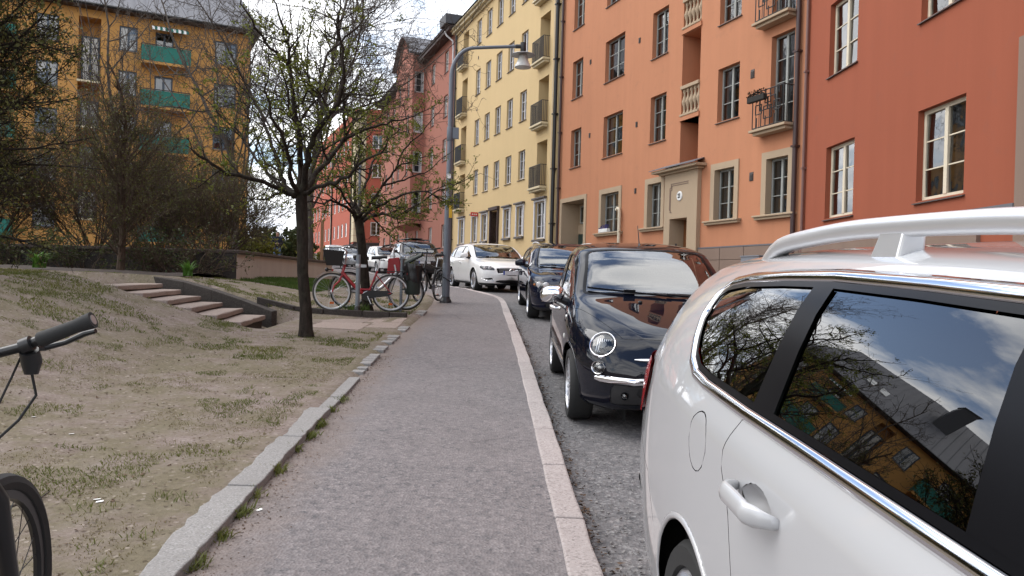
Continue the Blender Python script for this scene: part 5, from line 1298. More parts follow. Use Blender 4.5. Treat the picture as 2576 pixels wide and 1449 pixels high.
def car_surface(tb, nx=150, seg=(2, 2, 4, 7, 5, 5, 9, 5, 7)):
    x0, x1 = tb['x0'], tb['x1']
    q = np.linspace(0, 1, nx); e = .5 - .5 * np.cos(PI * q); xs = x0 + (x1 - x0) * (.45 * q + .55 * e)
    f = {k: _pch(np.array([p[0] for p in tb[k]][::1], float), np.array([p[1] for p in tb[k]], float), xs) for k in ('zb', 'ws', 'wm', 'zm', 'wsh', 'zsh', 'wb', 'zbelt', 'wr', 'zr', 'zt')}
    rows = []
    for i in range(nx):
        g = {k: v[i] for k, v in f.items()}
        P = np.array([(0, g['zb']), (g['ws'] * .9, g['zb']), (g['ws'], g['zb'] + .05), (g['wm'], g['zm']), (g['wsh'], g['zsh']), (g['wb'], g['zbelt']), (g['wr'], g['zr']), (g['wr'] * .80, g['zr'] + .62 * (g['zt'] - g['zr'])), (g['wr'] * .4, g['zr'] + .93 * (g['zt'] - g['zr'])), (0, g['zt'])])
        c = np.concatenate([[0], np.cumsum(np.linalg.norm(np.diff(P, axis=0), axis=1) + 1e-5)])
        tt = np.concatenate([np.linspace(c[k], c[k + 1], seg[k], endpoint=False) for k in range(9)] + [[c[-1]]])
        yy = _pch(c, P[:, 0], tt); zz_ = _pch(c, P[:, 1], tt)
        rows.append(np.stack([np.full(len(tt), xs[i]), np.maximum(yy, 0), zz_], 1))
    G = np.array(rows); nt = G.shape[1]
    # soften along the length a little
    du = np.gradient(G, axis=0); dv = np.gradient(G, axis=1); Nn = np.cross(du, dv); Nn /= np.linalg.norm(Nn, axis=2, keepdims=True) + 1e-12
    mid = Nn[nx // 2, nt // 2]
    if mid[1] < 0: Nn = -Nn
    Nn[:, 0, :] = [0, 0, -1]; Nn[:, -1, 1] = 0; Nn /= np.linalg.norm(Nn, axis=2, keepdims=True) + 1e-12
    V = G.reshape(-1, 3); N = Nn.reshape(-1, 3); F = grid_faces(nx, nt); T = np.concatenate([F[:, [0, 1, 2]], F[:, [0, 2, 3]]])
    # caps at both ends
    for r_, nrm in ((0, (-1, 0, 0)), (nx - 1, (1, 0, 0))):
        ring = G[r_]; c0 = np.array([[ring[0, 0], 0, ring[:, 2].mean()]]); b = len(V); V = np.concatenate([V, ring, c0]); N = np.concatenate([N, np.tile(np.array([nrm], float) * .6, (nt, 1)) + Nn[r_] * .6, [nrm]]); N[b:] /= np.linalg.norm(N[b:], axis=1, keepdims=True)
        i = np.arange(nt - 1); T = np.concatenate([T, np.stack([b + i, b + i + 1, np.full(nt - 1, b + nt)], 1)])
    # orient triangles with normals
    a = V[T[:, 0]]; fn = np.cross(V[T[:, 1]] - a, V[T[:, 2]] - a); flip = (fn * N[T[:, 0]]).sum(1) < 0; T[flip] = T[flip][:, ::-1]
    return SM(V, N, T), (lambda key, x: _pch(np.array([p[0] for p in tb[key]], float), np.array([p[1] for p in tb[key]], float), x))
def wheel(car, x, y, r, wdt, style, side, rim='alu'):
    """side: +1 left, -1 right; local axis along y"""
    W = bpy.data.objects.new('wheel', None); COL.objects.link(W); W.parent = car; W.location = (x, y, r); W.rotation_euler = (0, 0, 0 if side > 0 else PI)
    key = ('tyre', r, wdt); rr = r * (.74 if style != 'multi' else .74); h = wdt / 2
    def mk():
        b = MB(); prof = [(rr, -h * .85), (rr * 1.02, -h), (r * .93, -h), (r * .985, -h * .8), (r, -h * .55), (r, h * .55), (r * .985, h * .8), (r * .93, h), (rr * 1.03, h * .98), (rr, h * .8)]
        b.lathe(prof, 40, 'y', closed=True); return b.build('tyre', 'rubber', smooth=True)
    put('tyre', cached(key, mk), W, (0, 0, 0))
    def mkr():
        b = MB(); b.lathe([(rr * .99, h * .86), (rr, h * .6), (rr * .93, h * .5), (rr * .90, h * .1), (rr * .88, -h * .7)], 40, 'y'); b.f = [f for f in b.f if len(f) == 4]
        b.lathe([(rr * 1.0, h * .86), (rr * .955, h * .95), (rr * .93, h * .80), (rr * .93, h * .6)], 40, 'y'); b.f = [f for f in b.f if len(f) == 4]
        nsp, sw, tw = {'multi': (20, .055, .8), 'ten': (10, .10, .85), 'five': (5, .24, .7), 'seven': (7, .15, .8)}[style]
        for k in range(nsp):
            a = 2 * PI * k / nsp; ca, sa = math.cos(a), math.sin(a)
            def P(rad, off, yy): return (rad * sa + off * ca, yy, rad * ca - off * sa)
            w0, w1 = rr * sw * (1.25 if style in ('five', 'seven') else .75), rr * sw * .8
            b.hexa([P(rr * .16, -w0, h * .30), P(rr * .16, w0, h * .30), P(rr * .94, w1, h * .52), P(rr * .94, -w1, h * .52)], [P(rr * .16, -w0 * .8, h * .62), P(rr * .16, w0 * .8, h * .62), P(rr * .95, w1 * .7, h * .86), P(rr * .95, -w1 * .7, h * .86)])
        b.lathe([(0, h * .68), (rr * .12, h * .68), (rr * .19, h * .62), (rr * .21, h * .3)], 24, 'y'); return b.build('rim', rim, smooth=True)
    put('rim', cached(('rim', r, wdt, style, rim), mkr), W, (0, 0, 0))
    put('brake_disc', cached(('disc', r), lambda: MB().lathe([(0, -.01), (rr * .7, -.01), (rr * .7, .01), (0, .01)], 24, 'y').build('brake_disc', 'seam_dark')), W, (0, 0, 0))
    return W
def trim(sm, f, d0, d1, h, n=5):
    """raised rounded strip d0 < d < d1 of the field f; returns strip, rest"""
    mid, half = (d0 + d1) / 2, (d1 - d0) / 2
    a, rest1 = sm.cut(lambda V: f(V) - d1); inner, st = a.cut(lambda V: f(V) - d0)
    for k in range(1, n):
        lv = d0 + (d1 - d0) * k / n; x, y = st.cut(lambda V: f(V) - lv); st = x.join(y)
    if len(st.T):
        u = (f(st.V) - mid) / half; e = 1e-3
        G = np.stack([(f(st.V + np.eye(3)[k] * e) - f(st.V - np.eye(3)[k] * e)) / (2 * e) for k in range(3)], 1); G -= (G * st.N).sum(1, keepdims=True) * st.N; G /= np.linalg.norm(G, axis=1, keepdims=True) + 1e-9
        u = np.clip(u, -1, 1); V = st.V + st.N * (h * np.sqrt(np.clip(1 - u ** 2, 0, 1)))[:, None]; N = st.N * np.sqrt(np.clip(1.05 - u ** 2, .05, 1))[:, None] + G * (u * .95)[:, None]; st = SM(V, N / np.linalg.norm(N, axis=1, keepdims=True), st.T)
    return st, inner, rest1
def bowl(sm, f, Rr, h, n=5):
    """press a shallow bowl into the surface where f < 0; returns bowl, rest"""
    st, rest = sm.cut(f)
    for k in range(1, n):
        lv = -Rr * k / n; a, b = st.cut(lambda V: f(V) - lv); st = a.join(b)
    if len(st.T):
        t = np.clip(-f(st.V) / Rr, 0, 1); e = 1e-3
        G = np.stack([(f(st.V + np.eye(3)[k] * e) - f(st.V - np.eye(3)[k] * e)) / (2 * e) for k in range(3)], 1); G -= (G * st.N).sum(1, keepdims=True) * st.N; G /= np.linalg.norm(G, axis=1, keepdims=True) + 1e-9
        V = st.V - st.N * (h * np.sin(t * PI / 2))[:, None]; N = st.N - G * (1.1 * h / Rr * np.cos(t * PI / 2))[:, None] * 1.4; st = SM(V, N / np.linalg.norm(N, axis=1, keepdims=True), st.T)
    return st, rest
def seat(car, x, y, z, mat='interior_dark'):
    b = MB(); b.box(x - .25, y - .24, z, x + .25, y + .24, z + .16); b.prism([(x - .22, z + .14), (x - .36, z + .72), (x - .28, z + .74), (x - .10, z + .16)], y - .23, y + .23, 'y')
    b.box(x - .40, y - .13, z + .76, x - .30, y + .13, z + .93); b.build('seat', mat, car, bevel=.03)
def make_car(name, label, tb, sp, paintm, mat4, group='parked cars'):
    car = bpy.data.objects.new(name, None); COL.objects.link(car); car.matrix_world = mat4; tag(car, label, 'car', group)
    sm, tab = car_surface(tb, sp.get('nx', 150))
    full = sm; bvh = BVHTree.FromPolygons(full.both().V.tolist(), full.both().T.tolist())
    car_hit = lambda y, z, x=8.: bvh.ray_cast(Vector((x, y, z)), Vector((-1, 0, 0)))
    side_hit = lambda x, z, s=1: bvh.ray_cast(Vector((x, 4 * s, z)), Vector((0, -s, 0)))
    R_ = sp['wheel_r']; wb_ = sp['wheelbase']
    # wheel arches
    for ax_ in (0., wb_):
        fa = lambda V, a=ax_: np.where(V[:, 1] > .3, np.hypot(V[:, 0] - a, V[:, 2] - R_ * 1.02) - sp.get('arch', R_ * 1.14), 1.)
        _, sm = sm.cut(fa)
        lip, _, sm2 = trim(sm, fa, .0, .022, .006, 3); sm = sm2
        c_ = lip.obj('wheel_arch_lip', sp.get('lip', paintm), car); m_ = lip.mirror().obj('wheel_arch_lip', sp.get('lip', paintm), car)
        for s in (1, -1):
            b = MB(); ro = sp.get('arch', R_ * 1.14) + .012; n = 16; ww = float(tab('wm', ax_)) - .09
            V = []
            for k in range(n + 1):
                a = -.25 + (PI + .5) * k / n; V += [(ax_ + ro * math.cos(a), s * ww, R_ * 1.02 + ro * math.sin(a)), (ax_ + ro * math.cos(a), s * .35, R_ * 1.02 + ro * math.sin(a))]
            b.add(V, [(2 * k, 2 * k + 1, 2 * k + 3, 2 * k + 2) for k in range(n)]); b.add([(ax_ - ro, s * .35, .05), (ax_ + ro, s * .35, .05), (ax_ + ro, s * .35, R_ * 2.3), (ax_ - ro, s * .35, R_ * 2.3)], [(0, 1, 2, 3)])
            b.build('wheel_liner', 'seam_dark', car)
            wheel(car, ax_, s * (float(tab('wm', ax_)) - sp['tyre_w'] / 2 - sp.get('inset', .03)), R_, sp['tyre_w'], sp['spokes'], s, sp.get('rim', 'alu'))
    # side glass opening
    fd = lambda V: np.where(V[:, 2] > sp['glass_zmin'], sd_poly(sp['dlo'], V[:, 0], V[:, 2], sp.get('dlo_r', .05)), 1.)
    if sp.get('chrome_trim'):
        st, sm_in, sm_out = trim(sm, fd, 0., sp['chrome_trim'], .008, 6)
        for q in (st, st.mirror()): q.obj('window_trim', sp.get('trim_mat', 'chrome'), car)
        sm = sm_out; inner = sm_in
    else: inner, sm = sm.cut(fd)
    core, rub = inner.cut(lambda V: fd(V) + .014)
    for q in (rub.push(.001), rub.mirror().push(.001)): q.obj('window_seal', 'gloss_black', car)
    for pl in sp['pillars']:
        pin, core = core.cut(lambda V, pl=pl: sd_poly(pl, V[:, 0], V[:, 2]))
        for q in (pin.push(.002), pin.mirror().push(.002)): q.obj('pillar', 'gloss_black', car)
    # separate panes by x
    cuts = sorted([np.mean([p[0] for p in pl]) for pl in sp['pillars']]); rest = core
    gm = sp.get('side_glass', ['car_glass'] * (len(cuts) + 1))
    for k in range(len(cuts) + 1):
        if k < len(cuts): pane_, rest = rest.cut(lambda V, k=k: V[:, 0] - cuts[k])
        else: pane_ = rest
        for q in (pane_.push(-.004), pane_.mirror().push(-.004)): q.obj('side_window', gm[k], car)
    # windscreen and rear window
    for (nm, xa, xb, inset, zmin, seal) in (('windscreen', *sp['screen'], .055, sp['screen_z'], .03), ('rear_window', *sp['rearwin'], .06, sp['rear_z'], .025)):
        def fw(V, xa=xa, xb=xb, inset=inset, zmin=zmin):
            yy = V[:, 1] - (tab('wr', V[:, 0]) - inset); r_ = .09; a = np.maximum(yy, 0 * yy - 9); bq = np.maximum(V[:, 0] - xb, xa - V[:, 0])
            A = a + r_; B_ = bq + r_; d = np.minimum(np.maximum(A, B_), 0) + np.hypot(np.maximum(A, 0), np.maximum(B_, 0)) - r_
            return np.where(V[:, 2] > zmin, d, 1.)
        g_, sm = sm.cut(fw); gi, gs = g_.cut(lambda V: fw(V) + seal)
        gs.push(.0015).both().obj(nm + '_seal', 'gloss_black', car); gi.push(-.002).both().obj(nm, sp.get('ws_glass', 'windscreen_glass') if nm == 'windscreen' else 'car_glass_dark', car)
    # extra cut regions: (name, field, material, push, mirror?)
    for (nm, fld, mat, ph, sides) in sp.get('regions', []):
        rg, sm = sm.cut(fld)
        if not len(rg.T): continue
        if sides: rg.push(ph).obj(nm, mat, car); rg.mirror().push(ph).obj(nm, mat, car)
        else: rg.push(ph).both().obj(nm, mat, car)
    for (bx_, bz_) in sp.get('cups', []):
        st, sm = bowl(sm, lambda V: np.where(V[:, 1] > .3, (np.sqrt(((V[:, 0] - bx_) / .092) ** 2 + ((V[:, 2] - bz_) / .042) ** 2) - 1) * .042, 1.), .042, .030)
        st.obj('handle_cup', paintm, car); st.mirror().obj('handle_cup', paintm, car)
    # doors and flaps with seams
    for (nm, fld, sides) in sp.get('panels', []):
        pin, sm = sm.cut(fld); core, seam = pin.cut(lambda V: fld(V) + .0035)
        if sides:
            seam.push(-.006).obj('panel_gap', 'gap_grey', car); seam.mirror().push(-.006).obj('panel_gap', 'gap_grey', car)
            if sides == 1: core.obj(nm, paintm, car); sm = sm.join(core.mirror().mirror()) if False else sm; core.mirror().obj(nm, paintm, car)
        else: seam.push(-.006).both().obj('panel_gap', 'gap_grey', car); core.both().obj(nm, paintm, car)
    for (nm, fld, mat) in sp.get('lower', []):
        rg, sm = sm.cut(fld); rg.both().obj(nm, mat, car)
    sm.both().obj('body', paintm, car)
    # interior
    if sp.get('interior', True):
        zf = sp.get('floor', .32); xa = sp['screen'][1] - .25; m_ = sp.get('int_mat', 'interior_dark')
        ww = float(tab('wm', 1.)) - .12
        b = MB(); b.box(-.5, -ww, zf - .03, xa, ww, zf); b.build('cabin_floor', 'interior_dark', car)
        b = MB(); zc = float(tab('zt', sp['screen'][1])) - .05; b.prism([(xa + .18, zc), (xa - .15, zc - .01), (xa - .32, zc - .12), (xa - .25, zc - .35), (xa + .1, zc - .4)], -ww + .04, ww - .04, 'y'); b.build('dashboard', 'interior_dark', car, bevel=.02)
        for xs_ in sp['seats']:
            for s in (-1, 1): seat(car, xs_, .36 * s, zf + .1, m_)
        b = MB(); sx, sy, sz = xa - .42, .36, zc - .10; b.tube([(sx + .03 * math.cos(t) * .0 + (-.05) * math.sin(t) * .6, sy + .18 * math.cos(t), sz + .17 * math.sin(t)) for t in np.linspace(0, 2 * PI, 24, endpoint=False)], .014, 6, closed=True); b.tube([(sx, sy, sz), (sx + .3, sy, sz - .1)], .03, 8); b.box(sx - .01, sy - .16, sz - .02, sx + .02, sy + .16, sz + .02); b.build('steering_wheel', 'plastic_black', car)
    return car, tab, car_hit, side_hit
def car_mat(rear, front, side_up=0.):
    r = Vector(rear); f = Vector(front); fwd = (f - r).normalized(); lat = Vector((0, 0, 1)).cross(fwd).normalized(); up = fwd.cross(lat).normalized()
    m = Matrix.Identity(4)
    for i in range(3): m[i][0] = fwd[i]; m[i][1] = lat[i]; m[i][2] = up[i]; m[i][3] = r[i]
    return m
def rz_(y): return float(zs(y)) - .09
def patch(hit, y0, y1, z0, z1, ny=8, nz=8): pass
def surf_poly(hit, pts, off):
    """drop 2d front-view points on the nose"""
    out = []
    for (y, z) in pts:
        h = hit(y, z)
        if h[0] is None: h = hit(y * .96, z)
        p, n = h[0], h[1]
        if n.x < 0: n = -n
        out.append(p + n * off)
    return out
def mirror_unit(car, x, y, z, s, mat, L=.20, h=.075, dep=.09):
    b = MB(); b.ball((0, 0, 0), (1, 1, 1), 20, 12); sq = lambda v, p: math.copysign(abs(v) ** p, v)
    b.v = [(x + dep * (sq(v[0], .75) if v[0] > 0 else .45 * sq(v[0], .5)), y + L / 2 * 1.05 * sq(v[1], .72), z + h * sq(v[2], .70) - .12 * h * s * v[1]) for v in b.v]; o = b.build('mirror', mat, car, smooth=True, sharp=80)
    b = MB(); b.tube([(x - .02, y - s * L * .3, z - h * .6), (x - .03, y - s * L * .85, z - h * 1.1)], [.03, .04], 8); b.lathe([(0, 0), (1, 0)], 3); b.v = b.v[:-6]; b.f = b.f[:10]; b.build('mirror_foot', 'plastic_black', o, smooth=True)
    b = MB(); b.ball((x - dep * .42, y, z), (dep * .12, L / 2 * .88, h * .80), 16, 8); b.build('mirror_glass', 'gloss_black', o, smooth=True)
def handle(car, x, y, z, s, mat, L=.20):
    """door pull seen from the side; x is the rear end"""
    b = MB(); n = 14; V = []; m = 12
    for k in range(n + 1):
        t = k / n; e = math.sin(PI * t); c = (x + L * t, y + s * (.008 + .040 * min(1, e * 1.6) ** .8), z + .004 * e); hz, hy = .013 + .010 * min(1, e * 2.2), .010 + .004 * e
        for j in range(m):
            a = 2 * PI * j / m; V.append((c[0], c[1] + hy * math.cos(a), c[2] + hz * math.sin(a)))
    b.add(V, [(i * m + j, i * m + (j + 1) % m, (i + 1) * m + (j + 1) % m, (i + 1) * m + j) for i in range(n) for j in range(m)] + [tuple(range(m)), tuple(range(n * m, (n + 1) * m))])
    return b.build('door_handle', mat, car, smooth=True, sharp=80)
def wiper(car, hit, p0, p1, lift=.02):
    b = MB(); n = 8; P = []
    for k in range(n + 1):
        t = k / n; y = p0[0] + (p1[0] - p0[0]) * t; z = p0[1] + (p1[1] - p0[1]) * t; h = hit(y, z)
        if h[0] is None: continue
        P.append(h[0] + Vector((.6, 0, .8)) * lift)
    b.tube(P, .009, 6); m = P[len(P) // 2]; b.box(m.x - .02, m.y - .05, m.z - .005, m.x + .02, m.y + .05, m.z + .02)
    b.build('wiper', 'gloss_black', car)
def strip_on(hit, pts, w_, th, n=1):
    pass

# ---------------- white estate car nearest on the right
tb = dict(x0=-1.12, x1=3.66,
 zb=[(-1.12, .40), (-1.08, .30), (-.9, .24), (-.3, .20), (3.0, .19), (3.5, .22), (3.62, .30), (3.66, .38)],
 ws=[(-1.12, .45), (-1.06, .68), (-.9, .80), (-.4, .86), (3.0, .86), (3.4, .78), (3.6, .6), (3.66, .4)],
 wm=[(-1.12, .62), (-1.09, .74), (-1.03, .81), (-.85, .858), (-.5, .897), (0, .91), (2.8, .91), (3.1, .89), (3.4, .80), (3.58, .66), (3.66, .45)],
 zm=[(-1.12, .60), (-.5, .66), (0, .66), (2.0, .64), (3, .58), (3.66, .50)],
 wsh=[(-1.12, .60), (-1.09, .72), (-1.03, .79), (-.85, .838), (-.5, .882), (0, .902), (2.4, .895), (2.8, .88), (3.1, .85), (3.4, .76), (3.58, .62), (3.66, .42)],
 zsh=[(-1.12, .76), (-1.0, .94), (-.8, .975), (0, .98), (2.0, .965), (2.4, .90), (2.8, .82), (3.3, .69), (3.66, .54)],
 wb=[(-1.12, .46), (-1.08, .62), (-1.0, .73), (-.85, .805), (-.5, .85), (0, .862), (2.0, .865), (2.4, .85), (2.8, .80), (3.1, .75), (3.4, .66), (3.58, .54), (3.66, .38)],
 zbelt=[(-1.12, .80), (-1.05, 1.01), (-.9, 1.07), (-.5, 1.078), (0, 1.075), (1.5, 1.06), (2.0, 1.03), (2.4, .955), (2.8, .885), (3.3, .75), (3.58, .62), (3.66, .55)],
 wr=[(-1.12, .40), (-1.05, .56), (-.95, .585), (-.8, .575), (-.5, .605), (0, .63), (1.2, .645), (1.5, .665), (2.0, .735), (2.35, .76), (2.7, .70), (3.1, .62), (3.4, .52), (3.58, .42), (3.66, .3)],
 zr=[(-1.12, .84), (-1.07, 1.05), (-1.0, 1.20), (-.93, 1.32), (-.85, 1.375), (-.5, 1.40), (0, 1.425), (.6, 1.432), (1.2, 1.415), (1.5, 1.345), (2.0, 1.10), (2.35, .96), (2.7, .91), (3.2, .80), (3.5, .69), (3.6, .62), (3.66, .57)],
 zt=[(-1.12, .86), (-1.07, 1.07), (-1.0, 1.23), (-.93, 1.36), (-.86, 1.435), (-.5, 1.465), (0, 1.488), (.6, 1.50), (1.2, 1.485), (1.5, 1.405), (2.0, 1.135), (2.38, .985), (2.7, .94), (3.2, .84), (3.5, .72), (3.6, .64), (3.66, .58)])
DLO = [(-.03, 1.096), (-.15, 1.105), (-.235, 1.13), (-.315, 1.185), (-.385, 1.255), (-.385, 1.31), (-.34, 1.338), (-.2, 1.357), (.08, 1.376), (.33, 1.387), (.7, 1.389), (1.1, 1.385), (1.38, 1.355), (1.60, 1.28), (2.02, 1.085), (2.08, 1.062), (1.2, 1.086), (.6, 1.09), (.3, 1.09)]
door = [(.325, 1.10), (.262, .95), (.345, .86), (.40, .715), (.48, .42), (.58, .285), (1.14, .285), (1.17, .60), (1.16, 1.10)]
fdoor = [(1.18, 1.10), (1.19, .60), (1.16, .285), (2.25, .285), (2.32, .6), (2.28, .95), (2.10, 1.10)]
S_ = dict(nx=230, cups=[(.515, .928), (1.40, .923)], wheelbase=2.709, wheel_r=.318, tyre_w=.205, spokes='seven', arch=.362, inset=.02, glass_zmin=1.0, dlo=DLO[::-1], dlo_r=.03, chrome_trim=.031,
 pillars=[[(.345, 1.0), (.475, 1.0), (.35, 1.45), (.255, 1.45)], [(1.145, 1.0), (1.29, 1.0), (1.12, 1.45), (.985, 1.45)]],
 side_glass=['car_glass_dark', 'car_glass_dark', 'car_glass'], screen=(1.42, 2.33), screen_z=.9, rearwin=(-1.05, -.93), rear_z=1.04, seats=(.55, 1.35), int_mat='interior_dark',
 regions=[('tail_light', lambda V: np.where(V[:, 0] < -.5, sd_poly([(-1.3, 1.05), (-.75, 1.035), (-.69, .99), (-.82, .83), (-1.3, .76)], V[:, 0], V[:, 2], .02) + np.where(V[:, 1] < .42, .5, 0), 1.), 'tail_red', .012, True),
          ('bumper_strip', lambda V: np.where(V[:, 0] < -.40, np.abs(V[:, 2] - .53) - .016, 1.), 'plastic_black', .004, False)],
 panels=[('rear_door', lambda V: np.where(V[:, 1] > .3, sd_poly(door, V[:, 0], V[:, 2], .05), 1.), 1), ('front_door', lambda V: np.where(V[:, 1] > .3, sd_poly(fdoor, V[:, 0], V[:, 2], .05), 1.), 1),
         ('fuel_flap', lambda V: np.where(V[:, 1] > .3, (np.hypot(V[:, 0] - .065, V[:, 2] - .945) - .080) , 1.), 1),
         ('tailgate', lambda V: np.where((V[:, 0] < -.7), np.maximum(sd_poly([(-1.5, .66), (-1.02, .66), (-.99, .93), (-1.02, 1.08), (-.90, 1.40), (-1.5, 1.5)], V[:, 0], V[:, 2]), V[:, 1] - .60), 1.), 0),
         ('bumper', lambda V: np.where(V[:, 0] < -.34, sd_poly([(-2, .0), (-.36, 0), (-.40, .52), (-.55, .68), (-.80, .73), (-2, .73)], V[:, 0], V[:, 2], .02), 1.), 0)],
 lower=[('sill_trim', lambda V: np.where((V[:, 0] > .35) & (V[:, 0] < 2.36), V[:, 2] - .255, 1.), 'plastic_black')])
az = R(-2); axd = Vector((math.sin(az), math.cos(az), 0)); C0 = Vector((1.40, 2.18, 0)); F0 = C0 - axd * 2.709
car, tab, hit, shit = make_car('parked_car', 'white estate car with roof rails and chrome window trim parked nearest on the right', tb, S_, 'paint_white', car_mat((C0.x, C0.y, rz_(C0.y)), (F0.x, F0.y, rz_(F0.y))))
for s in (1, -1):
    h_ = shit(.52, .935, s); handle(car, .405, h_[0].y, .935, s, 'paint_white', .235)
    h_ = shit(1.4, .93, s); handle(car, 1.29, h_[0].y, .93, s, 'paint_white', .235)
    # roof rail: flat satin bar on two feet, swept down at the end
    rr_ = MB(); pts = [(-.47, 1.42), (-.40, 1.455), (-.318, 1.486), (-.082, 1.512), (.278, 1.533), (.7, 1.538), (1.0, 1.53), (1.28, 1.505), (1.38, 1.46)]
    xs_ = np.linspace(-.47, 1.38, 36); zz_ = _pch(np.array([p[0] for p in pts]), np.array([p[1] for p in pts]), xs_); n = 8; V = []
    for x, z in zip(xs_, zz_):
        yc = float(tab('wr', x)) - .065; e = min(1, max(.0, (x + .47) / .10)) * min(1, max(.0, (1.38 - x) / .10)); wv, hv = .030 * (.75 + .25 * e), .024 + .010 * (1 - e)
        for k in range(12):
            a = 2 * PI * k / 12; c_, s_ = math.cos(a), math.sin(a); V.append((x, s * (yc + wv * math.copysign(abs(c_) ** .6, c_)), z - .02 + hv * math.copysign(abs(s_) ** .7, s_)))
    F = []
    for i in range(35):
        for k in range(12): l = (k + 1) % 12; F.append((i * 12 + k, i * 12 + l, (i + 1) * 12 + l, (i + 1) * 12 + k))
    F += [tuple(range(12)), tuple(range(35 * 12, 36 * 12))]
    rr_.add(V, F); rail = rr_.build('roof_rail', 'satin_alu', car, smooth=True, sharp=60)
    for (xa, xb) in ((.335, .44),):
        yc = float(tab('wr', .4)) - .065; b = MB(); b.hexa([(xa - .01, s * yc - .032, 1.44), (xb + .005, s * yc - .032, 1.44), (xb + .005, s * yc + .030, 1.43), (xa - .01, s * yc + .030, 1.43)], [(xa + .035, s * yc - .022, 1.53), (xb + .02, s * yc - .022, 1.53), (xb + .02, s * yc + .024, 1.53), (xa + .035, s * yc + .024, 1.53)]); b.build('rail_foot', 'satin_alu', rail, bevel=.006)
    mirror_unit(car, 1.95, s * 1.0, 1.10, s, 'paint_white')
b = MB(); b.box(-.62, -.72, 1.0, -.2, .72, 1.03); b.box(-.20, -.70, .5, -.12, .70, 1.06); b.build('parcel_shelf', 'interior_beige', car, bevel=.01)
b = MB(); b.prism([(-.12, .9), (-.22, 1.24), (-.14, 1.26), (0, .9)], -.66, .66, 'y'); b.build('rear_bench_back', 'interior_dark', car, bevel=.03)

# ---------------- small black retro city car
tb = dict(x0=-.53, x1=3.03,
 zb=[(-.53, .42), (-.45, .28), (-.2, .22), (2.6, .20), (2.9, .21), (2.99, .27), (3.03, .38)],
 ws=[(-.53, .40), (-.4, .66), (0, .74), (2.2, .76), (2.6, .72), (2.85, .60), (2.97, .48), (3.03, .34)],
 wm=[(-.53, .42), (-.47, .60), (-.3, .72), (0, .795), (.5, .813), (1.8, .813), (2.3, .80), (2.6, .745), (2.82, .645), (2.95, .53), (3.03, .36)],
 zm=[(-.53, .60), (0, .58), (2.3, .56), (2.8, .50), (3.03, .46)],
 wsh=[(-.53, .41), (-.47, .58), (-.3, .70), (0, .775), (.5, .795), (1.8, .79), (2.3, .765), (2.6, .705), (2.82, .60), (2.95, .48), (3.03, .34)],
 zsh=[(-.53, .70), (-.3, .84), (0, .85), (1.8, .86), (2.3, .81), (2.6, .745), (2.82, .672), (2.95, .60), (3.03, .53)],
 wb=[(-.53, .40), (-.47, .55), (-.3, .66), (0, .735), (.5, .755), (1.8, .755), (2.1, .73), (2.4, .675), (2.65, .59), (2.82, .49), (2.93, .40), (3.03, .28)],
 zbelt=[(-.53, .74), (-.3, .93), (0, .955), (1.0, .94), (1.8, .945), (2.1, .925), (2.4, .862), (2.65, .795), (2.82, .735), (2.93, .672), (3.03, .575)],
 wr=[(-.53, .34), (-.45, .50), (-.2, .54), (.2, .575), (.8, .60), (1.2, .615), (1.5, .645), (1.95, .70), (2.2, .63), (2.5, .53), (2.75, .41), (2.92, .30), (3.03, .18)],
 zr=[(-.53, .78), (-.44, 1.0), (-.25, 1.26), (-.05, 1.355), (.3, 1.405), (.8, 1.415), (1.15, 1.385), (1.4, 1.28), (1.95, .995), (2.2, .943), (2.5, .863), (2.75, .787), (2.88, .735), (2.95, .69), (3.03, .595)],
 zt=[(-.53, .79), (-.45, 1.03), (-.27, 1.31), (-.08, 1.42), (.3, 1.478), (.7, 1.488), (1.1, 1.455), (1.38, 1.355), (1.98, 1.022), (2.2, .965), (2.5, .886), (2.75, .812), (2.88, .762), (2.95, .715), (2.99, .67), (3.03, .61)])
DLO = [(1.93, .975), (1.80, .965), (.45, .975), (.12, 1.0), (-.02, 1.09), (.06, 1.22), (.30, 1.335), (.75, 1.365), (1.12, 1.345), (1.36, 1.25)]
fdoor = [(.62, .95), (.52, .60), (.60, .27), (1.72, .27), (1.86, .5), (1.90, .80), (1.88, .95)]
HL_Y, HL_Z = .565, .695
S_ = dict(nx=200, wheelbase=2.30, wheel_r=.295, tyre_w=.195, spokes='multi', rim='white_rim', arch=.335, inset=.01, glass_zmin=.9, dlo=DLO[::-1], dlo_r=.04,
 pillars=[[(.58, .9), (.70, .9), (.66, 1.45), (.56, 1.45)]], side_glass=['car_glass', 'car_glass'], screen=(1.22, 1.95), screen_z=.9, rearwin=(-.42, -.15), rear_z=1.0, seats=(.35, 1.0), floor=.3,
 panels=[('door', lambda V: np.where(V[:, 1] > .3, sd_poly(fdoor, V[:, 0], V[:, 2], .05), 1.), 1),
         ('bonnet', lambda V: np.where((V[:, 0] > 1.85) & (V[:, 2] > .6), np.maximum(np.maximum(V[:, 0] - 2.915 + .10 * (V[:, 1] / .5) ** 2, 1.985 - V[:, 0]), V[:, 1] - (.735 - .45 * np.clip((V[:, 0] - 2.15), 0, 1))), 1.), 0)],
 regions=[('lower_grille', lambda V: np.where(V[:, 0] > 2.7, np.maximum(np.abs(V[:, 2] - .335) - .06, V[:, 1] - .33) , 1.), 'plastic_black', -.012, False), ('lower_panel', lambda V: np.where(V[:, 0] > 2.7, np.maximum(np.abs(V[:, 2] - .335) - .075, V[:, 1] - .52), 1.), 'carbon_trim', -.004, False)],
 lower=[('sill_trim', lambda V: np.where((V[:, 0] > .3) & (V[:, 0] < 1.95), V[:, 2] - .25, 1.), 'plastic_black')])
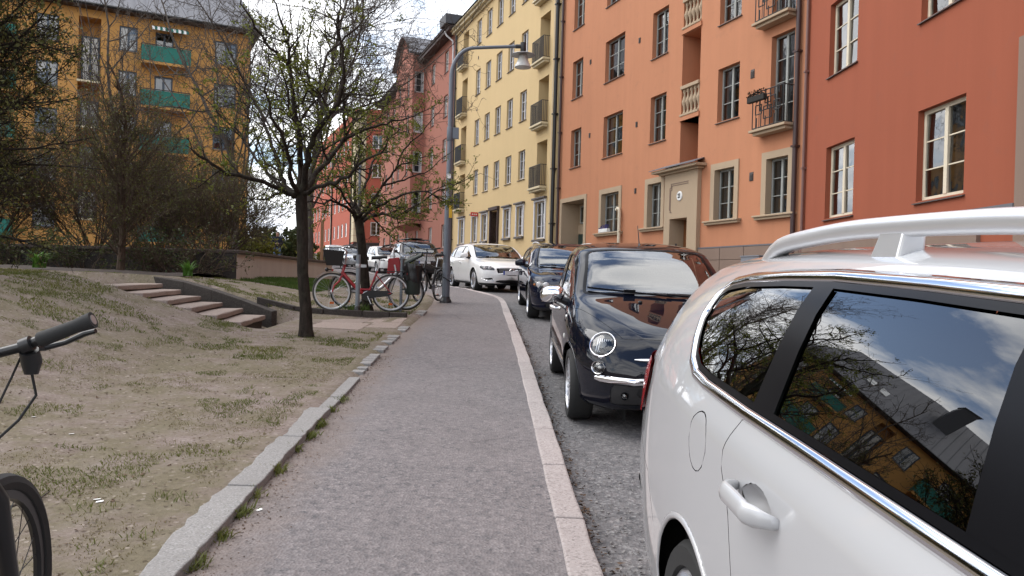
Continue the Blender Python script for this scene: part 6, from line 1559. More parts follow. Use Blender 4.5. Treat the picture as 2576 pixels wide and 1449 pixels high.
car, tab, hit, shit = make_car('parked_car', 'small glossy black rounded city car with round headlights and chrome mirrors', tb, S_, 'paint_navyblack', car_mat((1.245, 8.76, rz_(8.76)), (1.275, 6.46, rz_(6.46))))
FI = car
def on_nose(y, z):
    h = hit(y, z); n = h[1] if h[1].x > 0 else -h[1]; return h[0], n
def lamp_unit(name, y, z, r, tilt=.35, ring='chrome', depth=.05, oval=1.0):
    p, n = on_nose(y, z); n = (n * (1 - tilt) + Vector((1, 0, 0)) * tilt).normalized(); q = n.to_track_quat('Z', 'Y')
    L = bpy.data.objects.new(name, None); COL.objects.link(L); L.parent = FI; L.location = p; L.rotation_mode = 'QUATERNION'; L.rotation_quaternion = q; L.scale = (1, oval, 1)
    b = MB(); b.lathe([(r * 1.0, -.05), (r * 1.02, .012), (r * .98, .022), (r * .90, .020), (r * .87, .008), (r * .86, -.02)], 36); b.f = [f for f in b.f if len(f) == 4]; b.build('lamp_ring', ring, L, smooth=True, sharp=70)
    b = MB(); b.lathe([(0, -.045), (r * .30, -.045), (r * .42, -.02), (r * .60, -.032), (r * .87, .0)], 28); b.f = [f for f in b.f if len(f) == 4]
    b.build('reflector', 'headlight_in', L, smooth=False)
    b = MB()
    for k in range(-3, 4): b.box(r * .16 * k - .004, -r * .55, -.012, r * .16 * k + .004, r * .55, -.006)
    b.build('lamp_flutes', 'headlight_in', L)
    b = MB(); b.ball((0, 0, -.012), (r * .33, r * .33, .022), 16, 8); b.build('bulb', 'lamp_lens', L, smooth=True)
    b = MB(); b.lathe([(r * .88, .010), (r * .7, .022), (r * .4, .030), (0, .033)], 32); b.f = [f for f in b.f if len(f) == 4]; b.build('lens', 'lamp_glass', L, smooth=True)
for s in (1, -1):
    lamp_unit('headlight', s * .572, .69, .105, .25); lamp_unit('position_light', s * .60, .525, .062, .15, 'chrome', oval=.8); lamp_unit('fog_light', s * .42, .335, .028, .4, 'gloss_black')
    # chrome bumper blade
    b = MB(); P = []
    for k in range(12):
        y = s * (.20 + .42 * k / 11); p, n = on_nose(y, .445); P.append((p, n))
    V = []
    for i, (p, n) in enumerate(P):
        e = 1 if 0 < i < 11 else .6
        for k in range(8):
            a = 2 * PI * k / 8; V.append(p + n * (.012 + .016 * math.cos(a) * e) + Vector((0, 0, .026 * e * math.sin(a))))
    F = [(i * 8 + k, i * 8 + (k + 1) % 8, (i + 1) * 8 + (k + 1) % 8, (i + 1) * 8 + k) for i in range(11) for k in range(8)] + [tuple(range(8)), tuple(range(88, 96))]
    b.add(V, F); b.build('bumper_blade', 'chrome', FI, smooth=True)
    # chrome whisker
    b = MB(); P = [on_nose(s * (.055 + .30 * k / 9), .605) for k in range(10)]; b.tube([p + n * .006 for p, n in P], [.016, .018, .018, .017, .016, .014, .012, .010, .008, .004], 8); b.build('nose_strip', 'chrome', FI, smooth=True)
    mirror_unit(FI, 1.70, s * .90, 1.0, s, 'chrome', .21, .075, .10)
    h_ = shit(.72, .80, s); handle(FI, .66, h_[0].y, .80, s, 'chrome', .17)
    for (x, z, r) in ((1.98, .82, .020), (2.02, .66, .022)):
        h_ = shit(x, z, s); b = MB(); b.ball((x, h_[0].y, z), (r, .008, r * 1.1), 10, 6); b.build('side_marker', 'lamp_lens' if r > .021 else 'chrome', FI, smooth=True)
    # rubbing strip along the door
    b = MB(); P = []
    for k in range(14):
        x = .35 + 1.55 * k / 13; h_ = shit(x, .42, s); P.append((x, h_[0].y + s * .002, .42))
    b.tube(P, .012, 6); b.build('rubbing_strip', 'paint_silver', FI)
p, n = on_nose(0, .62); b = MB(); b.lathe([(0, .02), (.045, .018), (.055, .010), (.056, -.01)], 24, 'x', (p.x, 0, .62)); b.build('nose_badge', 'chrome', FI, smooth=True)
p, n = on_nose(0, .45); b = MB(); b.box(p.x + .006, -.26, .395, p.x + .018, .26, .505); b.build('licence_plate', 'plate_white', FI)
for (a, c) in (((.62, .995), (.08, 1.02)), ((.12, 1.01), (-.60, 1.06))): wiper(FI, hit, a, c)
b = MB(); b.tube([(1.0, 0, 1.46), (.86, 0, 1.66)], [.006, .003], 6); b.tube([(1.03, 0, 1.45), (1.0, 0, 1.47)], .014, 8); b.build('aerial', 'plastic_black', FI)
for y in (-.18, .20):
    p, n = on_nose(y, .972); b = MB(); b.ball((p.x, y, p.z + .008), (.012, .02, .012), 8, 5); b.build('washer_nozzle', 'plastic_black', FI)
b = MB(); b.box(1.30, -.12, 1.24, 1.33, .12, 1.30); b.build('rear_view_mirror', 'plastic_black', FI, bevel=.01)

# ---------------- generic body from proportions
def gen(L, W, H, wb, fo, hood=.98, cowl=None, roof0=None, rear='wagon', belt=.98, nose=.66, gr=.20):
    """tables for a car: rear axle at 0, front axle at wb, front overhang fo"""
    ro = L - wb - fo; xf, xr = wb + fo, -ro; hw = W / 2
    cw = cowl or wb - .38; r0 = roof0 or cw - .85
    k = lambda *p: sorted(p)
    if rear == 'wagon': rz = [(xr, belt - .22), (xr + .05, belt + .0), (xr + .14, belt + .22), (xr + .24, H - .09), (xr + .34, H - .05), (0, H - .012)]
    else: rz = [(xr, belt - .25), (xr + .03, belt + .05), (xr + .09, belt + .35), (xr + .16, H - .06), (xr + .26, H - .03), (0, H - .005)]
    zt = rz + [(.7, H), (r0 - .25, H - .02), (r0, H - .09), ((r0 + cw) / 2, (H + hood) / 2 - .015), (cw + .03, hood), (wb, hood - .035), (xf - .42, hood - .09), (xf - .18, hood - .18), (xf - .06, nose + .04), (xf, nose - .1)]
    zr = [(x, z - (.075 if x < r0 - .1 and x > xr + .2 else .03)) for x, z in zt]
    return dict(x0=xr, x1=xf,
     zb=[(xr, gr + .22), (xr + .06, gr + .08), (-.3, gr), (wb + .2, gr), (xf - .1, gr + .02), (xf - .03, gr + .08), (xf, gr + .18)],
     ws=[(xr, hw * .6), (xr + .1, hw * .82), (0, hw * .94), (wb, hw * .94), (xf - .3, hw * .86), (xf - .08, hw * .70), (xf, hw * .5)],
     wm=[(xr, hw * .72), (xr + .06, hw * .85), (xr + .25, hw * .955), (0, hw), (wb, hw), (xf - .45, hw * .955), (xf - .2, hw * .86), (xf - .06, hw * .70), (xf, hw * .5)],
     zm=[(xr, .56), (0, .60), (wb, .58), (xf, .5)],
     wsh=[(xr, hw * .70), (xr + .06, hw * .83), (xr + .25, hw * .935), (0, hw * .985), (wb, hw * .97), (xf - .45, hw * .92), (xf - .2, hw * .82), (xf - .06, hw * .66), (xf, hw * .46)],
     zsh=[(xr, belt - .3), (xr + .1, belt - .13), (0, belt - .12), (wb, belt - .17), (xf - .3, nose + .04), (xf - .05, nose - .06), (xf, nose - .14)],
     wb=[(xr, hw * .66), (xr + .06, hw * .79), (xr + .25, hw * .89), (0, hw * .945), (cw - .3, hw * .945), (wb, hw * .88), (xf - .45, hw * .82), (xf - .2, hw * .73), (xf - .06, hw * .58), (xf, hw * .4)],
     zbelt=[(xr, belt - .25), (xr + .1, belt - .02), (0, belt), (cw - .4, belt - .03), (wb, belt - .10), (xf - .42, hood - .16), (xf - .18, nose + .05), (xf - .05, nose - .02), (xf, nose - .12)],
     wr=[(xr, hw * .5), (xr + .15, hw * .64), (0, hw * .69), (r0 - .2, hw * .70), (r0, hw * .72), (cw - .1, hw * .82), (wb, hw * .74), (xf - .42, hw * .62), (xf - .18, hw * .52), (xf, hw * .3)],
     zr=zr, zt=zt), xf, xr, cw, r0
def polyf(P, xmin, r=.0, view='yz', sgn=1):
    return lambda V: np.where(V[:, 0] * sgn > xmin, sd_poly(P, V[:, 1 if view == 'yz' else 0], V[:, 2], r), 1.)
def std_car(label, dims, paintm, rear, front, lamp, grille, spokes='five', extra=None, dlo=None, chrome=None, wr_=.33, rm='wagon', arch=None, int_mat='interior_dark', bumper=None, foglow=None, side_glass=None, lip=None, mirror=None, low_black=True):
    L, W, H, wb, fo, hood, belt, nose, gr = dims
    tb, xf, xr, cw, r0 = gen(L, W, H, wb, fo, hood=hood, belt=belt, nose=nose, gr=gr, rear=rm)
    top = H - .125
    D = dlo or [(cw - .15, belt - .02), (xr + .75, belt + .02), (xr + .50, belt + .08), (xr + .62, top - .07), (xr + .95, top - .01), (.8, top + .01), (r0 - .22, top - .02), (r0 + .02, top - .09)]
    regs = [('headlight', polyf(lamp, wb - .1 + .2, .015), 'headlight_dark', -.004, True), ('grille', polyf(grille, wb + .3, .02), 'gloss_black', -.012, False)]
    if foglow: regs.append(('air_intake', polyf(foglow, wb + .3, .015), 'gloss_black', -.010, True))
    if bumper: regs.append(('lower_intake', polyf(bumper, wb + .3, .015), 'plastic_black', -.012, False))
    fd = [(1.02, belt + .03), (.98, .55), (1.05, gr + .09), (wb - .55, gr + .09), (wb - .42, .55), (wb - .45, belt + .03)]
    rd = [(.99, belt + .03), (.95, .55), (1.02, gr + .09), (.48, gr + .09), (.42, .5), (.28, .68), (.12, belt + .03)]
    sp = dict(nx=130, wheelbase=wb, wheel_r=wr_, tyre_w=.22, spokes=spokes, arch=arch or wr_ * 1.12, inset=.02, glass_zmin=belt - .15, dlo=D if sum((D[i][0] * D[(i + 1) % len(D)][1] - D[(i + 1) % len(D)][0] * D[i][1]) for i in range(len(D))) > 0 else D[::-1], dlo_r=.04,
      pillars=[[(.97, belt - .2), (1.09, belt - .2), (1.03, H), (.93, H)], [(.02, belt - .2), (.13, belt - .2), (.02, H), (-.08, H)]], side_glass=side_glass or ['car_glass_dark', 'car_glass', 'car_glass'],
      screen=(r0 - .10, cw), screen_z=hood - .06, rearwin=(xr + .07, xr + .24), rear_z=belt, seats=(.15, 1.05), regions=regs, int_mat=int_mat,
      panels=[('front_door', lambda V: np.where(V[:, 1] > .3, sd_poly(fd, V[:, 0], V[:, 2], .05), 1.), 1), ('rear_door', lambda V: np.where(V[:, 1] > .3, sd_poly(rd, V[:, 0], V[:, 2], .05), 1.), 1),
        ('bonnet', lambda V: np.where((V[:, 0] > cw) & (V[:, 2] > nose - .05), np.maximum(np.maximum(V[:, 0] - (xf - .17), cw + .05 - V[:, 0]), V[:, 1] - W / 2 * (.84 - .22 * np.clip(V[:, 0] - wb, 0, 1))), 1.), 0)],
      chrome_trim=chrome, lip=lip or paintm)
    if rm == 'suv': sp['ws_glass'] = 'car_glass'
    if low_black: sp['lower'] = [('sill_trim', lambda V: V[:, 2] - (gr + .07), 'plastic_black')]
    car, tab, hit, shit = make_car('parked_car', label, tb, sp, paintm, car_mat((*rear, rz_(rear[1])), (*front, rz_(front[1]))))
    for s in (1, -1):
        mirror_unit(car, cw - .28, s * (W / 2 + .10), belt + .07, s, mirror or paintm, .21, .075, .09)
        for x in (1.12, .05):
            h_ = shit(x + .1, belt - .16, s)
            if h_[0] is not None: handle(car, x, h_[0].y, belt - .15, s, paintm, .2)
        # lamp cover and inner projector
        ys_ = [p[0] for p in lamp]; zs_ = [p[1] for p in lamp]
        for t in (.35, .68):
            y = s * (min(ys_) + (max(ys_) - min(ys_)) * t); z = (min(zs_) + max(zs_)) / 2; h_ = hit(y, z)
            if h_[0] is not None:
                b = MB(); b.lathe([(0, .012), (.03, .010), (.036, .002), (.05, .006), (.056, .0), (.056, -.02)], 20, 'x', (h_[0].x, y, z)); b.build('projector_lamp', 'headlight_in', car, smooth=True)
    h_ = hit(0, nose - .12)
    if h_[0] is not None:
        b = MB(); b.box(h_[0].x + .004, -.26, nose - .18, h_[0].x + .02, .26, nose - .07); pl = b.build('licence_plate', 'plate_white', car)
        b = MB(); b.box(h_[0].x + .0205, -.26, nose - .18, h_[0].x + .022, -.22, nose - .07); b.build('plate_band', 'plate_blue', pl)
    wiper(car, hit, (.6, hood + .015), (-.1, hood + .02)); wiper(car, hit, (-.1, hood + .02), (-.65, hood + .045))
    return car, tab, hit, shit, (xf, xr, cw, r0)
# dark blue estate car
car, tab, hit, shit, (xf, xr, cw, r0) = std_car('dark blue estate car with twin ring headlights parked behind the black city car', (4.90, 1.86, 1.47, 2.97, .86, .965, .985, .68, .19), 'paint_blue', (1.07, 18.03), (1.215, 15.07),
  [(.50, .615), (.84, .64), (.86, .72), (.80, .745), (.52, .70)], [(-.2, .50), (.30, .50), (.34, .70), (-.2, .73)], 'five', chrome=.012, bumper=[(-.2, .25), (.62, .27), (.66, .35), (-.2, .37)], wr_=.335, mirror='paint_blue')
for s in (1, -1):
    b = MB()
    for k in range(7):
        y = s * (.05 + .035 * k); h_ = hit(y, .60)
        if h_[0] is not None: b.tube([(h_[0].x + .004, y, .53), (h_[0].x - .005, y, .68)], .007, 5)
    b.build('grille_bars', 'chrome', car)
    b = MB(); P = []
    for t in np.linspace(0, 2 * PI, 20, endpoint=False):
        y, z = s * (.165 + .125 * math.copysign(abs(math.cos(t)) ** .6, math.cos(t))), .605 + .085 * math.copysign(abs(math.sin(t)) ** .6, math.sin(t)); h_ = hit(y, z); P.append((h_[0].x + .008, y, z))
    b.tube(P, .011, 6, closed=True); b.build('grille_surround', 'chrome', car, smooth=True)
    b = MB(); P = []
    for k in range(8):
        y = s * (.1 + .6 * k / 7); h_ = hit(y, .385)
        if h_[0] is not None: P.append(h_[0] + Vector((.004, 0, 0)))
    b.tube(P, .006, 5); b.build('bumper_line', 'chrome', car)
    b = MB(); P = [(x, s * (float(tab('wr', x)) - .05), float(tab('zr', x)) + .075) for x in np.linspace(-.6, 1.5, 14)]; b.tube(P, .016, 6); b.build('roof_rail', 'satin_alu', car, smooth=True)
    h_ = hit(s * .82, .68); b = MB(); b.ball((h_[0].x, s * .82, .675), (.012, .03, .022), 8, 5); b.build('indicator', 'lens_orange', car, smooth=True)
# white estate car in the bend
car, tab, hit, shit, (xf, xr, cw, r0) = std_car('clean white estate car angled along the bend by the yellow house', (4.63, 1.865, 1.48, 2.776, .88, .985, .99, .70, .20), 'paint_snow', (-1.13, 25.55), (-.29, 22.92),
  [(.50, .635), (.80, .645), (.86, .70), (.84, .765), (.70, .76), (.52, .715)], [(-.2, .50), (.40, .50), (.46, .70), (-.2, .72)], 'five', chrome=.010, bumper=[(-.2, .26), (.50, .28), (.44, .36), (-.2, .38)], foglow=[(.52, .36), (.80, .37), (.82, .43), (.56, .42)], wr_=.33, int_mat='interior_beige')
for k in range(6):
    b = MB(); P = []
    for y in np.linspace(-.38, .38, 9):
        h_ = hit(y, .535 + .03 * k); P.append(h_[0] + Vector((-.004, 0, 0)))
    b.tube(P, .005, 5); b.build('grille_bar', 'lamp_metal', car)
h_ = hit(0, .62); b = MB(); b.tube([(h_[0].x + .008, .07 * math.cos(t), .62 + .07 * math.sin(t)) for t in np.linspace(0, 2 * PI, 20, endpoint=False)], .010, 6, closed=True); b.tube([(h_[0].x + .008, -.4, .53), (h_[0].x + .008, .4, .71)], .008, 5); b.build('grille_emblem', 'chrome', car)
for s in (1, -1):
    b = MB(); P = []
    for (y, z) in ((.54, .445), (.82, .445), (.83, .40), (.70, .345), (.52, .335)):
        h_ = hit(s * y, z)
        if h_[0] is not None: P.append(h_[0] + Vector((.004, 0, 0)))
    b.tube(P, .007, 5); b.build('intake_trim', 'chrome', car)
b = MB(); b.ball((.25, 0, 1.485), (.06, .02, .03), 8, 5); b.build('roof_aerial', 'paint_snow', car, smooth=True)
# big dark brown off-roader
car, tab, hit, shit, (xf, xr, cw, r0) = std_car('large dark brown off-road car with roof rack seen behind the bin', (5.0, 2.03, 1.80, 2.92, .88, 1.20, 1.20, .92, .28), 'paint_brown', (-5.0, 38.0), (-4.18, 35.2),
  [(.60, .93), (.93, .94), (.95, 1.06), (.62, 1.06)], [(-.2, .86), (.52, .86), (.56, 1.06), (-.2, 1.07)], 'five', wr_=.385, rm='suv', chrome=None, bumper=[(-.2, .42), (.7, .44), (.74, .56), (-.2, .58)], arch=.43)
for k in range(4):
    b = MB(); P = []
    for i, y in enumerate(np.linspace(-.5, .5, 21)):
        h_ = hit(y, .88 + .05 * k); P.append(h_[0] + Vector((.006, 0, .012 * (i % 2))))
    b.tube(P, .012, 5); b.build('grille_bar', 'satin_alu', car)
b = MB()
for s in (1, -1): b.tube([(-.4, s * .62, 1.78), (-.3, s * .62, 1.86), (1.2, s * .62, 1.87), (1.45, s * .62, 1.77)], .02, 6)
for x in (0., 1.0): b.tube([(x, -.66, 1.875), (x, .66, 1.875)], .022, 6)
b.build('roof_rack', 'plastic_black', car); b = MB(); b.box(-.35, -.35, 1.90, 1.3, .30, 1.94); b.build('ski_carrier', 'plastic_black', car, bevel=.015)
b = MB(); P = []
for i in range(9):
    h_ = hit(-.44 + .11 * i, 1.125)
    if h_[0] is not None:
        p_ = h_[0]; b.box(p_.x - .002, p_.y - .035, p_.z, p_.x + .012, p_.y + .035, p_.z + .025)
o_ = b.build('bonnet_lettering', 'satin_alu', car); o_['kind'] = 'stuff'
# white compact crossover and two cars beyond
std_car('white compact crossover parked behind the dark brown off-road car', (4.4, 1.82, 1.58, 2.65, .86, 1.06, 1.05, .78, .24), 'paint_snow', (-8.15, 47.8), (-7.15, 45.3), [(.52, .72), (.84, .74), (.86, .84), (.56, .80)], [(-.2, .56), (.36, .56), (.42, .76), (-.2, .78)], 'five', wr_=.34, rm='suv')
std_car('pale silver car parked beyond the white crossover', (4.5, 1.80, 1.45, 2.65, .86, .96, .97, .70, .2), 'paint_silver', (-11.5, 54.5), (-10.5, 52.0), [(.52, .64), (.84, .66), (.86, .74), (.56, .71)], [(-.2, .5), (.36, .5), (.42, .68), (-.2, .70)], 'five', wr_=.32, rm='suv')
std_car('distant white car with its roof just above the low wall', (4.5, 1.80, 1.48, 2.65, .86, .98, .98, .70, .2), 'paint_snow', (-14.2, 61), (-13.2, 58.5), [(.52, .64), (.84, .66), (.86, .74), (.56, .71)], [(-.2, .5), (.36, .5), (.42, .68), (-.2, .70)], 'five', wr_=.32, rm='suv')
# ================================================================== STREET FURNITURE, BICYCLES, PERSON
# ---------------- street lamp
lb = Vector((-1.45, 16.87, .893))
L = thing('street_lamp', 'tall grey curved street lamp with disc shade reaching over the road', 'street lamp', lb)
b = MB(); pts = [(0, 0, .1), (0, 0, 2.2), (0, 0, 2.25), (0, 0, 4.98)]; rad = [.080, .076, .062, .055]
for k in range(1, 9):
    a = PI / 2 * k / 8; pts.append((.50 * (1 - math.cos(a)), 0, 4.98 + .62 * math.sin(a))); rad.append(.052 - .002 * k)
pts += [(1.45, 0, 5.66)]; rad += [.035]
b.tube(pts, rad, 14); b.build('pole', 'lamp_grey', L, smooth=True)
b = MB(); b.lathe([(.13, -.06), (.135, .03), (.125, .06), (.10, .10), (.095, .14)], 16); b.build('pole_foot', 'lamp_dark', L, smooth=True)
b = MB(); b.lathe([(.086, .1), (.088, .85), (.080, .87)], 14); b.build('pole_sleeve', 'lamp_grey', L, smooth=True)
b = MB(); b.lathe([(.068, 3.55), (.072, 3.56), (.072, 3.84), (.068, 3.85)], 14); b.box(.06, -.05, 3.60, .19, .05, 3.84); b.build('clamp_box', 'lamp_grey', L, smooth=True)
hx = 1.55
b = MB(); b.lathe([(.0, 5.74), (.065, 5.74), (.065, 5.52), (.05, 5.50)], 16, o=(hx, 0, 0)); b.tube([(1.38, 0, 5.655), (1.52, 0, 5.66)], .045, 10); b.build('lamp_neck', 'lamp_dark', L, smooth=True)
b = MB(); b.lathe([(.05, 5.52), (.12, 5.50), (.265, 5.475), (.27, 5.468), (.26, 5.465), (.10, 5.475), (.05, 5.48)], 32, o=(hx, 0, 0)); b.build('lamp_shade', 'lamp_metal', L, smooth=True)
b = MB(); b.lathe([(.085, 5.465), (.10, 5.40), (.135, 5.31), (.178, 5.23), (.182, 5.20), (.165, 5.195), (.10, 5.18), (.0, 5.17)], 28, o=(hx, 0, 0)); b.build('lamp_bowl', 'lamp_lens', L, smooth=True)
b = MB(); b.box(.03, -.10, 1.86, .10, -.085, 2.13); b.build('yellow_tag', 'yellow_tag', L); b = MB(); b.box(-.04, -.092, 2.72, .05, -.078, 2.82); b.build('sticker', 'paper_white', L)
# ---------------- litter bin on its post
pz = float(lawn_z(-2.03, 14.1)); B_ = thing('litter_bin', 'dark green litter bin lined with a black bag, hung on a post', 'bin', (-2.03, 14.1, pz))
b = MB(); b.tube([(0, 0, -.1), (0, 0, 1.0)], .027, 10); b.box(-.03, -.03, .97, .06, .03, 1.0); b.build('post', 'post_grey', B_, smooth=True)
b = MB(); b.lathe([(0, .32), (.125, .32), (.14, .36), (.148, .84), (.14, .84), (.13, .38)], 22, o=(.21, 0, 0)); b.box(.02, -.02, .4, .09, .02, .43); b.box(.02, -.02, .75, .09, .02, .78); b.build('bucket', 'bin_green', B_, smooth=True)
random.seed(4)
b = MB(); n = 30; prof = [(.157, .56), (.163, .62), (.158, .70), (.166, .78), (.172, .85), (.165, .875), (.148, .86), (.12, .60)]; V = []
for i, (r, z) in enumerate(prof):
    for k in range(n):
        a = 2 * PI * k / n; q = r + (.010 * math.sin(7 * a + i) + .008 * (random.random() - .5) if i < 6 else 0); V.append((.21 + q * math.cos(a), q * math.sin(a), z + (.025 * math.sin(3 * a + 1) + .02 * (random.random() - .5) if i in (0, 5) else 0)))
b.add(V, [(i * n + k, i * n + (k + 1) % n, (i + 1) * n + (k + 1) % n, (i + 1) * n + k) for i in range(7) for k in range(n)]); b.build('bin_bag', 'bag_black', B_, smooth=True, sharp=70)
b = MB(); V = []; n = 12
for i in range(5):
    t = i / 4
    for k in range(n + 1):
        a = PI * k / n; V.append((.06 + .34 * t * .9 + .0, -.13 * math.cos(a), .86 + .17 * t + .10 * math.sin(a) * (1 - .25 * t)))
b.add(V, [(i * (n + 1) + k, i * (n + 1) + k + 1, (i + 1) * (n + 1) + k + 1, (i + 1) * (n + 1) + k) for i in range(4) for k in range(n)]); b.build('lid', 'bin_green', B_, smooth=True)
# ---------------- posts
pz = float(lawn_z(-2.69, 13.40)); P_ = thing('bike_post', 'short grey steel post the red bicycle leans on', 'post', (-2.69, 13.42, pz))
b = MB(); b.tube([(0, 0, -.1), (0, 0, 1.03)], .040, 12); b.build('pole', 'post_grey', P_, smooth=True); b = MB(); b.lathe([(.048, .80), (.052, .81), (.052, .86), (.048, .87)], 14); b.box(.04, -.02, .81, .14, .02, .86); b.build('collar', 'lamp_metal', P_, smooth=True); b = MB(); b.lathe([(.055, .0), (.05, .12), (.042, .13)], 12); b.build('foot_sleeve', 'lamp_dark', P_, smooth=True)
o = MB().tube([(0, 0, 0), (0, 0, 4.6)], .045, 10).build('sign_pole', 'lamp_grey', None, smooth=True); q = pix(899, 690, 25.0); o.location = (q.x, q.y, float(lawn_z(q.x, q.y)) - .1); tag(o, 'pale grey sign pole rising behind the second street tree trunk', 'pole')
o = MB().box(-.06, -.05, 0, .06, .05, 2.1).build('wooden_post', 'wood_post', None, bevel=.01); q = pix(809, 650, 34); o.location = (q.x, q.y, 1.8); tag(o, 'brown wooden post standing on the terrace right of the near tree trunk', 'post')
q0 = pix(815, 660, 33); hr = thing('steel_handrail', 'black steel stair handrail behind the low wall near the wooden post', 'handrail', (q0.x, q0.y, 1.8))
def rel(x, y, Y): v = pix(x, y, Y); return (v.x - q0.x, v.y - q0.y, v.z - 1.8)
b = MB(); b.tube([(rel(815, 623, 33)[0], rel(815, 623, 33)[1], 0), rel(815, 625, 33), rel(818, 623, 33), rel(858, 623, 33), rel(876, 634, 32), rel(838, 657, 30)], .022, 8); b.build('top_rail', 'iron_black', hr, smooth=True)
b = MB(); p = rel(858, 623, 33); b.tube([p, (p[0], p[1], 0)], .02, 8); b.build('rail_post', 'iron_black', hr, smooth=True); b = MB(); p = rel(838, 640, 33); b.tube([rel(815, 655, 33), rel(858, 655, 33)], .015, 6); b.build('lower_rail', 'iron_black', hr, smooth=True)

# ---------------- bicycles
def bike_wheel(parent, x, r, tyre_m, rim_m, name='wheel', nsp=28, tr=.019, sp_m='steel'):
    W = bpy.data.objects.new(name, None); COL.objects.link(W); W.parent = parent; W.location = (x, 0, r)
    circ = lambda rr, n=44: [(rr * math.cos(t), 0, rr * math.sin(t)) for t in np.linspace(0, 2 * PI, n, endpoint=False)]
    MB().tube(circ(r - tr), tr, 8, closed=True).build('tyre', tyre_m, W, smooth=True)
    b = MB(); b.lathe([(r - 2 * tr + .004, -.012), (r - 2 * tr - .018, -.011), (r - 2 * tr - .022, 0), (r - 2 * tr - .018, .011), (r - 2 * tr + .004, .012)], 44, 'y', closed=True); b.build('rim', rim_m, W, smooth=True)
    b = MB(); b.lathe([(.018, -.05), (.028, -.045), (.028, -.035), (.017, -.03), (.017, .03), (.028, .035), (.028, .045), (.018, .05)], 12, 'y'); b.build('hub', 'alu', W, smooth=True)
    b = MB()
    for k in range(nsp):
        a = 2 * PI * k / nsp; s = 1 if k % 2 else -1; a2 = a + (.55 if (k // 2) % 2 else -.55); ri = r - 2 * tr - .02
        b.tube([(.025 * math.cos(a2), .038 * s, .025 * math.sin(a2)), (ri * math.cos(a), 0, ri * math.sin(a))], .0016, 3, cap=False)
    o = b.build('spokes', sp_m, W); o['kind'] = 'stuff'; return W
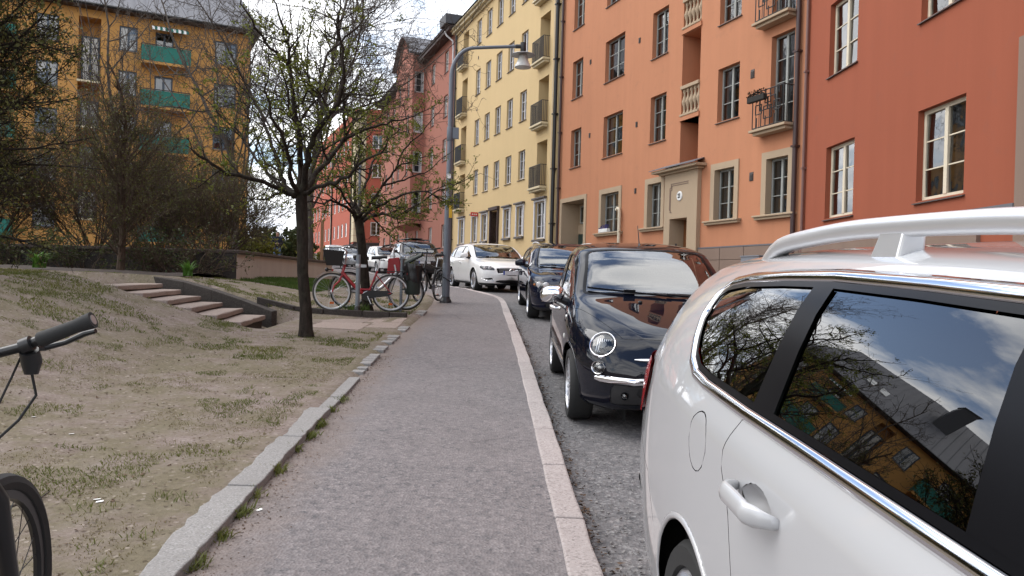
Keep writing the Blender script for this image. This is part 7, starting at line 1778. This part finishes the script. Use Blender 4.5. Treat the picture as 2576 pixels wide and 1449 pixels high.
def bicycle(label, loc, rz, lean, r=.345, wb=1.05, col='bike_red', rim='alu', fork=None, step=True, basket=False, rack=True, guard='plastic_black', bar='alu', saddle=True, mg=True, kick=True, tyre='rubber', bar_h=1.12, bar_w=.29, nseg=None, saddle_h=.98, straight=False, thick=.022, chainguard=True):
    K = thing('bicycle', label, 'bicycle', loc, rz); K.rotation_euler = (lean, 0, rz); K['group'] = 'parked bicycles'
    sp_m = 'iron_black' if rim == 'bike_black' else 'steel'; tr_ = .024 if rim == 'bike_black' else .019
    bike_wheel(K, 0, r, tyre, rim, 'rear_wheel', sp_m=sp_m, tr=tr_); bike_wheel(K, wb, r, tyre, rim, 'front_wheel', sp_m=sp_m, tr=tr_)
    bb = (.42, 0, .29); hb = (wb - .165, 0, .66 if step else .70); ht = (wb - .215, 0, .84); st = (.25, 0, .74)
    b = MB()
    if step:
        b.tube([ht, (hb[0] - .01, 0, hb[2] + .03), (.62, 0, .42), (.50, 0, .33), bb], [.02, .032, .032, .028, .026], 10); b.tube([(.60, 0, .40), (.38, 0, .40)], .018, 8)
    else:
        b.tube([hb, bb], .021, 10); b.tube([(ht[0] + .01, 0, ht[2] - .04), (st[0], 0, st[2] - .02)], .018, 10)
    b.tube([ht, hb], .026, 10); b.tube([bb, st], .019, 10)
    for s in (1, -1): b.tube([(bb[0] - .03, s * .035, bb[2]), (0, s * .062, r)], .011, 7); b.tube([(st[0] + .01, s * .02, st[2] - .08), (0, s * .062, r)], .009, 7)
    b.lathe([(.03, -.045), (.03, .045)], 12, 'y', bb); b.build('frame', col, K, smooth=True)
    b = MB(); fm = fork or col
    for s in (1, -1): b.tube([(hb[0] + .005, s * .03, hb[2] - .02), (hb[0] + .045, s * .052, hb[2] - .12), (wb - .04, s * .055, r + .12), (wb, s * .055, r)], [.017, .017, .014, .011], 8)
    b.tube([(hb[0] + .005, -.045, hb[2] - .03), (hb[0] + .005, .045, hb[2] - .03)], .018, 8); b.build('fork', fm, K, smooth=True)
    b = MB(); b.tube([ht, (ht[0] - .02, 0, bar_h - .05), (ht[0] + .02, 0, bar_h)], .014, 8); b.build('stem', bar, K, smooth=True)
    b = MB(); sx = ht[0] + .03
    if straight: P = [(sx - .03, -bar_w, bar_h + .05), (sx, -.08, bar_h), (sx, .08, bar_h), (sx - .03, bar_w, bar_h + .05)]
    else: P = [(sx - .22, -bar_w, bar_h + .02), (sx - .10, -bar_w * .95, bar_h + .04), (sx - .01, -.16, bar_h + .03), (sx, 0, bar_h), (sx - .01, .16, bar_h + .03), (sx - .10, bar_w * .95, bar_h + .04), (sx - .22, bar_w, bar_h + .02)]
    b.tube(P, .011, 8); hb_o = b.build('handlebar', bar, K, smooth=True)
    for s in (0, -1):
        p, q = Vector(P[s]), Vector(P[1 if s == 0 else -2]); d = (q - p).normalized(); b = MB(); b.tube([p - d * .01, p + d * .12], .017, 10); b.build('grip', 'rubber', hb_o, smooth=True)
        b = MB(); p2 = p + d * .15; b.tube([p2, p2 + Vector((.045, 0, -.02)), p2 + Vector((.03, 0, -.03)) - d * .10], .006, 6); b.build('brake_lever', 'plastic_black', hb_o, smooth=True)
    if saddle:
        b = MB(); b.tube([st, (.215, 0, saddle_h - .05)], .013, 8); b.build('seat_post', 'alu', K, smooth=True)
        b = MB(); prof = [(-.13, .085, .03), (-.08, .095, .035), (0, .075, .02), (.07, .04, .012), (.13, .022, .008), (.15, .01, .0)]; V = []; n = 12
        for (x, wv, z) in prof:
            for k in range(n): a = 2 * PI * k / n; V.append((.215 + x, wv * math.cos(a), saddle_h + z - .01 + (.028 if math.sin(a) > 0 else .035) * math.sin(a)))
        b.add(V, [(i * n + k, i * n + (k + 1) % n, (i + 1) * n + (k + 1) % n, (i + 1) * n + k) for i in range(5) for k in range(n)] + [tuple(range(n)), tuple(range(5 * n, 6 * n))]); b.build('saddle', 'plastic_black', K, smooth=True, sharp=70)
    if mg:
        for (x, a0, a1) in ((0, R(10), R(205)), (wb, R(25), R(200))):
            b = MB(); V = []; n = 18
            for k in range(n + 1):
                a = a0 + (a1 - a0) * k / n; rr = r + .018
                V += [(x + rr * math.cos(a), -.024, r + rr * math.sin(a)), (x + (rr + .008) * math.cos(a), 0, r + (rr + .008) * math.sin(a)), (x + rr * math.cos(a), .024, r + rr * math.sin(a))]
            b.add(V, [(3 * k + j, 3 * k + j + 1, 3 * k + j + 4, 3 * k + j + 3) for k in range(n) for j in (0, 1)]); b.build('mudguard', guard, K, smooth=True)
    b = MB(); b.lathe([(.0, .055), (.088, .055), (.092, .052), (.088, .048), (0, .048)], 24, 'y', bb); b.build('chainring', 'steel', K, smooth=True)
    for s in (1, -1):
        b = MB(); e = Vector((bb[0] + s * .06, s * .075, bb[2] - s * .155 if s < 0 else bb[2] - .155)); e = Vector((bb[0] - s * .07, s * .078, bb[2] - s * .15)); b.tube([(bb[0], s * .065, bb[2]), e], .010, 7); cr_ = b.build('crank', 'alu', K, smooth=True); b = MB(); b.box(e.x - .045, e.y + (0 if s > 0 else -.085), e.z - .012, e.x + .045, e.y + (.085 if s > 0 else 0), e.z + .012); b.build('pedal', 'plastic_black', cr_, bevel=.004)
    if chainguard:
        b = MB(); b.prism([(bb[0] + .08, bb[2] - .06), (bb[0] + .10, bb[2] + .03), (bb[0] - .02, bb[2] + .10), (.05, r + .045), (-.04, r), (.05, r - .05)], .060, .068, 'y'); b.build('chain_guard', guard, K)
    if rack:
        b = MB()
        for s in (1, -1): b.tube([(st[0] - .02, s * .05, .735), (-.25, s * .06, .745)], .006, 6); b.tube([(-.12, s * .06, .742), (0, s * .068, r + .01)], .005, 6)
        for x in (-.24, -.15, -.05, .05, .13): b.tube([(x, -.06, .744), (x, .06, .744)], .005, 5)
        b.build('rear_rack', 'plastic_black', K); b = MB(); b.box(-.30, -.03, .68, -.28, .03, .73); b.build('rear_reflector', 'red_lamp', K)
    if kick:
        b = MB(); b.tube([(.08, -.07, r - .02), (-.10, -.15, .02)], .010, 7); b.build('kickstand', 'alu', K, smooth=True)
    for (x, rr) in ((0, .2), (wb, .2)):
        b = MB(); b.box(x - .035, -.03, r - rr - .018, x + .035, -.022, r - rr + .018); b.build('spoke_reflector', 'reflector', K)
    if basket:
        b = MB(); x0, zb_, zt_ = wb - .06, .82, 1.07
        B0 = [(x0 - .10, -.13, zb_), (x0 + .17, -.13, zb_), (x0 + .17, .13, zb_), (x0 - .10, .13, zb_)]; T0 = [(x0 - .14, -.18, zt_), (x0 + .23, -.18, zt_ + .02), (x0 + .23, .18, zt_ + .02), (x0 - .14, .18, zt_)]
        b.add(B0 + T0, [(3, 2, 1, 0), (0, 1, 5, 4), (1, 2, 6, 5), (2, 3, 7, 6), (3, 0, 4, 7)])
        b.add([tuple(.96 * (Vector(v) - Vector((x0 + .04, 0, zt_))) + Vector((x0 + .04, 0, zt_))) for v in B0] + T0, [(0, 1, 2, 3), (4, 5, 1, 0), (5, 6, 2, 1), (6, 7, 3, 2), (7, 4, 0, 3)])
        bs = b.build('basket', 'plastic_black', K); b = MB(); b.tube(T0, .009, 6, closed=True); b.build('basket_rim', 'plastic_black', bs, smooth=True)
        b = MB(); b.ball((wb + .10, 0, .74), (.035, .035, .035), 12, 8); b.tube([(wb + .10, 0, .74), (wb, 0, .74)], .01, 6); b.build('front_lamp', 'plastic_black', K, smooth=True)
    return K
def gz(x, y): return float(lawn_z(x, y))
ang = math.atan2(13.80 - 14.02, -3.19 - (-2.20))
bicycle('red step-through bicycle with black front basket parked across by the second tree', (-2.20, 13.98, gz(-2.2, 13.98)), ang, R(-3), wb=1.04, col='bike_red', basket=True, tyre='rubber_grey')
K2 = bicycle('silver bicycle with a red rear panel parked behind the red one', (-3.02, 14.22, gz(-3.02, 14.22)), R(4), R(4), wb=1.05, col='alu', rack=True, guard='plastic_black', bar='steel', bar_h=1.16, saddle_h=.95, rim='steel', step=True)
b = MB(); b.add([(.72, -.02, .95), (.92, -.02, .98), (.98, -.02, .70), (.70, -.02, .66), (.72, .02, .95), (.92, .02, .98), (.98, .02, .70), (.70, .02, .66)], [(0, 1, 2, 3), (7, 6, 5, 4), (0, 4, 5, 1), (1, 5, 6, 2), (2, 6, 7, 3), (3, 7, 4, 0)]); b.build('front_panel', 'bike_red', K2, bevel=.015)
fa = Vector((-1.93, 15.95, 0)); ra = Vector((-1.60, 16.93, 0)); dd_ = fa - ra
K3 = bicycle('black city bicycle locked to the street lamp', (ra.x - .02, ra.y, gz(ra.x - .1, ra.y)), math.atan2(dd_.y, dd_.x), R(-4), wb=1.02, col='bike_black', step=False, bar='bike_black', rim='alu', chainguard=False, saddle_h=1.0, bar_h=1.10, straight=True)
b = MB(); b.tube([(.02 + .16 * math.cos(t), .10 + .17 * math.sin(t), .50 + .05 * math.cos(2 * t)) for t in np.linspace(0, 2 * PI, 20, endpoint=False)], .012, 6, closed=True); b.build('cable_lock', 'rubber', K3, smooth=True)
# near bicycle at the picture's lower left
fdir = Vector((-.19, .982, 0)); W_ = Vector((-1.31, 1.957, 0)); wbase = 1.06; rear = W_ - fdir * wbase; zg = .115
K4 = bicycle('black bicycle with flat handlebar cut off at the lower left picture edge', (rear.x, rear.y, zg), math.atan2(fdir.y, fdir.x), 0, r=.362, wb=wbase, col='bike_black', step=False, bar='bike_black', rim='bike_black', straight=False, rack=False, mg=False, kick=False, chainguard=False, bar_h=1.03, bar_w=.05, saddle_h=1.0)
for ch in list(K4.children):
    if ch.name.startswith(('handlebar', 'stem', 'fork')):
        for c in list(ch.children): bpy.data.objects.remove(c)
        bpy.data.objects.remove(ch)
b = MB(); xh = wbase - .19
for s in (1, -1): b.tube([(xh + .03, s * .035, .78), (xh + .06, s * .065, .70), (wbase - .02, s * .065, .40), (wbase, s * .06, .362)], [.022, .026, .020, .014], 10)
b.tube([(xh + .03, -.05, .78), (xh + .03, .05, .78)], .024, 8); b.build('fork', 'bike_black', K4, smooth=True)
cxb = wbase - .10
b = MB(); b.tube([(xh, 0, .86), (xh - .01, 0, 1.0), (cxb, 0, 1.035)], .018, 10); b.build('stem', 'bike_black', K4, smooth=True)
b = MB(); P = [(cxb - .03, .265, 1.135), (cxb - .01, .10, 1.065), (cxb, 0, 1.035), (cxb - .01, -.10, 1.065), (cxb - .03, -.265, 1.135)]; b.tube(P, .0125, 12); hbo = b.build('handlebar', 'bike_black', K4, smooth=True)
for s in (1, -1):
    e = Vector((cxb - .03, s * .265, 1.135)); i_ = Vector((cxb - .0185, s * .145, 1.0841)); d = (e - i_).normalized()
    b = MB(); b.tube([i_ + d * .0, i_ + d * .004, i_ + d * .09, e - d * .01, e + d * .004], [.0165, .019, .0165, .020, .021], 16); g_ = b.build('grip', 'rubber', hbo, smooth=True)
    b = MB(); b.tube([e + d * .0035, e + d * .0055], .0125, 16); b.build('grip_plug', 'lamp_metal', g_, smooth=True)
    c0 = i_ - d * .03
    b = MB(); b.tube([c0 - d * .012, c0 + d * .012], .019, 12); b.tube([c0 + Vector((.012, 0, -.015)), c0 + Vector((.03, 0, -.045)), c0 + Vector((.03, 0, -.075))], [.022, .024, .016], 10); b.build('shifter', 'plastic_black', hbo, smooth=True)
    b = MB(); b.tube([c0 + Vector((.02, 0, -.01)), c0 + Vector((.055, 0, -.02)) + d * .02, c0 + Vector((.068, 0, -.026)) + d * .07, c0 + Vector((.070, 0, -.022)) + d * .12, c0 + Vector((.062, 0, -.026)) + d * .15], [.009, .008, .0065, .0075, .006], 8); b.build('brake_lever', 'plastic_black', hbo, smooth=True)
    b = MB(); b.tube([c0 + Vector((.03, 0, -.07)), c0 + Vector((.05, s * .004, -.13)), c0 + Vector((.04, -s * .03, -.19)), c0 + Vector((.0, -s * .08, -.25)), (xh + .02, s * .03, .76)], .0035, 6)
    b.tube([c0 + Vector((.02, -s * .02, -.03)), c0 + Vector((.05, -s * .05, -.08)), c0 + Vector((.03, -s * .08, -.17)), (xh + .03, s * .03, .80)], .003, 6); b.build('cable', 'rubber', hbo, smooth=True)

# ---------------- standing person on the terrace
def person(label, loc, rz):
    T = thing('person', label, 'person', loc, rz)
    J_ = dict(pel=(0, 0, .95), wa=(0, .0, 1.10), ch=(0, .01, 1.32), nk=(0, .015, 1.47), hd0=(0, .02, 1.54), hd=(0, .0, 1.63), ht=(0, .01, 1.71))
    V = []; E = []; Rd = []
    def v(p, r): V.append(p); Rd.append(r); return len(V) - 1
    pel = v(J_['pel'], (.155, .12)); wa = v(J_['wa'], (.15, .115)); ch = v(J_['ch'], (.175, .125)); nk = v(J_['nk'], (.06, .06)); h0 = v(J_['hd0'], (.062, .075)); h1 = v(J_['hd'], (.078, .098)); h2 = v(J_['ht'], (.06, .075))
    E += [(pel, wa), (wa, ch), (ch, nk), (nk, h0), (h0, h1), (h1, h2)]
    for s in (1, -1):
        hip = v((s * .09, 0, .88), (.095, .10)); kn = v((s * .11, -.01, .48), (.062, .068)); an = v((s * .115, .02, .09), (.045, .05)); to = v((s * .125, -.13, .04), (.04, .032)); E += [(pel, hip), (hip, kn), (kn, an), (an, to)]
        sh = v((s * .185, .01, 1.40), (.07, .075)); el = v((s * .25, .0, 1.12), (.052, .055)); wr = v((s * .07, -.22, 1.10), (.033, .033)); hd = v((s * .03, -.27, 1.13), (.035, .028)); E += [(ch, sh), (sh, el), (el, wr), (wr, hd)]
        for k in range(4): f1 = v((s * .02 - s * .012 * k, -.30, 1.16 - .018 * k), (.009, .009)); f2 = v((s * .0 - s * .012 * k, -.325, 1.165 - .018 * k), (.008, .008)); E += [(hd, f1), (f1, f2)]
        f1 = v((s * .035, -.285, 1.17), (.010, .010)); E += [(hd, f1)]
    me = bpy.data.meshes.new('body'); me.from_pydata(V, E, []); o = bpy.data.objects.new('body', me); COL.objects.link(o)
    m = o.modifiers.new('s', 'SKIN'); sk = me.skin_vertices[0].data
    for i, r in enumerate(Rd): sk[i].radius = r
    sk[0].use_root = True; s2 = o.modifiers.new('d', 'SUBSURF'); s2.levels = 2; s2.render_levels = 2
    dg = bpy.context.evaluated_depsgraph_get(); nm = bpy.data.meshes.new_from_object(o.evaluated_get(dg)); bpy.data.objects.remove(o)
    nm.materials.clear()
    for k in ('cloth_navy', 'denim', 'skin', 'hair', 'plastic_black'): nm.materials.append(M[k])
    for p in nm.polygons:
        c = p.center; i = 0
        if c.z < .07: i = 4
        elif c.z < .93 and abs(c.x) < .3 and c.y > -.19: i = 1
        elif c.z > 1.49: i = 3 if (c.z > 1.665 or c.y > .035) else 2
        elif c.y < -.245: i = 2
        p.material_index = i
    nm.shade_smooth(); link(bpy.data.objects.new('body', nm), T)
    b = MB(); b.box(-.035, -.335, 1.10, .035, -.325, 1.23); b.build('held_phone', 'plastic_black', T, bevel=.003)
    b = MB(); b.ball((0, -.095, 1.60), (.012, .018, .02), 8, 5); b.build('nose', 'skin', T, smooth=True)
    for s in (1, -1): b = MB(); b.ball((s * .03, -.088, 1.63), (.011, .006, .007), 8, 5); b.build('eye', 'hair', T, smooth=True)
    return T
q = pix(697, 640, 38); person('person in dark navy jacket and blue jeans looking down at their hands', (q.x, q.y, 1.86), R(15))
